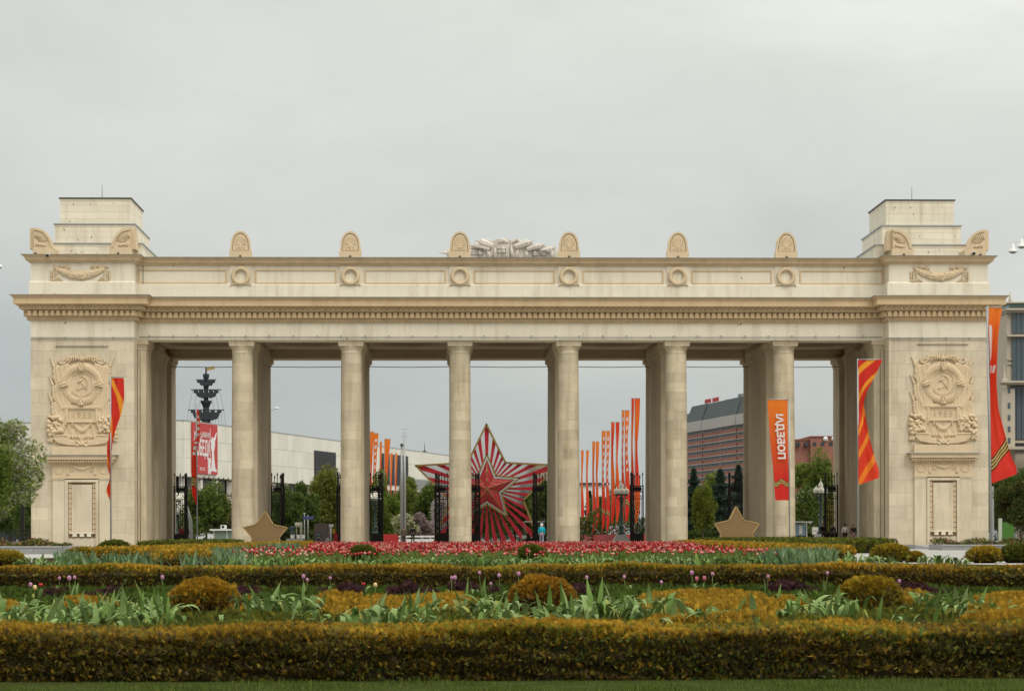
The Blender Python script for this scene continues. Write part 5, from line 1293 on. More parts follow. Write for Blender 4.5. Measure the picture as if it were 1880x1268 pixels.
mb.tube([(gx(351, 205), 205, 0), (gx(350, 205), 205, gz(955, 205)), (gx(339, 205), 205, gz(912, 205))], [.16, .16, .08], 8); mb.put('post', M['steel'], lp)
# ================================================================== PEOPLE
def skin(name, verts, edges, radii, m, parent, sub=1):
    me = bpy.data.meshes.new(name); me.from_pydata(verts, edges, []); o = bpy.data.objects.new(name, me); COL.objects.link(o)
    md = o.modifiers.new('s', 'SKIN'); md.use_smooth_shade = True
    for v, r in zip(me.skin_vertices[0].data, radii): v.radius = (r, r) if not isinstance(r, tuple) else r
    me.skin_vertices[0].data[0].use_root = True
    if sub: sb = o.modifiers.new('u', 'SUBSURF'); sb.levels = sub; sb.render_levels = sub
    dg = bpy.context.evaluated_depsgraph_get(); me2 = bpy.data.meshes.new_from_object(o.evaluated_get(dg)); bpy.data.objects.remove(o)
    me2.materials.clear(); me2.materials.append(m); me2.name = name
    return inst(name, me2, parent, WO[parent])
cmat = {}
def cm(c):
    if c not in cmat: cmat[c] = mat('fabric_%d' % len(cmat), c, .85, .12, 6)
    return cmat[c]
SKIN = mat('skin', (.42, .24, .16), .6, .05, 8)
def person(label, px, Y, h, jacket, trousers, hair=(.03, .02, .015), face=1, walk=.0, hood=False, coat=False, arms=0, rz=0.0, lean=0.0, group=None, legs=None):
    """face: -1 looks to the camera, 1 looks away"""
    x = gx(px, Y); t = thing('person', label, 'person', (x, Y, 0), group); k = h/1.72
    w = walk
    def P(a, b, c): return (a*k+lean*(c/1.7)*k, b*k*face, c*k)
    # body: pelvis, spine, neck, head, arms, legs with feet
    V = [P(0, 0, .95), P(0, 0, 1.15), P(0, .01, 1.38), P(0, .0, 1.49), P(0, .01, 1.60), P(-.18, 0, 1.41), P(-.24, .02, 1.14), P(-.23+arms*.05, .08+arms*.1, .90), P(-.22+arms*.05, .11+arms*.12, .80),
         P(.18, 0, 1.41), P(.24, .02, 1.14), P(.23-arms*.05, .08+arms*.1, .90), P(.22-arms*.05, .11+arms*.12, .80), P(-.09, 0, .90), P(-.10, .05+w*.15, .50), P(-.10, -.02+w*.18, .08), P(-.10, .16+w*.18, .04), P(.09, 0, .90), P(.10, .05-w*.12, .50), P(.10, -.02-w*.3, .08), P(.10, .16-w*.28, .04)]
    E = [(0, 1), (1, 2), (2, 3), (3, 4), (2, 5), (5, 6), (6, 7), (7, 8), (2, 9), (9, 10), (10, 11), (11, 12), (0, 13), (13, 14), (14, 15), (15, 16), (0, 17), (17, 18), (18, 19), (19, 20)]
    R = [.13, .12, .13, .055, .085, .055, .042, .035, .038, .055, .042, .035, .038, .08, .055, .042, .035, .08, .055, .042, .035]
    skin('body', V, E, [r*k for r in R], SKIN, t)
    mb = MB(); f_ = face
    hx = lean*k*.95
    mb.ball((hx, .0, 1.635*k), .108*k, 12, 9, (.86, 1, 1.12)); mb.ball((hx, .10*k*f_, 1.615*k), .02*k, 6, 4, (1, 1.2, 1.6))
    for s in (-1, 1): mb.ball((hx+s*.095*k, 0, 1.62*k), .022*k, 6, 4, (.5, 1, 1.5))
    mb.put('head', SKIN, t, local=True)
    mb = MB()
    for s in (-1, 1): mb.ball((hx+s*.035*k, .094*k*f_, 1.65*k), .012*k, 6, 4)
    mb.tube([(hx-.03*k, .10*k*f_, 1.575*k), (hx+.03*k, .10*k*f_, 1.575*k)], .006*k, 4)
    mb.put('eyes_and_mouth', cm((.05, .02, .02)), t, local=True)
    # jacket
    Vj = [P(0, 0, .98 if not coat else .62), P(0, 0, 1.2), P(0, .01, 1.40), P(-.18, 0, 1.42), P(-.25, .02, 1.14), P(-.23+arms*.05, .08+arms*.1, .91), P(.18, 0, 1.42), P(.25, .02, 1.14), P(.23-arms*.05, .08+arms*.1, .91)]
    Ej = [(0, 1), (1, 2), (2, 3), (3, 4), (4, 5), (2, 6), (6, 7), (7, 8)]
    skin('coat' if coat else 'jacket', Vj, Ej, [k*(.21 if coat else .17), .165*k, .16*k, .085*k, .068*k, .055*k, .085*k, .068*k, .055*k], cm(jacket), t)
    q = (13, 14, 15, 17, 18, 19); Vt = [P(0, 0, .97)]+[V[i] for i in q]
    skin('trousers', Vt, [(0, 1), (1, 2), (2, 3), (0, 4), (4, 5), (5, 6)], [.14*k, .10*k, .075*k, .06*k, .10*k, .075*k, .06*k], cm(trousers), t)
    mb = MB()
    for i in (15, 19): a = V[i]; mb.ball((a[0], a[1]+.07*k*f_, .045*k), .07*k, 8, 5, (.75, 1.9, .65))
    mb.put('shoes', cm((.03, .03, .03)), t, local=True)
    mb = MB()
    if hood: mb.ball((hx, -.02*k*f_, 1.645*k), .13*k, 12, 9, (.95, 1.0, 1.15)); mb.put('hat', cm(hair), t, local=True)
    else: mb.ball((hx, -.028*k*f_, 1.665*k), .113*k, 12, 9, (.95, 1, 1.05)); mb.put('hair', cm(hair), t, local=True)
    return t
person('woman in turquoise jacket and white hat walking between the star and fourth column', 994.5, 172.5, 1.68, (.0, .36, .44), (.25, .22, .28), (.65, .62, .64), 1, .4, hood=True)
person('man in black coat seen from behind right of the twin poles', 758, 212, 1.72, (.012, .012, .014), (.02, .02, .025), (.03, .02, .015), 1, .1)
person('person in long brown coat beside the twin poles', 741, 213, 1.68, (.14, .10, .075), (.05, .04, .04), (.10, .05, .03), 1, .1, coat=True)
person('woman in cream coat walking behind the low barrier', 803.5, 238, 1.66, (.62, .54, .40), (.05, .05, .05), (.30, .18, .10), -1, .7, coat=True)
person('small child in dark teal jacket left of the second column', 584.5, 178, 1.10, (.02, .06, .07), (.02, .03, .04), (.03, .03, .04), 1, .3, hood=True)
person('man in black jacket with hands together left of the right pylon', 1511.5, 190, 1.76, (.015, .016, .018), (.02, .02, .03), (.16, .08, .05), -1, 0, arms=1)
person('woman in dark grey jacket beside the black jacketed man', 1528, 189, 1.70, (.06, .06, .065), (.03, .035, .06), (.04, .02, .02), -1, 0, arms=1)
person('person in white jacket and black trousers near the right pylon', 1551.5, 181, 1.66, (.62, .59, .50), (.02, .02, .022), (.08, .05, .035), 1, .2)
person('dark haired woman with pink skirt bending beside the flag pole', 1565, 181, 1.60, (.03, .02, .022), (.45, .25, .22), (.02, .015, .015), -1, .2, lean=.12, coat=False)
person('person in red jacket in the leftmost bay', 334, 196, 1.62, (.38, .035, .04), (.03, .03, .035), (.10, .06, .04), -1, .3, lean=-.05)
person('person in dark jacket and pale cap beside the red jacketed one', 341.5, 197, 1.74, (.02, .022, .025), (.02, .02, .02), (.50, .46, .38), -1, .2, hood=True)
person('person in black in front of the lower left rays of the star', 825, 200, 1.72, (.015, .015, .017), (.02, .02, .02), (.02, .02, .02), 1, .2)
# ================================================================== VEHICLES AND SMALL THINGS
def wheel(mb, x, y, z, r, w): 
    n = 14; vs = [(x+r*cos(2*pi*i/n), y-w/2, z+r*sin(2*pi*i/n)) for i in range(n)]+[(x+r*cos(2*pi*i/n), y+w/2, z+r*sin(2*pi*i/n)) for i in range(n)]
    mb.add(vs, [tuple(range(n)), tuple(range(n, 2*n))[::-1]]+[(i, i+n, (i+1) % n+n, (i+1) % n) for i in range(n)])
Yc = 200; xc = gx(981, Yc); GC = thing('golf_cart', 'small dark golf cart with white roof before the right side of the star', 'golf cart', (xc, Yc, 0))
mb = MB(); mb.prism([(xc-1.15, .25), (xc+.9, .25), (xc+.95, .75), (xc+.35, .85), (xc+.2, .55), (xc-.35, .55), (xc-.5, .95), (xc-1.05, .9), (xc-1.2, .6)], Yc-.6, Yc+.6); mb.put('body', M['iron'], GC)
mb = MB(); mb.box(xc-1.0, xc+1.0, Yc-.65, Yc+.65, 1.98, 2.05); mb.box(xc-.85, xc+.85, Yc-.6, Yc+.6, 2.051, 2.10); mb.put('roof', M['white'], GC)
for a in (-.85, .85):
    for b in (-.55, .55): mb = MB(); mb.tube([(xc+a*1.05, Yc+b, .8), (xc+a, Yc+b, 1.99)], .03, 6); mb.put('roof_post', M['steel'], GC)
for a in (-.8, .65):
    for b in (-.55, .55): mb = MB(); wheel(mb, xc+a, Yc+b, .25, .25, .16); mb.put('wheel', M['iron'], GC)
mb = MB(); mb.box(xc-.2, xc+.6, Yc-.5, Yc+.5, .86, .98); mb.box(xc+.45, xc+.62, Yc-.5, Yc+.5, .98, 1.4); mb.put('seat', cm((.25, .05, .04)), GC)
mb = MB(); mb.box(xc-1.17, xc-.75, Yc-.63, Yc-.605, .45, .8); mb.put('number_panel', M['white'], GC)
mb = MB(); mb.tube([(xc-.55, Yc-.2, .95), (xc-.3, Yc-.2, 1.25)], .02, 5); mb.tube([(xc-.3+.12*cos(a)*.5, Yc-.2+.16*sin(a), 1.25+.12*cos(a)) for a in np.linspace(0, 6.28, 10)], .015, 4); mb.put('steering_wheel', M['iron'], GC)
Yb = 203; xb_ = gx(816, Yb); MC = thing('motor_scooter', 'dark and red motor scooter parked behind the iron gate left of the third column', 'scooter', (xb_, Yb, 0))
mb = MB(); mb.prism([(xb_-.7, .35), (xb_+.6, .35), (xb_+.75, .8), (xb_+.3, .95), (xb_, .6), (xb_-.35, .6), (xb_-.5, 1.15), (xb_-.65, 1.1)], Yb-.15, Yb+.15); mb.put('body', cm((.35, .03, .03)), MC)
for a in (-.62, .55): mb = MB(); wheel(mb, xb_+a, Yb, .28, .28, .12); mb.put('wheel', M['iron'], MC)
mb = MB(); mb.tube([(xb_-.5, Yb-.3, 1.2), (xb_-.5, Yb+.3, 1.2)], .025, 6); mb.box(xb_-.1, xb_+.6, Yb-.14, Yb+.14, .92, 1.02); mb.put('handlebar_and_seat', M['iron'], MC)
def car(label, px0, px1, Y, col, van=False, name='parked_car'):
    x0, x1 = gx(px0, Y), gx(px1, Y); L = x1-x0; h = 2.1 if van else 1.45; t = thing(name, label, 'van' if van else 'car', ((x0+x1)/2, Y, 0))
    P = [(0, .3), (1, .3), (1, .75), (.97, .95)]+([(.95, 1.0)] if not van else [(.97, 1.9), (.94, 2.08)])+([(.78, 1.4), (.42, 1.45), (.28, .98)] if not van else [(.25, 2.1), (.18, 1.95), (.10, 1.15)])+[(.03, .88), (0, .7)]
    mb = MB(); mb.prism([(x0+L*a, b) for a, b in P], Y-.85, Y+.85); mb.put('body', col, t)
    for k, (a, b) in enumerate((((.32, .46), (.52, .76)) if not van else ((.14, .28), (.34, .5)))):
        mb = MB(); z0, z1 = (1.0, 1.34) if not van else (1.25, 1.85); mb.prism([(x0+L*a, z0), (x0+L*b, z0), (x0+L*(b-.02), z1), (x0+L*(a+.05), z1)], Y-.865, Y-.851); mb.put('window', M['glass'], t)
    for a in (.18, .82):
        mb = MB(); wheel(mb, x0+L*a, Y-.75, .33, .33, .24); mb.put('wheel', M['iron'], t)
        mb = MB(); wheel(mb, x0+L*a, Y-.882, .33, .18, .02); mb.put('rim', M['steel'], t)
    mb = MB(); mb.box(x0-.01, x0+.12, Y-.80, Y-.55, .62, .74); mb.put('headlight', M['globe'], t)
    return t
car('white van partly hidden by the flag pole in the leftmost bay', 362, 452, 254, M['white'], True, 'parked_van')
car('dark grey car beyond the iron gate at the left pylon', 296, 344, 250, cm((.06, .07, .08)))
car('pale silver car behind the walking woman in cream coat', 770, 842, 250, cm((.35, .38, .40)))
car('silver car beyond the fence right of the right pylon', 1812, 1862, 252, cm((.30, .31, .33)))
car('dark car beyond the fence at the left edge', -10, 44, 250, cm((.05, .05, .055)))
Y = 226; K = thing('green_kiosk', 'small grey-green kiosk with white roof and air conditioner left of the first column', 'kiosk', (gx(407, Y), Y, 0))
a, b = gx(391, Y), gx(425, Y); mb = MB(); mb.box(a, b, Y, Y+2.2, 0, gz(972, Y, 400)); mb.put('wall', cm((.16, .21, .17)), K); mb = MB(); mb.box(a-.3, b+.2, Y-.3, Y+2.4, gz(972, Y, 400), gz(969.5, Y, 400)); mb.put('roof', M['white'], K)
mb = MB(); c, d = gx(405, Y), gx(415.5, Y); mb.box(c, d, Y, Y+.4, gz(969, Y, 400), gz(962, Y, 400)); ac = mb.put('air_conditioner', M['white'], K)
mb = MB(); wheel(mb, (c+d)/2-.05, Y-.01, gz(965.5, Y, 400), .15, .02); mb.put('fan_grille', M['iron'], ac)
mb = MB(); mb.box(a+.06, a+.12, Y-.01, Y, .1, 1.4); mb.box(b-.5, b-.44, Y-.01, Y, .1, 1.4); mb.put('corner_strips', M['white'], K)
Y = 222; SG = thing('blue_direction_sign', 'blue direction sign on grey post left of the dark kiosk', 'sign', (gx(565, Y), Y, 0))
mb = MB(); x = gx(565.5, Y); mb.tube([(x, Y, 0), (x, Y, gz(944, Y, 565))], .05, 6); mb.put('post', M['steel'], SG); mb = MB(); mb.box(gx(556, Y), gx(576, Y), Y-.1, Y-.06, gz(952, Y, 565), gz(946.5, Y, 565)); mb.put('sign_plate', cm((.05, .06, .16)), SG)
P2 = thing('signal_post', 'white-topped grey post left of the blue sign', 'post', (gx(559, Y), Y, 0)); mb = MB(); x = gx(559, Y); mb.tube([(x, Y, 0), (x, Y, gz(941, Y, 559))], .05, 6); mb.ball((x, Y, gz(941.5, Y, 559)), .1, 8, 5); mb.put('post', M['steel'], P2)
Y = 208
for k, (px, w) in enumerate(((537, 7), (548, 6.5), (556.5, 7))):
    t = thing('small_white_board', '%s of three small white boards right of the wooden star' % ('leftmost', 'middle', 'rightmost')[k], 'board', (gx(px, Y), Y, 0), 'small white boards beyond the gate')
    mb = MB(); mb.box(gx(px-w/2, Y), gx(px+w/2, Y), Y, Y+.05, gz(987, Y, 540), gz(980, Y, 540)); mb.put('panel', M['white'], t); mb = MB(); mb.tube([(gx(px, Y), Y+.1, 0), (gx(px, Y), Y+.1, .6)], .03, 5); mb.put('foot', M['steel'], t)
Y = 214; t = thing('dark_sculpture', 'dark bronze group with pale drapery behind the wooden star', 'statue', (gx(535, Y), Y, 0)); s = Y/F
mb = MB(); x = gx(533, Y); mb.box(x-.4, x+1.2, Y, Y+.8, 0, .5); mb.put('base', M['granite'], t)
skin('figure', [(0, .4, .5), (0, .4, 1.2), (.02, .4, 1.6), (.03, .4, 1.78), (-.3, .4, 1.45), (-.55, .4, 1.6), (.35, .4, 1.5), (.6, .4, 1.9), (-.15, .4, .5), (.3, .4, .9), (.5, .4, .5)], [(1, 2), (2, 3), (2, 4), (4, 5), (2, 6), (6, 7), (1, 0), (1, 9), (9, 10)], [.12, .16, .13, .12, .07, .05, .07, .05, .1, .12, .08], cm((.04, .06, .06)), t)
mb = MB(); 
for k in range(6): mb.tube([(gx(542+k*1.4, Y), Y+.3, gz(958, Y, 545)), (gx(542.5+k*1.4, Y), Y+.25, gz(966, Y, 545))], .05, 5)
for px in (544, 551, 553.5): mb.tube([(gx(px, Y), Y+.4, 0), (gx(px, Y), Y+.4, gz(957, Y, 545))], .035, 5)
mb.put('drapery_frame', cm((.40, .37, .30)), t)
Y = 224; t = thing('dark_kiosk', 'dark brown slatted kiosk left of the second column', 'kiosk', (gx(590, Y), Y, 0)); a, b = gx(577, Y), gx(604, Y)
mb = MB(); mb.box(a, b, Y+.05, Y+2, 0, gz(960, Y, 590)); mb.put('wall', cm((.05, .038, .035)), t)
for k in range(9): mb = MB(); mb.box(a+k*(b-a)/9+.02, a+(k+1)*(b-a)/9-.02, Y, Y+.05, .05, gz(960, Y, 590)-.03); mb.put('slat', cm((.06, .045, .04)), t)
mb = MB(); x = gx(607.5, Y); mb.tube([(x, Y, 0), (x, Y, gz(963, Y, 607))], .06, 6); mb.box(x-.2, x+.25, Y-.1, Y+.1, gz(966, Y, 607), gz(961, Y, 607)); mb.put('ticket_post', M['steel'], t)
Y = 186; t = thing('red_stand', 'narrow red stand with yellow top left of the second column', 'stand', (gx(616, Y), Y, 0)); x = gx(616.3, Y)
mb = MB(); mb.prism([(x-.16, 0), (x+.17, 0), (x+.17, 1.0), (x-.17, 1.0)], Y-.15, Y+.15); mb.put('column', M['red'], t)
mb = MB(); mb.lathe([(.12, 0), (.14, .12), (.08, .25), (.1, .33), (.04, .42)], x-.14, Y, 10, z0=1.0); mb.put('top', cm((.70, .36, .04)), t)
t = thing('concrete_bollard', 'small pale bollard between child and red stand', 'bollard', (gx(601, 200), 200, 0)); mb = MB(); mb.lathe([(.18, 0), (.16, .4), (.1, .55), (.05, .6)], gx(601, 200), 200, 12); mb.put('bollard', M['granite'], t)
Y = 206; t = thing('poster_stand', 'blue poster stand with flat white roof right of the sixth column', 'poster stand', (gx(1472, Y), Y, 0))
mb = MB(); mb.box(gx(1459, Y), gx(1479, Y), Y, Y+.1, gz(984, Y, 1470), gz(963, Y, 1470)); mb.put('panel', cm((.22, .33, .42)), t)
mb = MB(); mb.box(gx(1467, Y), gx(1473, Y), Y-.02, Y-.002, gz(981, Y, 1470), gz(966, Y, 1470)); mb.put('print', M['white'], t)
mb = MB(); mb.box(gx(1450, Y), gx(1491, Y), Y-.4, Y+.8, gz(959.5, Y, 1470), gz(957.8, Y, 1470)); mb.put('roof', M['white'], t)
mb = MB(); mb.box(gx(1480.5, Y), gx(1482, Y), Y, Y+.08, 0, gz(959, Y, 1470)); mb.box(gx(1456, Y), gx(1457.5, Y), Y, Y+.08, 0, gz(959, Y, 1470)); mb.put('post', M['white'], t)
Y = 208; t = thing('white_notice', 'small white notice board left of the two men by the pylon', 'notice', (gx(1497, Y), Y, 0)); mb = MB(); mb.box(gx(1491.5, Y), gx(1502.5, Y), Y, Y+.06, gz(982, Y, 1497), gz(968.5, Y, 1497)); mb.put('panel', M['white'], t); mb = MB(); mb.box(gx(1496, Y), gx(1498, Y), Y+.07, Y+.12, 0, 1.2); mb.put('foot', M['steel'], t)
mb = MB(); mb.box(gx(1494, Y), gx(1500, Y), Y-.012, Y-.002, gz(976, Y, 1497), gz(974.6, Y, 1497)); mb.put('faint_print', cm((.4, .2, .2)), t)
Y = 222; t = thing('white_barrier', 'low white barrier behind the walkers right of the twin poles', 'barrier', (gx(785, Y), Y, 0)); mb = MB(); mb.box(gx(732, Y), gx(842, Y), Y, Y+.2, .0, .45); mb.box(gx(732, Y), gx(842, Y), Y-.1, Y+.3, .62, .78); mb.put('rails', M['white'], t)
for k in range(6): mb = MB(); xx = gx(734+k*21, Y); mb.box(xx, xx+.1, Y+.02, Y+.18, .45, .62); mb.put('post', M['steel'], t)
Y = 236; t = thing('bus_shelter', 'pale open shelter left of the big star', 'shelter', (gx(805, Y), Y, 0)); mb = MB(); mb.box(gx(786, Y), gx(822, Y), Y, Y+1.6, 2.05, 2.2); mb.put('roof', M['white'], t)
for px in (788, 797, 806, 815): mb = MB(); xx = gx(px, Y); mb.box(xx, xx+.08, Y+.1, Y+.2, 0, 2.05); mb.put('post', cm((.4, .38, .25)), t)
# planters, fences and boards beside the pylons
def planter(label, pxa, pxb, Y, h, d=3.0):
    a, b = gx(pxa, Y), gx(pxb, Y); t = thing('granite_planter', label, 'planter', ((a+b)/2, Y, 0))
    n = max(3, int((b-a)/1.1))
    for k in range(n): mb = MB(); mb.box(a+k*(b-a)/n+.004, a+(k+1)*(b-a)/n-.004, Y, Y+.3, 0, h-.06); mb.put('kerb_stone', M['granite'], t)
    mb = MB(); mb.box(a, b, Y-.04, Y+.36, h-.058, h); mb.put('coping', M['zinc'] if False else cm((.36, .36, .35)), t)
    mb = MB(); mb.box(a+.3, b, Y+.3, Y+d, 0, h-.08); mb.put('soil', M['soil'], t)
    mb = MB(); mb.box(a, a+.29, Y+.301, Y+d, 0, h); mb.put('end_kerb', M['granite'], t)
    mb = MB(); mb.box(b-.29+.3, b+.31, Y+.301, Y+d, 0, h); mb.put('end_kerb', M['granite'], t)
    rg = np.random.default_rng(int(abs(pxa))+3); n = 2600; P = np.stack([rg.uniform(a, b, n), rg.uniform(Y+.2, Y+d, n), h+rg.random(n)**1.3*.38*(.6+.5*np.sin(np.linspace(0, 1, n)*0+rg.uniform(0, 6, 1)))], 1); P[:, 2] = h+rg.random(n)*.34*(.55+.45*np.sin(P[:, 0]*3.3))
    C = colors(n, rg, GD+GM, .25); k = rg.random(n); C[k < .10] = (.25, .04, .05); C[(k > .1) & (k < .16)] = (.45, .22, .22); C[(k > .16) & (k < .2)] = (.45, .30, .06)
    inst('mixed_flowers', scatter('mixed_flowers', P, CL_T, CL_F, rg.uniform(.07, .15, n), rotmats(n, rg), C, M['leaf'], ((a+b)/2, Y, 0)), t, ((a+b)/2, Y, 0)); return t
planter('long granite planter with mixed flowers at the left edge', -40, 112, 98, .36)
planter('granite planter with mixed flowers before the right pylon', 1729, 1930, 109, .28)
mb = MB(); a, b = gx(1680, 118), gx(1706, 118); t = thing('granite_ramp_kerb', 'low granite wedge kerb before the right pylon niche', 'kerb', (a, 118, 0)); mb.prism([(a, 0), (b, 0), (b, .10), (a, .22)], 118, 124); mb.put('kerb_stone', M['granite'], t)
Y = 186
t = thing('iron_fence', 'dark iron fence with ring pattern on a stone base left of the left pylon', 'fence', (gx(20, Y), Y, 0)); a, b = gx(-60, Y), gx(56, Y)
mb = MB(); mb.box(a, b, Y, Y+.4, 0, .35); mb.put('stone_base', M['granite'], t)
for z in (.55, 1.25): mb = MB(); mb.box(a, b, Y+.15, Y+.22, z, z+.07); mb.put('rail', M['iron'], t)
for k in range(18):
    x = a+(k+.5)*(b-a)/18; mb = MB(); mb.tube([(x, Y+.18, .35), (x, Y+.18, 1.3)], .02, 5); mb.tube([(x+.12*cos(q), Y+.18, .95+.12*sin(q)) for q in np.linspace(0, 6.28, 9)], .018, 4); mb.put('ring_baluster', M['iron'], t)
for px in (41, -20): mb = MB(); x = gx(px, Y); mb.box(x-.15, x+.15, Y-.05, Y+.3, 0, 4.5); mb.lathe([(.1, 0), (.2, .2), (.02, .7)], x, Y+.12, 8, z0=4.5); mb.put('fence_post', M['iron'], t)
t = thing('iron_fence', 'dark iron railing behind the green board right of the right pylon', 'fence', (gx(1860, 200), 200, 0)); Y = 200; a, b = gx(1822, Y), gx(1960, Y)
for z in (.3, 3.2): mb = MB(); mb.box(a, b, Y, Y+.07, z, z+.08); mb.put('rail', M['iron'], t)
for k in range(46): x = a+k*(b-a)/45; mb = MB(); spear(mb, 0, .0, 3.7, .02); mb.v = [(p+x, q+Y+.03, r) for p, q, r in mb.v]; mb.put('bar', M['iron'], t)
Y = 180; t = thing('green_board', 'plain green board with pale side panel under the right edge tree', 'board', (gx(1850, Y), Y, 0))
mb = MB(); mb.box(gx(1840.5, Y), gx(1862, Y), Y, Y+.3, 0.0, gz(960, Y, 1850)); mb.put('green_panel', cm((.06, .16, .03)), t); mb = MB(); mb.box(gx(1834, Y), gx(1840, Y), Y+.02, Y+.28, 0, gz(953, Y, 1850)); mb.put('side_panel', cm((.40, .45, .36)), t)
t = thing('grey_service_post', 'grey square post close to the right pylon corner', 'post', (gx(1823, 168), 168, 0)); mb = MB(); mb.box(gx(1821, 168), gx(1825, 168), 168, 168.2, 0, gz(894, 168, 1823)); mb.put('post', M['steel'], t)
# ================================================================== GARDEN
GOLD = ((.36, .215, .022), (.28, .17, .018), (.43, .255, .028)); OLV = ((.20, .155, .034), (.13, .11, .03), (.07, .06, .024), (.29, .21, .036), (.11, .075, .04), (.15, .15, .032)); GRN = ((.09, .105, .016), (.12, .13, .02), (.06, .078, .013), (.17, .15, .02))
# thuja spray: a flat forked fan
SP_T, SP_F = [], []
for (x0, z0, x1, z1, w) in ((0, 0, 0, 1, .13), (0, .18, -.42, .62, .10), (0, .18, .42, .66, .10), (0, .42, -.30, .92, .08), (0, .42, .31, .90, .08)):
    dx, dz = x1-x0, z1-z0; L = math.hypot(dx, dz); nx_, nz_ = -dz/L*w, dx/L*w; b = len(SP_T)
    SP_T += [(x0-nx_*.6, .04*z0, z0-nz_*.6), (x0+nx_*.6, .04*z0, z0+nz_*.6), (x0+dx*.6+nx_, .10, z0+dz*.6+nz_), (x1, .16*z1, z1)]
    SP_F += [(b, b+1, b+2, b+3)]
SP_T = np.array(SP_T); SP_F = np.array(SP_F)
def fronds(name, P, O, size, C, parent, origin, spread=.7):
    return inst(name, scatter(name, P, SP_T, SP_F, size, rotmats(len(P), RGN, O, spread), C, M['leaf'], origin), parent, origin)
RGN = np.random.default_rng(77)
def lump(a, b, s=1.0): return .5+.5*np.sin(a*2.3*s+1.7*np.sin(b*3.1*s))*np.cos(b*2.9*s+a*1.3*s)
def hedge(label, path, w, h, n, size, name='clipped_hedge', gold=.62, group=None, top=GOLD, side=OLV, uneven=.03, goldspeck=.10, kindcat='hedge'):
    path = [Vector((p[0], p[1], 0)) for p in path]; L = [0]
    for a, b in zip(path, path[1:]): L.append(L[-1]+(b-a).length)
    o = path[0]; t = thing(name, label, kindcat, tuple((path[0]+path[-1])/2), group); og = WO[t]
    s = RGN.uniform(0, L[-1], n); i = np.clip(np.searchsorted(L, s)-1, 0, len(path)-2)
    PA = np.array([[p.x, p.y] for p in path]); La = np.array(L)
    d = PA[1:]-PA[:-1]; ln = np.linalg.norm(d, axis=1); u = d/ln[:, None]; nv = np.stack([-u[:, 1], u[:, 0]], 1)
    # smooth normals at the joints
    c = PA[i]+u[i]*(s-La[i])[:, None]; nn = nv[i]
    per = RGN.uniform(0, 2*h+w, n); X = np.zeros(n); Z = np.zeros(n); O = np.zeros((n, 3))
    f = per < h; tp = (per >= h) & (per < h+w); bk = per >= h+w
    hh = h*(1+.05*np.sin(s*1.7)+.04*np.sin(s*4.1+1))
    X[f] = -w/2; Z[f] = per[f]/h*hh[f]; O[f, 0] = -1
    X[tp] = per[tp]-h-w/2; Z[tp] = hh[tp]; O[tp, 2] = 1
    X[bk] = w/2; Z[bk] = (per[bk]-h-w)/h*hh[bk]; O[bk, 0] = 1
    # round the shoulders
    rr = min(w, h)*.28; cxr = np.clip(X, -(w/2-rr), w/2-rr); czr = np.minimum(Z, hh-rr); vx, vz = X-cxr, Z-czr; q = np.hypot(vx, vz); k = (q > rr)
    X = np.where(k, cxr+vx/np.maximum(q, 1e-6)*rr, X); Z = np.where(k, czr+vz/np.maximum(q, 1e-6)*rr, Z)
    O[k, 0] = vx[k]; O[k, 2] = vz[k]
    lm = lump(s, Z*6+X*3, 1.6); X2 = X*(1+0*s)-np.sign(X)*lm*uneven*1.6*(np.abs(X) > w*.3); Z = Z-(RGN.random(n)*uneven)*(O[:, 2] > .5)
    gl = lump(s*.9+3, Z*2+X, 1.0)
    dep = RGN.random(n)**2*size*1.2+size*4.2*np.clip(.38-lump(s*3.1, Z*11+X*5, 1.2), 0, 1)*(O[:, 2] < .7); nrm = np.maximum(np.linalg.norm(O, axis=1), 1e-6)[:, None]; O = O/nrm
    X2 = X2-O[:, 0]*dep; Z = np.maximum(Z-O[:, 2]*dep, .01)
    P = np.stack([c[:, 0]+nn[:, 0]*X2, c[:, 1]+nn[:, 1]*X2, Z], 1)
    OW = np.stack([nn[:, 0]*O[:, 0], nn[:, 1]*O[:, 0], O[:, 2]+.55], 1)
    ec = RGN.random(n) < min(.12, 1.6*w/L[-1]); e1 = ec & (RGN.random(n) < .5); e0 = ec & ~e1      # the two rounded ends
    for em_, ip, iu, sg in ((e0, 0, 0, -1.), (e1, len(path)-1, len(path)-2, 1.)):
        q_ = em_.sum(); xx = RGN.uniform(-w/2, w/2, q_); zz = h*RGN.random(q_); bul = .18*w*(1-(xx/(w/2))**2)*(1-.5*zz/h)
        P[em_] = np.stack([PA[ip][0]+nv[iu][0]*xx+u[iu][0]*sg*bul, PA[ip][1]+nv[iu][1]*xx+u[iu][1]*sg*bul, zz], 1); OW[em_] = np.array([u[iu][0]*sg, u[iu][1]*sg, .5]); Z[em_] = zz; OW /= np.linalg.norm(OW, axis=1)[:, None]
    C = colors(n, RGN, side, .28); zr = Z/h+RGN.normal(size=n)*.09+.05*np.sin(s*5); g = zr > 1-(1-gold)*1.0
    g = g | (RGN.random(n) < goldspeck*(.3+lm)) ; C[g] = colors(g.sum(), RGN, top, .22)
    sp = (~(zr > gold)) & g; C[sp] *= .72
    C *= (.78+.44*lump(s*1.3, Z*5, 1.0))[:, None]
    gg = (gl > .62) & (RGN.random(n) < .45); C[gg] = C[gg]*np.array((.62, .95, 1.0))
    SZ = RGN.uniform(.6, 1.35, n); sh = (RGN.random(n) < .012) & (Z > h*.5); SZ[sh] *= 1.5; C[sh] *= 1.15
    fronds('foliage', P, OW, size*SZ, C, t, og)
    # woody dark inside
    mb = MB(); m = len(path); vs = []; ins = size*.9+uneven
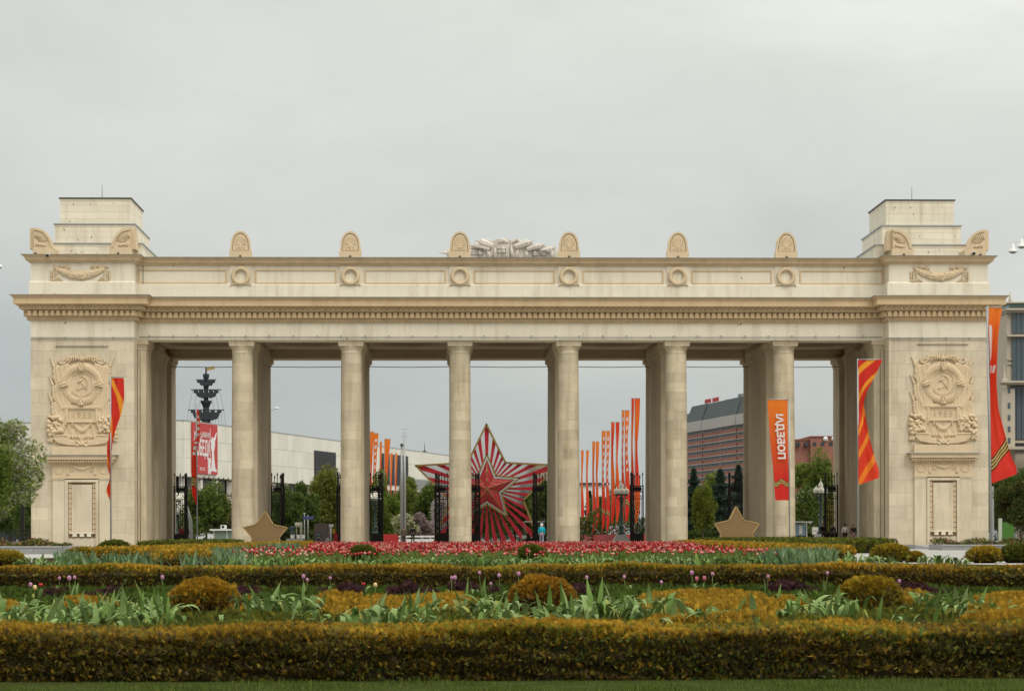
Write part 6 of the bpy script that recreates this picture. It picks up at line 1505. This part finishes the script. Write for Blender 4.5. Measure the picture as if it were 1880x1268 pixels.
    for k_ in range(m):
        a = nv[max(0, k_-1)]; b = nv[min(k_, m-2)]; q = a+b; q = q/np.linalg.norm(q)
        for xx, zz in ((-w/2+ins, 0), (-w/2+ins, h-ins*1.3-.02), (w/2-ins, h-ins*1.3-.02), (w/2-ins, 0)): vs.append((PA[k_][0]+q[0]*xx, PA[k_][1]+q[1]*xx, zz))
    fs = [(0, 1, 2, 3), tuple((m-1)*4+q for q in (3, 2, 1, 0))]
    for k_ in range(m-1):
        for q in range(3): fs.append((k_*4+q, (k_+1)*4+q, (k_+1)*4+q+1, k_*4+q+1))
    mb.add(vs, fs); mb.put('woody_core', M['wood'], t); return t
def ball_shrub(label, px, ytop, ybase, wpx, cols='g', Y=None, n=7000, size=.045, name='ball_shrub', squash=None, zr=None):
    Y = Y or gY(ybase-(px-940)*-.0023); x = gx(px, Y); r = wpx/2*Y/F; zt = gz(ytop, Y, px); zc_ = max(zt*.42, .02); rz = zt-zc_
    t = thing(name, label, 'shrub', (x, Y, 0), 'clipped ball shrubs in the garden'); og = WO[t]
    d = RGN.normal(size=(n, 3)); d /= np.linalg.norm(d, axis=1)[:, None]; d[:, 2] = np.where(d[:, 2] < -.5, -d[:, 2], d[:, 2])
    lm = lump(d[:, 0]*3+px, d[:, 2]*3+d[:, 1]*2, 1.3); lm2 = lump(d[:, 0]*7+px*.7, d[:, 2]*8, 1.0); rad = 1-.10*lm-.07*lm2-.12*RGN.random(n)**2+.09*(RGN.random(n) < .05)
    P = np.stack([x+d[:, 0]*r*rad, Y+d[:, 1]*r*rad, np.maximum(zc_+d[:, 2]*rz*rad, .01)], 1); O = d+np.array([0, 0, .5]); O /= np.linalg.norm(O, axis=1)[:, None]
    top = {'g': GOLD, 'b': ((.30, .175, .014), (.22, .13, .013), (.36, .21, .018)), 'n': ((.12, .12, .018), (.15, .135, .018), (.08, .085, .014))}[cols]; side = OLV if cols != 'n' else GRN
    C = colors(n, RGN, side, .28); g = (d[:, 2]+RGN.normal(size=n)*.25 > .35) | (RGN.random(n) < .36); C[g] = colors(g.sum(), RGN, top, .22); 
    C = C*np.array([RGN.uniform(.85, 1.1), RGN.uniform(.95, 1.15), 1.0])
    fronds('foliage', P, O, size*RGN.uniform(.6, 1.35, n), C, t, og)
    mb = MB(); mb.ball((x, Y, zc_*.9), 1, 16, 10, (r*.86, r*.86, rz*.84)); mb.put('woody_core', M['wood'], t); return t
S12 = 12*1./F
# --- front hedge and the second hedge
hedge('near clipped thuja hedge crossing the whole foreground, golden tips over olive brown sides', [(-4.2, 12.3), (-1.5, 12.2), (.6, 12.15), (2.4, 12.2), (4.6, 12.35)], .95, .283, 130000, .033, goldspeck=.24, gold=.91, uneven=.035)
hedge('second clipped thuja hedge behind the shrub balls, golden top edge', [(-9.6, 32.6), (-4, 32.3), (1, 32.2), (4.2, 32.3), (6.2, 31.6), (7.6, 30.2), (9.2, 28.0)], 1.1, .335, 80000, .052, goldspeck=.30, gold=.86)
# --- curved golden borders running towards the gate
hedge('long golden border on the left running back towards the first column', [(-6.2, 52), (-8.4, 66), (gx(380, 84), 84), (gx(480, 112), 112), (gx(560, 139), 139)], 1.3, .40, 30000, .10, gold=.45, goldspeck=.3)
hedge('long golden border on the right running back towards the fifth column', [(gx(1530, 66), 66), (gx(1440, 80), 80), (gx(1340, 108), 108), (gx(1256, 139), 139)], 1.3, .40, 30000, .10, gold=.45, goldspeck=.3)
hedge('low olive golden border left of the left ball shrubs', [(gx(200, 58), 58), (gx(330, 66), 66), (gx(385, 76), 76)], 1.4, .44, 14000, .09, gold=.5, goldspeck=.3)
hedge('dark green border before the right pylon flank', [(gx(1600, 92), 92), (gx(1500, 112), 112), (gx(1400, 140), 140), (gx(1300, 150), 150)], 2.2, .55, 16000, .12, top=GRN, side=GRN, gold=.5)
hedge('dark green border before the leftmost bay', [(gx(290, 104), 104), (gx(350, 122), 122), (gx(420, 140), 140)], 2.0, .50, 12000, .12, top=GRN, side=GRN, gold=.5)
# --- balls
ball_shrub('golden ball shrub on the left of the foreground bed', 375, 1064, 1138, 132, 'b', Y=20.6, n=9000, size=.05)
ball_shrub('golden ball shrub in the middle of the foreground bed', 995, 1060, 1134, 122, 'b', Y=21, n=9000, size=.05)
ball_shrub('golden ball shrub on the right of the foreground bed', 1596, 1062, 1128, 120, 'b', Y=21, n=9000, size=.05)
for lb, px, yt, Y, w, c in (('half cut golden ball shrub at the left edge', 8, 1010, 58, 76, 'g'), ('brownish ball shrub under the left pylon', 152, 1004, 66, 70, 'b'), ('wide flat golden ball shrub under the left border', 338, 1004, 60, 100, 'g'), ('dark green mound shrub before the left pylon', 210, 990, 96, 62, 'n'), ('green mound shrub among the red tulips on the left', 665, 1002, 58, 58, 'n'), ('green mound shrub among the red tulips right of centre', 975, 1002, 58, 56, 'n'),
                             ('large golden ball shrub before the right pylon', 1635, 1001, 62, 74, 'b'), ('small golden ball shrub right of the large golden one', 1680, 1017, 62, 32, 'b'), ('golden ball shrub second from the right edge', 1808, 1006, 60, 66, 'g'), ('olive green ball shrub at the right edge', 1868, 1002, 60, 70, 'n'), ('tiny dark green mound beside the flag pole of the left pylon', 1585, 990, 98, 60, 'n')):
    if px == 1585: lb = 'dark green mound shrub before the white jacketed person'
    ball_shrub(lb, px, yt, 0, w, c, Y=Y, n=3500, size=.09)
# --- low carpets of golden and green dwarf conifers (ground cover, one mass each)
def carpet(name, label, spans, cols, zlo, zhi, n, size, density=None):
    Ps = []
    for (pa, pb, ya, yb) in spans:     # photo columns and ground distance range
        area = (pb-pa)*(yb-ya); k = int(n*area/sum((s[1]-s[0])*(s[3]-s[2]) for s in spans))
        y = RGN.uniform(ya, yb, k); u = RGN.random(k); pxs = pa+(pb-pa)*u+22*np.sin(y*1.9+pa)*np.abs(2*u-1)+12*np.sin(y*4.3+pb)*np.abs(2*u-1); y = y+.55*np.sin(pxs*.045+pa)+.3*np.sin(pxs*.11)
        t = y/(cos(ALF)*F-sin(ALF)*(pxs-PX0)); x = (sin(ALF)*F+cos(ALF)*(pxs-PX0))*t
        e = np.minimum(np.minimum(u, 1-u)*(pb-pa)/16., np.minimum(y-ya, yb-y)/.5); ed = np.clip(e, .12, 1)**.5
        z = (zlo+(zhi-zlo)*(.55+.45*np.sin(x*3.1+1.3*np.sin(y*2)))*RGN.random(k)**.35)*ed; Ps.append(np.stack([x, y, z], 1))
    P = np.concatenate(Ps); O = np.tile(np.array([[0, -.25, 1.]]), (len(P), 1))
    me = scatter(name, P, SP_T, SP_F, size*RGN.uniform(.6, 1.4, len(P)), rotmats(len(P), RGN, O, .55), colors(len(P), RGN, cols, .22), M['leaf']); return tag(inst(name, me), label, 'ground cover', None, 'stuff')
carpet('golden_ground_cover', 'low golden conifer patches between the tulip clumps', [(110, 200, 20, 23), (425, 470, 20, 23), (590, 790, 19.5, 24.5), (735, 865, 21, 24.5), (1190, 1425, 16.5, 25), (1400, 1470, 20, 24.5), (1640, 1700, 22, 25), (1780, 1990, 16, 24.5), (-80, 20, 20, 24), (1500, 1640, 14.5, 16.5)], GOLD, .08, .17, 30000, .052)
carpet('green_ground_cover', 'low olive green conifer carpet behind the front hedge', [(-100, 2000, 13.2, 17), (100, 620, 15, 22), (690, 960, 15, 21), (1040, 1200, 15, 22), (1420, 1800, 15, 22), (0, 120, 15, 22)], GRN, .03, .10, 26000, .055)
carpet('grass_and_weeds', 'short bright green ground plants before the second hedge', [(-150, 2050, 23.5, 31.2)], ((.06, .10, .015), (.085, .13, .02), (.045, .06, .012)), .01, .07, 16000, .075)
PUR = ((.045, .018, .022), (.065, .025, .03), (.03, .015, .016), (.09, .035, .03))
for k, (pa, pb, y, lb) in enumerate(((88, 106, 27.5, 'at the left behind the long tulip clumps'), (172, 204, 26.5, 'left of the left ball shrub, darker than its neighbours'), (434, 476, 27, 'just right of the left ball shrub'), (578, 606, 28, 'between two pink tulips left of centre'), (625, 664, 27.5, 'near the cream tulip left of centre'), (712, 806, 27.5, 'long and dense left of the middle ball shrub'), (826, 914, 28, 'just left of the middle ball shrub'), (1046, 1082, 27, 'just right of the middle ball shrub'), (1418, 1500, 28, 'long one left of the right ball shrub'), (1660, 1742, 27, 'right of the right ball shrub'))):
    x0, x1 = gx(pa, y), gx(pb, y); t = thing('purple_leaved_plant', 'low purple brown leaved plants '+lb, 'plant', ((x0+x1)/2, y, 0), 'purple leaved plants before the second hedge')
    n = int((pb-pa)*26); P = np.stack([RGN.uniform(x0, x1, n), y+RGN.uniform(-.8, .8, n), np.zeros(n)], 1); P[:, 2] = RGN.random(n)**.6*(.13+.05*np.sin(P[:, 0]*9)+.03*np.sin(P[:, 0]*23)); 
    inst('foliage', scatter('foliage', P, CL_T, CL_F, RGN.uniform(.03, .075, n), rotmats(n, RGN), colors(n, RGN, PUR, .3), M['leaf'], tuple(WO[t])), t, WO[t])
# --- front lawn
n = 60000; P = np.stack([RGN.uniform(-3.4, 3.9, n), 10.4+1.2*RGN.random(n), np.zeros(n)], 1)
BL_T = np.array([(-.045, 0, 0), (.045, 0, 0), (.03, .08, .6), (-.03, .08, .6), (.0, .30, 1.0), (.0, .30, 1.0)]); BL_T = np.array([(-.05, 0, 0), (.05, 0, 0), (.035, .1, .62), (-.035, .1, .62)]); 
me = scatter('lawn_grass', P, np.array([(-.05, 0, 0), (.05, 0, 0), (.01, .25, 1.0), (-.01, .25, 1.0)]), np.array([(0, 1, 2, 3)]), RGN.uniform(.018, .042, n)*(.7+.6*lump(P[:, 0]*1.5, P[:, 1], 1.4)), rotmats(n, RGN, np.tile(np.array([[0, 0, 1.]]), (n, 1)), .28), colors(n, RGN, ((.07, .11, .016), (.095, .14, .02), (.15, .15, .04), (.045, .08, .013)), .25), M['leaf'])
tag(inst('lawn_grass', me), 'short green lawn grass in front of the near hedge', 'grass', None, 'stuff')
sheet('lawn', [(-5, 4), (5.6, 4), (5.6, 12.3), (-5, 12.3)], .018, mat('lawn_soil', (.045, .055, .016), .95, .3, 6, .5, spec=0.0))
for k, (px, y) in enumerate(((922, 1238), (952, 1236), (863, 1242))): pass
# --- tulip leaf clumps
M['tleaf'] = mat('tulip_leaf', (.125, .20, .045), .6, .2, 7, objvar=.32, trans=.2, spec=.12)
M['tleaf3'] = mat('tulip_leaf_yellowing', (.24, .25, .06), .6, .25, 9, objvar=.3, trans=.2, spec=.1)
M['tleaf2'] = mat('tulip_leaf_pale', (.19, .27, .09), .55, .15, 7, objvar=.25, trans=.15, spec=.12)
def leaf_mesh(L, W, bend, tw, m, fold=.35, seg_=8, broken=0.0):
    vs = []; fs = []; p = Vector((0, 0, 0)); ang = .08
    for i in range(seg_+1):
        t = i/seg_; w = W*(.42+1.35*t*(1-t)*1.7)*(1 if t < .72 else max(0.02, (1-t)/.28)**.6)
        if broken and abs(t-broken) < .5/seg_: ang += 1.15
        d = Vector((0, sin(ang), cos(ang))); nrm = Vector((0, cos(ang), -sin(ang))); side = Vector((cos(tw*t), sin(tw*t)*.5, 0))
        f = fold*(1-t*.6)
        vs += [p-side*w-nrm*(w*f), p-nrm*0, p+side*w-nrm*(w*f)]
        p = p+d*(L/seg_); ang += bend/seg_*(.4+1.4*t)
    vs2 = [(v.x, -v.y, v.z) for v in vs]
    for i in range(seg_):
        for q in range(2): a = i*3+q; fs.append((a, a+1, a+4, a+3))
    mb = MB(); mb.add([tuple(v) for v in vs2], fs, True); return mb.mesh('leaf', m)
LV = []
for k in range(14):
    LV.append(leaf_mesh(rnd.uniform(.30, .44), rnd.uniform(.020, .036), rnd.choice((.5, 1.0, 1.7, 2.3, 2.9, 3.3)), rnd.uniform(-1.2, 1.2), (M['tleaf'] if k % 3 else M['tleaf2']) if k not in (4, 11) else M['tleaf3'], broken=rnd.choice((0, 0, .55, .7)) if k > 6 else 0))
CG = 'tulip leaf clumps in the foreground bed'
def clump(label, px, Y, hk, nl, spread=.09):
    x = gx(px, Y); t = thing('tulip_clump', label, 'tulip plants', (x, Y, 0), CG)
    for k in range(nl):
        o = inst('leaf', rnd.choice(LV), t, (x+rnd.gauss(0, spread), Y+rnd.gauss(0, spread*.9), .0)); sc_ = hk*rnd.uniform(.62, 1.14)
        o.scale = (sc_, sc_, sc_); o.rotation_euler = (rnd.uniform(-.15, .15), rnd.uniform(-.22, .22), rnd.uniform(0, 2*pi))
cl = [(1212, 19.5, .55), (1248, 20.5, .6), (1296, 19.5, .55), (1362, 20, .6), (1392, 18, .7), (1670, 18.2, .7), (620, 20.5, .7), (780, 18, .7), (908, 18.2, .75), (440, 18.6, .7), (-22, 18, .9), (28, 16.8, .8), (62, 19.5, .9), (93, 17.8, .85), (125, 17, .8), (156, 18.8, .85), (184, 17.3, .75), (210, 18.3, .9), (236, 17.4, .8), (263, 18, .85), (289, 18.6, .8), (10, 17.2, .95), (45, 18.5, .9), (78, 17, .95), (108, 19, .9), (140, 18, .9), (170, 19.5, .9), (196, 18, .95), (222, 19.5, 1.0), (250, 18.5, 1.0), (276, 19.5, 1.0), (300, 21.0, .95), (326, 22.5, .95), (352, 16.5, .45), (388, 16.6, .5), (452, 21, .95), (486, 20, 1.0), (514, 20.5, 1.05), (540, 19.8, 1.0), (566, 21, .85), (592, 18, .8), (642, 18, .65), (668, 17.5, .9), (694, 18.5, .9), (722, 17.2, .95), (748, 19, .8), (808, 20, .85), (838, 21, .7), (868, 19.5, 1.0), (886, 24, .85), (932, 19.5, .95), (968, 17.0, .95), (996, 16.4, 1.0), (1026, 17.5, 1.0), (1050, 18.5, .8), (1084, 20, .95), (1108, 18.5, 1.1), (1134, 19.5, 1.15), (1160, 18.6, 1.1), (1184, 20.2, .9), (1216, 17.2, .5), (1236, 16.8, .5), (1286, 23, .6), (1330, 23, .6), (1276, 17.6, .8), (1304, 16.9, .85), (1336, 17.4, .9), (1428, 19, .75), (1452, 21.5, .85), (1478, 18.9, 1.0), (1506, 18.6, 1.05), (1534, 20, 1.0), (1638, 17.2, .55), (1700, 22.5, .8), (1738, 19.5, .95), (1764, 19, .95), (1786, 19.8, .85), (1822, 18.6, .75), (1850, 18, .8), (1878, 19, .7)]
marks = [(375, 'left ball shrub'), (995, 'middle ball shrub'), (1596, 'right ball shrub')]
ords = ['first', 'second', 'third', 'fourth', 'fifth', 'sixth', 'seventh', 'eighth', 'ninth', 'tenth', 'eleventh', 'twelfth', 'thirteenth', 'fourteenth', 'fifteenth', 'sixteenth', 'seventeenth', 'eighteenth', 'nineteenth', 'twentieth', 'twenty-first', 'twenty-second', 'twenty-third', 'twenty-fourth', 'twenty-fifth', 'twenty-sixth', 'twenty-seventh']
def side_label(px, lst):
    if px < 375: c = [q[0] for q in lst if q[0] < 375][::-1]; return ords[sorted([q[0] for q in lst if q[0] < 375], reverse=True).index(px)]+' leaf clump leftwards from the left ball shrub'
    if px < 700: return ords[sorted([q[0] for q in lst if 375 <= q[0] < 700]).index(px)]+' leaf clump rightwards from the left ball shrub'
    if px < 995: return ords[sorted([q[0] for q in lst if 700 <= q[0] < 995], reverse=True).index(px)]+' leaf clump leftwards from the middle ball shrub'
    if px < 1300: return ords[sorted([q[0] for q in lst if 995 <= q[0] < 1300]).index(px)]+' leaf clump rightwards from the middle ball shrub'
    if px < 1596: return ords[sorted([q[0] for q in lst if 1300 <= q[0] < 1596], reverse=True).index(px)]+' leaf clump leftwards from the right ball shrub'
    return ords[sorted([q[0] for q in lst if q[0] >= 1596]).index(px)]+' leaf clump rightwards from the right ball shrub'
for px, Y, hk in cl:
    clump('flowerless '+('tall ' if hk > .94 else 'low ' if hk < .7 else '')+'tulip plants, '+side_label(px, cl), px, Y, hk, int(12+hk*11) if hk > .7 else 8, .11*hk+.03)
# --- single tulips in flower before the second hedge
def bloom_prof(s=1.0): return [(.006*s, 0), (.022*s, .006*s), (.028*s, .022*s), (.026*s, .038*s), (.016*s, .055*s), (.006*s, .062*s)]
def tulip(label, px, py, Y, col, size=1.0, open_=False):
    x, z = at(px, py, Y); t = thing('tulip', label, 'tulip', (x, Y, 0), 'single tulips in flower before the second hedge'); z -= .03*size
    bn = rnd.uniform(-.03, .03); mb = MB(); mb.tube([(x+bn, Y, 0), (x+bn*.4, Y, z*.6), (x, Y, z+.004)], [.006, .005, .004], 5); mb.put('stem', M['tleaf'], t)
    mb = MB()
    for k in range(6):       # six petals
        a = k*pi/3+(.5 if k % 2 else 0)*.2; R = .018*size*(1.0 if k % 2 else .8)*(1.9 if open_ else 1)
        mb.ball((x+R*.62*cos(a), Y+R*.62*sin(a), z+.031*size*(.75 if open_ else 1)), .031*size, 7, 6, (.52, .52, 1.05 if not open_ else .75))
    mb.put('bloom', col, t)
    o = inst('leaf', rnd.choice(LV), t, (x+bn, Y, 0), rnd.uniform(0, 6)); o.scale = (.7, .7, .7)
PKT = mat('pink_petal', (.46, .21, .32), .5, .15, 30); RDT = mat('red_petal', (.45, .02, .02), .5, .15, 30); CRT = mat('cream_petal', (.72, .50, .22), .5, .12, 30); RST = mat('rose_petal', (.50, .12, .15), .5, .15, 30)
tl_ = [(56, 1071, 'p', 'pale pink tulip at the far left beside a cream one'), (64, 1076, 'c', 'cream orange tulip near the left edge'), (75, 1070, 'r', 'open red tulip near the left edge'), (109, 1059, 'p', 'leftmost of three pink tulips near the left'), (127, 1059, 'p', 'middle of three pink tulips near the left'), (137, 1058, 'p', 'rightmost of three pink tulips near the left'), (298, 1058, 'p', 'pink tulip above the leaves left of the left ball'), (557, 1057, 'p', 'upper of two mauve tulips right of the left ball'), (564, 1063, 'p', 'lower of two mauve tulips right of the left ball'), (606, 1060, 'p', 'lone pink tulip left of the red one'), (667, 1070, 'r', 'open red tulip left of the dark purple plants'), (689, 1073, 'c', 'cream tulip beside the open red one'), (829, 1060, 'p', 'left one of two small pink tulips left of middle'), (835, 1060, 'p', 'right one of two small pink tulips left of middle'), (880, 1051, 'p', 'tall pink tulip above the purple plants'), (916, 1056, 'p', 'pink tulip between the tall one and the middle ball'), (952, 1053, 'p', 'pink tulip above the left shoulder of the middle ball'), (901, 1071, 'p', 'low pink bud beside the middle ball'), (1077, 1060, 'p', 'pink tulip right of the middle ball'), (1146, 1059, 'p', 'pink tulip above the tall leaf clumps'), (1270, 1052, 'p', 'large pink tulip above two red ones'), (1279, 1063, 'o', 'left of two small rose red tulips'), (1293, 1062, 'o', 'right of two small rose red tulips'), (1308, 1054, 'p', 'largest mauve tulip beside the rose red pair'), (1214, 1069, 'p', 'small pink tulip over bright green weeds'), (1410, 1059, 'p', 'lone pink tulip between middle and right balls'), (1519, 1053, 'p', 'pink tulip just left of the right ball'), (1651, 1068, 'p', 'pale pink tulip right of the right ball')]
for px, py, c, lb in tl_: tulip(lb, px, py, rnd.uniform(25.5, 29), {'p': PKT, 'r': RDT, 'c': CRT, 'o': RST}[c], rnd.uniform(.68, 1.0), c == 'r')
# --- leaf clumps behind the second hedge
LC = []
def small_clump_mesh(k):
    mb = MB(); r_ = random.Random(k)
    for q in range(11):
        src = r_.choice(LV); a = r_.uniform(0, 2*pi); ca, sa = cos(a), sin(a); s = r_.uniform(.75, 1.1); ox, oy = r_.gauss(0, .11), r_.gauss(0, .11)
        vs = [(ox+s*(v.co.x*ca-v.co.y*sa)*1.25, oy+s*(v.co.x*sa+v.co.y*ca), s*v.co.z) for v in src.vertices]
        mb.add(vs, [tuple(p.vertices) for p in src.polygons], True)
    return mb.mesh('tulip_clump', M['tleaf'] if k % 2 else M['tleaf2'])
SC = [small_clump_mesh(k) for k in range(8)]
xs_ = []
for a, b, st in ((40, 110, 16), (122, 262, 13), (425, 700, 11), (700, 1200, 9.5), (1200, 1440, 10), (1500, 1600, 13), (1700, 1775, 14), (1600, 1650, 16)): xs_ += list(np.arange(a, b, st))
for i, px in enumerate(xs_):
    Y = rnd.uniform(50, 58); o = inst('tulip_clump', rnd.choice(SC), None, (gx(px+rnd.uniform(-4, 4), Y), Y, 0), rnd.uniform(0, 6)); k = rnd.uniform(.8, 1.15); o.scale = (k, k, k*.98)
    where = 'left of the red tulip field' if px < 425 else 'in front of the red tulips' if px < 1440 else 'among the right ball shrubs'
    tag(o, 'green tulip leaf clump behind the second hedge, '+where, 'tulip plants', 'tulip leaf clumps behind the second hedge')
n = 5200
def mound(y): return np.clip((y-62)/34., 0, 1)*.03
mb = MB(); rows_ = [(60, 0), (78, .015), (96, .025), (150, .025)]
for (y0, z0), (y1, z1) in zip(rows_, rows_[1:]): mb.add([(gx(60 if y0 < 90 else 330, y0), y0, z0), (gx(1560 if y0 < 90 else 1400, y0), y0, z0), (gx(1560 if y1 < 90 else 1400, y1), y1, z1), (gx(60 if y1 < 90 else 330, y1), y1, z1)], [(0, 1, 2, 3)])
tag(mb.put('raised_bed', M['soil']), None, None, None, 'structure')
def px_xy(pxs, y):
    t = y/(cos(ALF)*F-sin(ALF)*(pxs-PX0)); return (sin(ALF)*F+cos(ALF)*(pxs-PX0))*t
def field(n, y0, y1, pl, pr):
    y = y0+(y1-y0)*RGN.random(n); f = (y-y0)/(y1-y0); a = pl[0]+(pl[1]-pl[0])*f; b = pr[0]+(pr[1]-pr[0])*f; p = a+(b-a)*RGN.random(n); return px_xy(p, y), y
# leaf mass under the blooms
LB_T = np.array([(-.5, 0, 0), (.5, 0, 0), (.5, .1, .55), (-.5, .1, .55), (.5, .1, .55), (.12, .35, 1.), (-.12, .35, 1.), (-.5, .1, .55)])*np.array([.14, 1, 1]); LB_F = np.array([(0, 1, 2, 3), (7, 4, 5, 6)])
x, y = field(20000, 55, 142, (430, 575), (1420, 1262)); P = np.stack([x, y, mound(y)], 1)
me = scatter('tulip_foliage', P, LB_T, LB_F, RGN.uniform(.14, .25, len(x)), rotmats(len(x), RGN, np.tile(np.array([[0, 0, 1.]]), (len(x), 1)), .35), colors(len(x), RGN, ((.09, .16, .03), (.12, .19, .04), (.08, .12, .025), (.16, .14, .035)), .2), M['leaf'])
tag(inst('tulip_foliage', me), 'mass of tulip leaves under the red blooms', 'tulip leaves', None, 'stuff')
for (pa, pb, y0, y1, nn_) in ((430, 545, 96, 122, 900), (100, 330, 50, 66, 420), (330, 450, 50, 84, 1300), (1400, 1530, 50, 66, 900), (1300, 1480, 118, 134, 600), (1250, 1330, 135, 155, 500)):
    x, y = field(nn_, y0, y1, (pa, pa), (pb, pb)); P = np.stack([x, y, mound(y)], 1)
    me = scatter('tulip_foliage', P, LB_T, LB_F, RGN.uniform(.30, .48, len(x)), rotmats(len(x), RGN, np.tile(np.array([[0, 0, 1.]]), (len(x), 1)), .45), colors(len(x), RGN, ((.13, .21, .09), (.20, .27, .15), (.09, .15, .06)), .2), M['leaf'])
    tag(inst('tulip_foliage', me), 'mass of far tulip leaves beside the golden borders', 'tulip leaves', None, 'stuff')
# blooms: low egg of 5 sides
a5 = np.arange(5)*2*pi/5; EG = np.concatenate([np.stack([.25*np.cos(a5), .25*np.sin(a5), 0*a5], 1), np.stack([.5*np.cos(a5), .5*np.sin(a5), .5+0*a5], 1), np.stack([.28*np.cos(a5), .28*np.sin(a5), 1.05+0*a5], 1)]); EF = np.array([(r*5+i, r*5+(i+1) % 5, (r+1)*5+(i+1) % 5, (r+1)*5+i) for r in range(2) for i in range(5)])
BC = ((.42, .02, .025), (.50, .05, .04), (.55, .12, .10), (.62, .30, .24), (.36, .02, .03), (.58, .18, .16), (.16, .01, .015), (.45, .03, .03))
def blooms(n, y0, y1, pl, pr, z0, z1, s0, s1, name='red_tulip_blooms'):
    x, y = field(n, y0, y1, pl, pr); P = np.stack([x, y, RGN.uniform(z0, z1, n)+mound(y)], 1); up = np.tile(np.array([[0, 0, 1.]]), (n, 1)); return P, RGN.uniform(s0, s1, n)
keepb = lambda P, S: (lambda k: (P[k], S[k]))((lump(P[:, 0]*.55, P[:, 1]*.16, 1.0) > .30) | (RGN.random(len(P)) < .35))
P1, S1 = blooms(7000, 72, 142, (560, 578), (1300, 1258), .22, .35, .055, .085)
P2_, S2 = blooms(1100, 52, 75, (420, 480), (1440, 1330), .30, .42, .055, .08)
P1, S1 = keepb(P1, S1); P2_, S2 = keepb(P2_, S2)
P = np.concatenate([P1, P2_]); S = np.concatenate([S1, S2]); order = np.argsort(P[:, 1])
near, far = order[:280], order[280:]
Rm = rotmats(len(P), RGN, np.tile(np.array([[0, 0, 1.]]), (len(P), 1)), .2)
Cc = colors(len(P), RGN, BC, .15); lt = (lump(P[:, 0]*.3+2, P[:, 1]*.09, 1.) > .55) & (RGN.random(len(P)) < .35); Cc[lt] = colors(lt.sum(), RGN, BC[2:4]+BC[5:6], .15)
me = scatter('red_tulip_blooms', P[far], EG, EF, S[far], Rm[far], Cc[far], M['leaf']); tag(inst('red_tulip_blooms', me), 'dense field of red and pink tulip blooms before the gate', 'tulips', None, 'stuff')
TM = []
for k, c in enumerate(BC[:6]):
    mb = MB(); mb.lathe([(.014, 0), (.030, .02), (.033, .04), (.024, .062), (.012, .07)], 0, 0, 8, z0=.36); mm = c; 
    mb.cur = 1; mb.tube([(0, 0, 0), (.01, 0, .2), (0, 0, .362)], .006, 4)
    TM.append(mb.mesh('red_tulip', [mat('tulip_petal_%d' % k, c, .5, .15, 30), M['tleaf']]))
for i in near:
    o = inst('red_tulip', rnd.choice(TM), None, (float(P[i, 0]), float(P[i, 1]), float(P[i, 2])-.36)); o.location.z = 0; o.scale = (1, 1, float(P[i, 2])/.38)
    tag(o, 'small red or pink tulip at the near edge of the big tulip field', 'tulip', 'red tulips along the near edge of the field')
print('garden done')
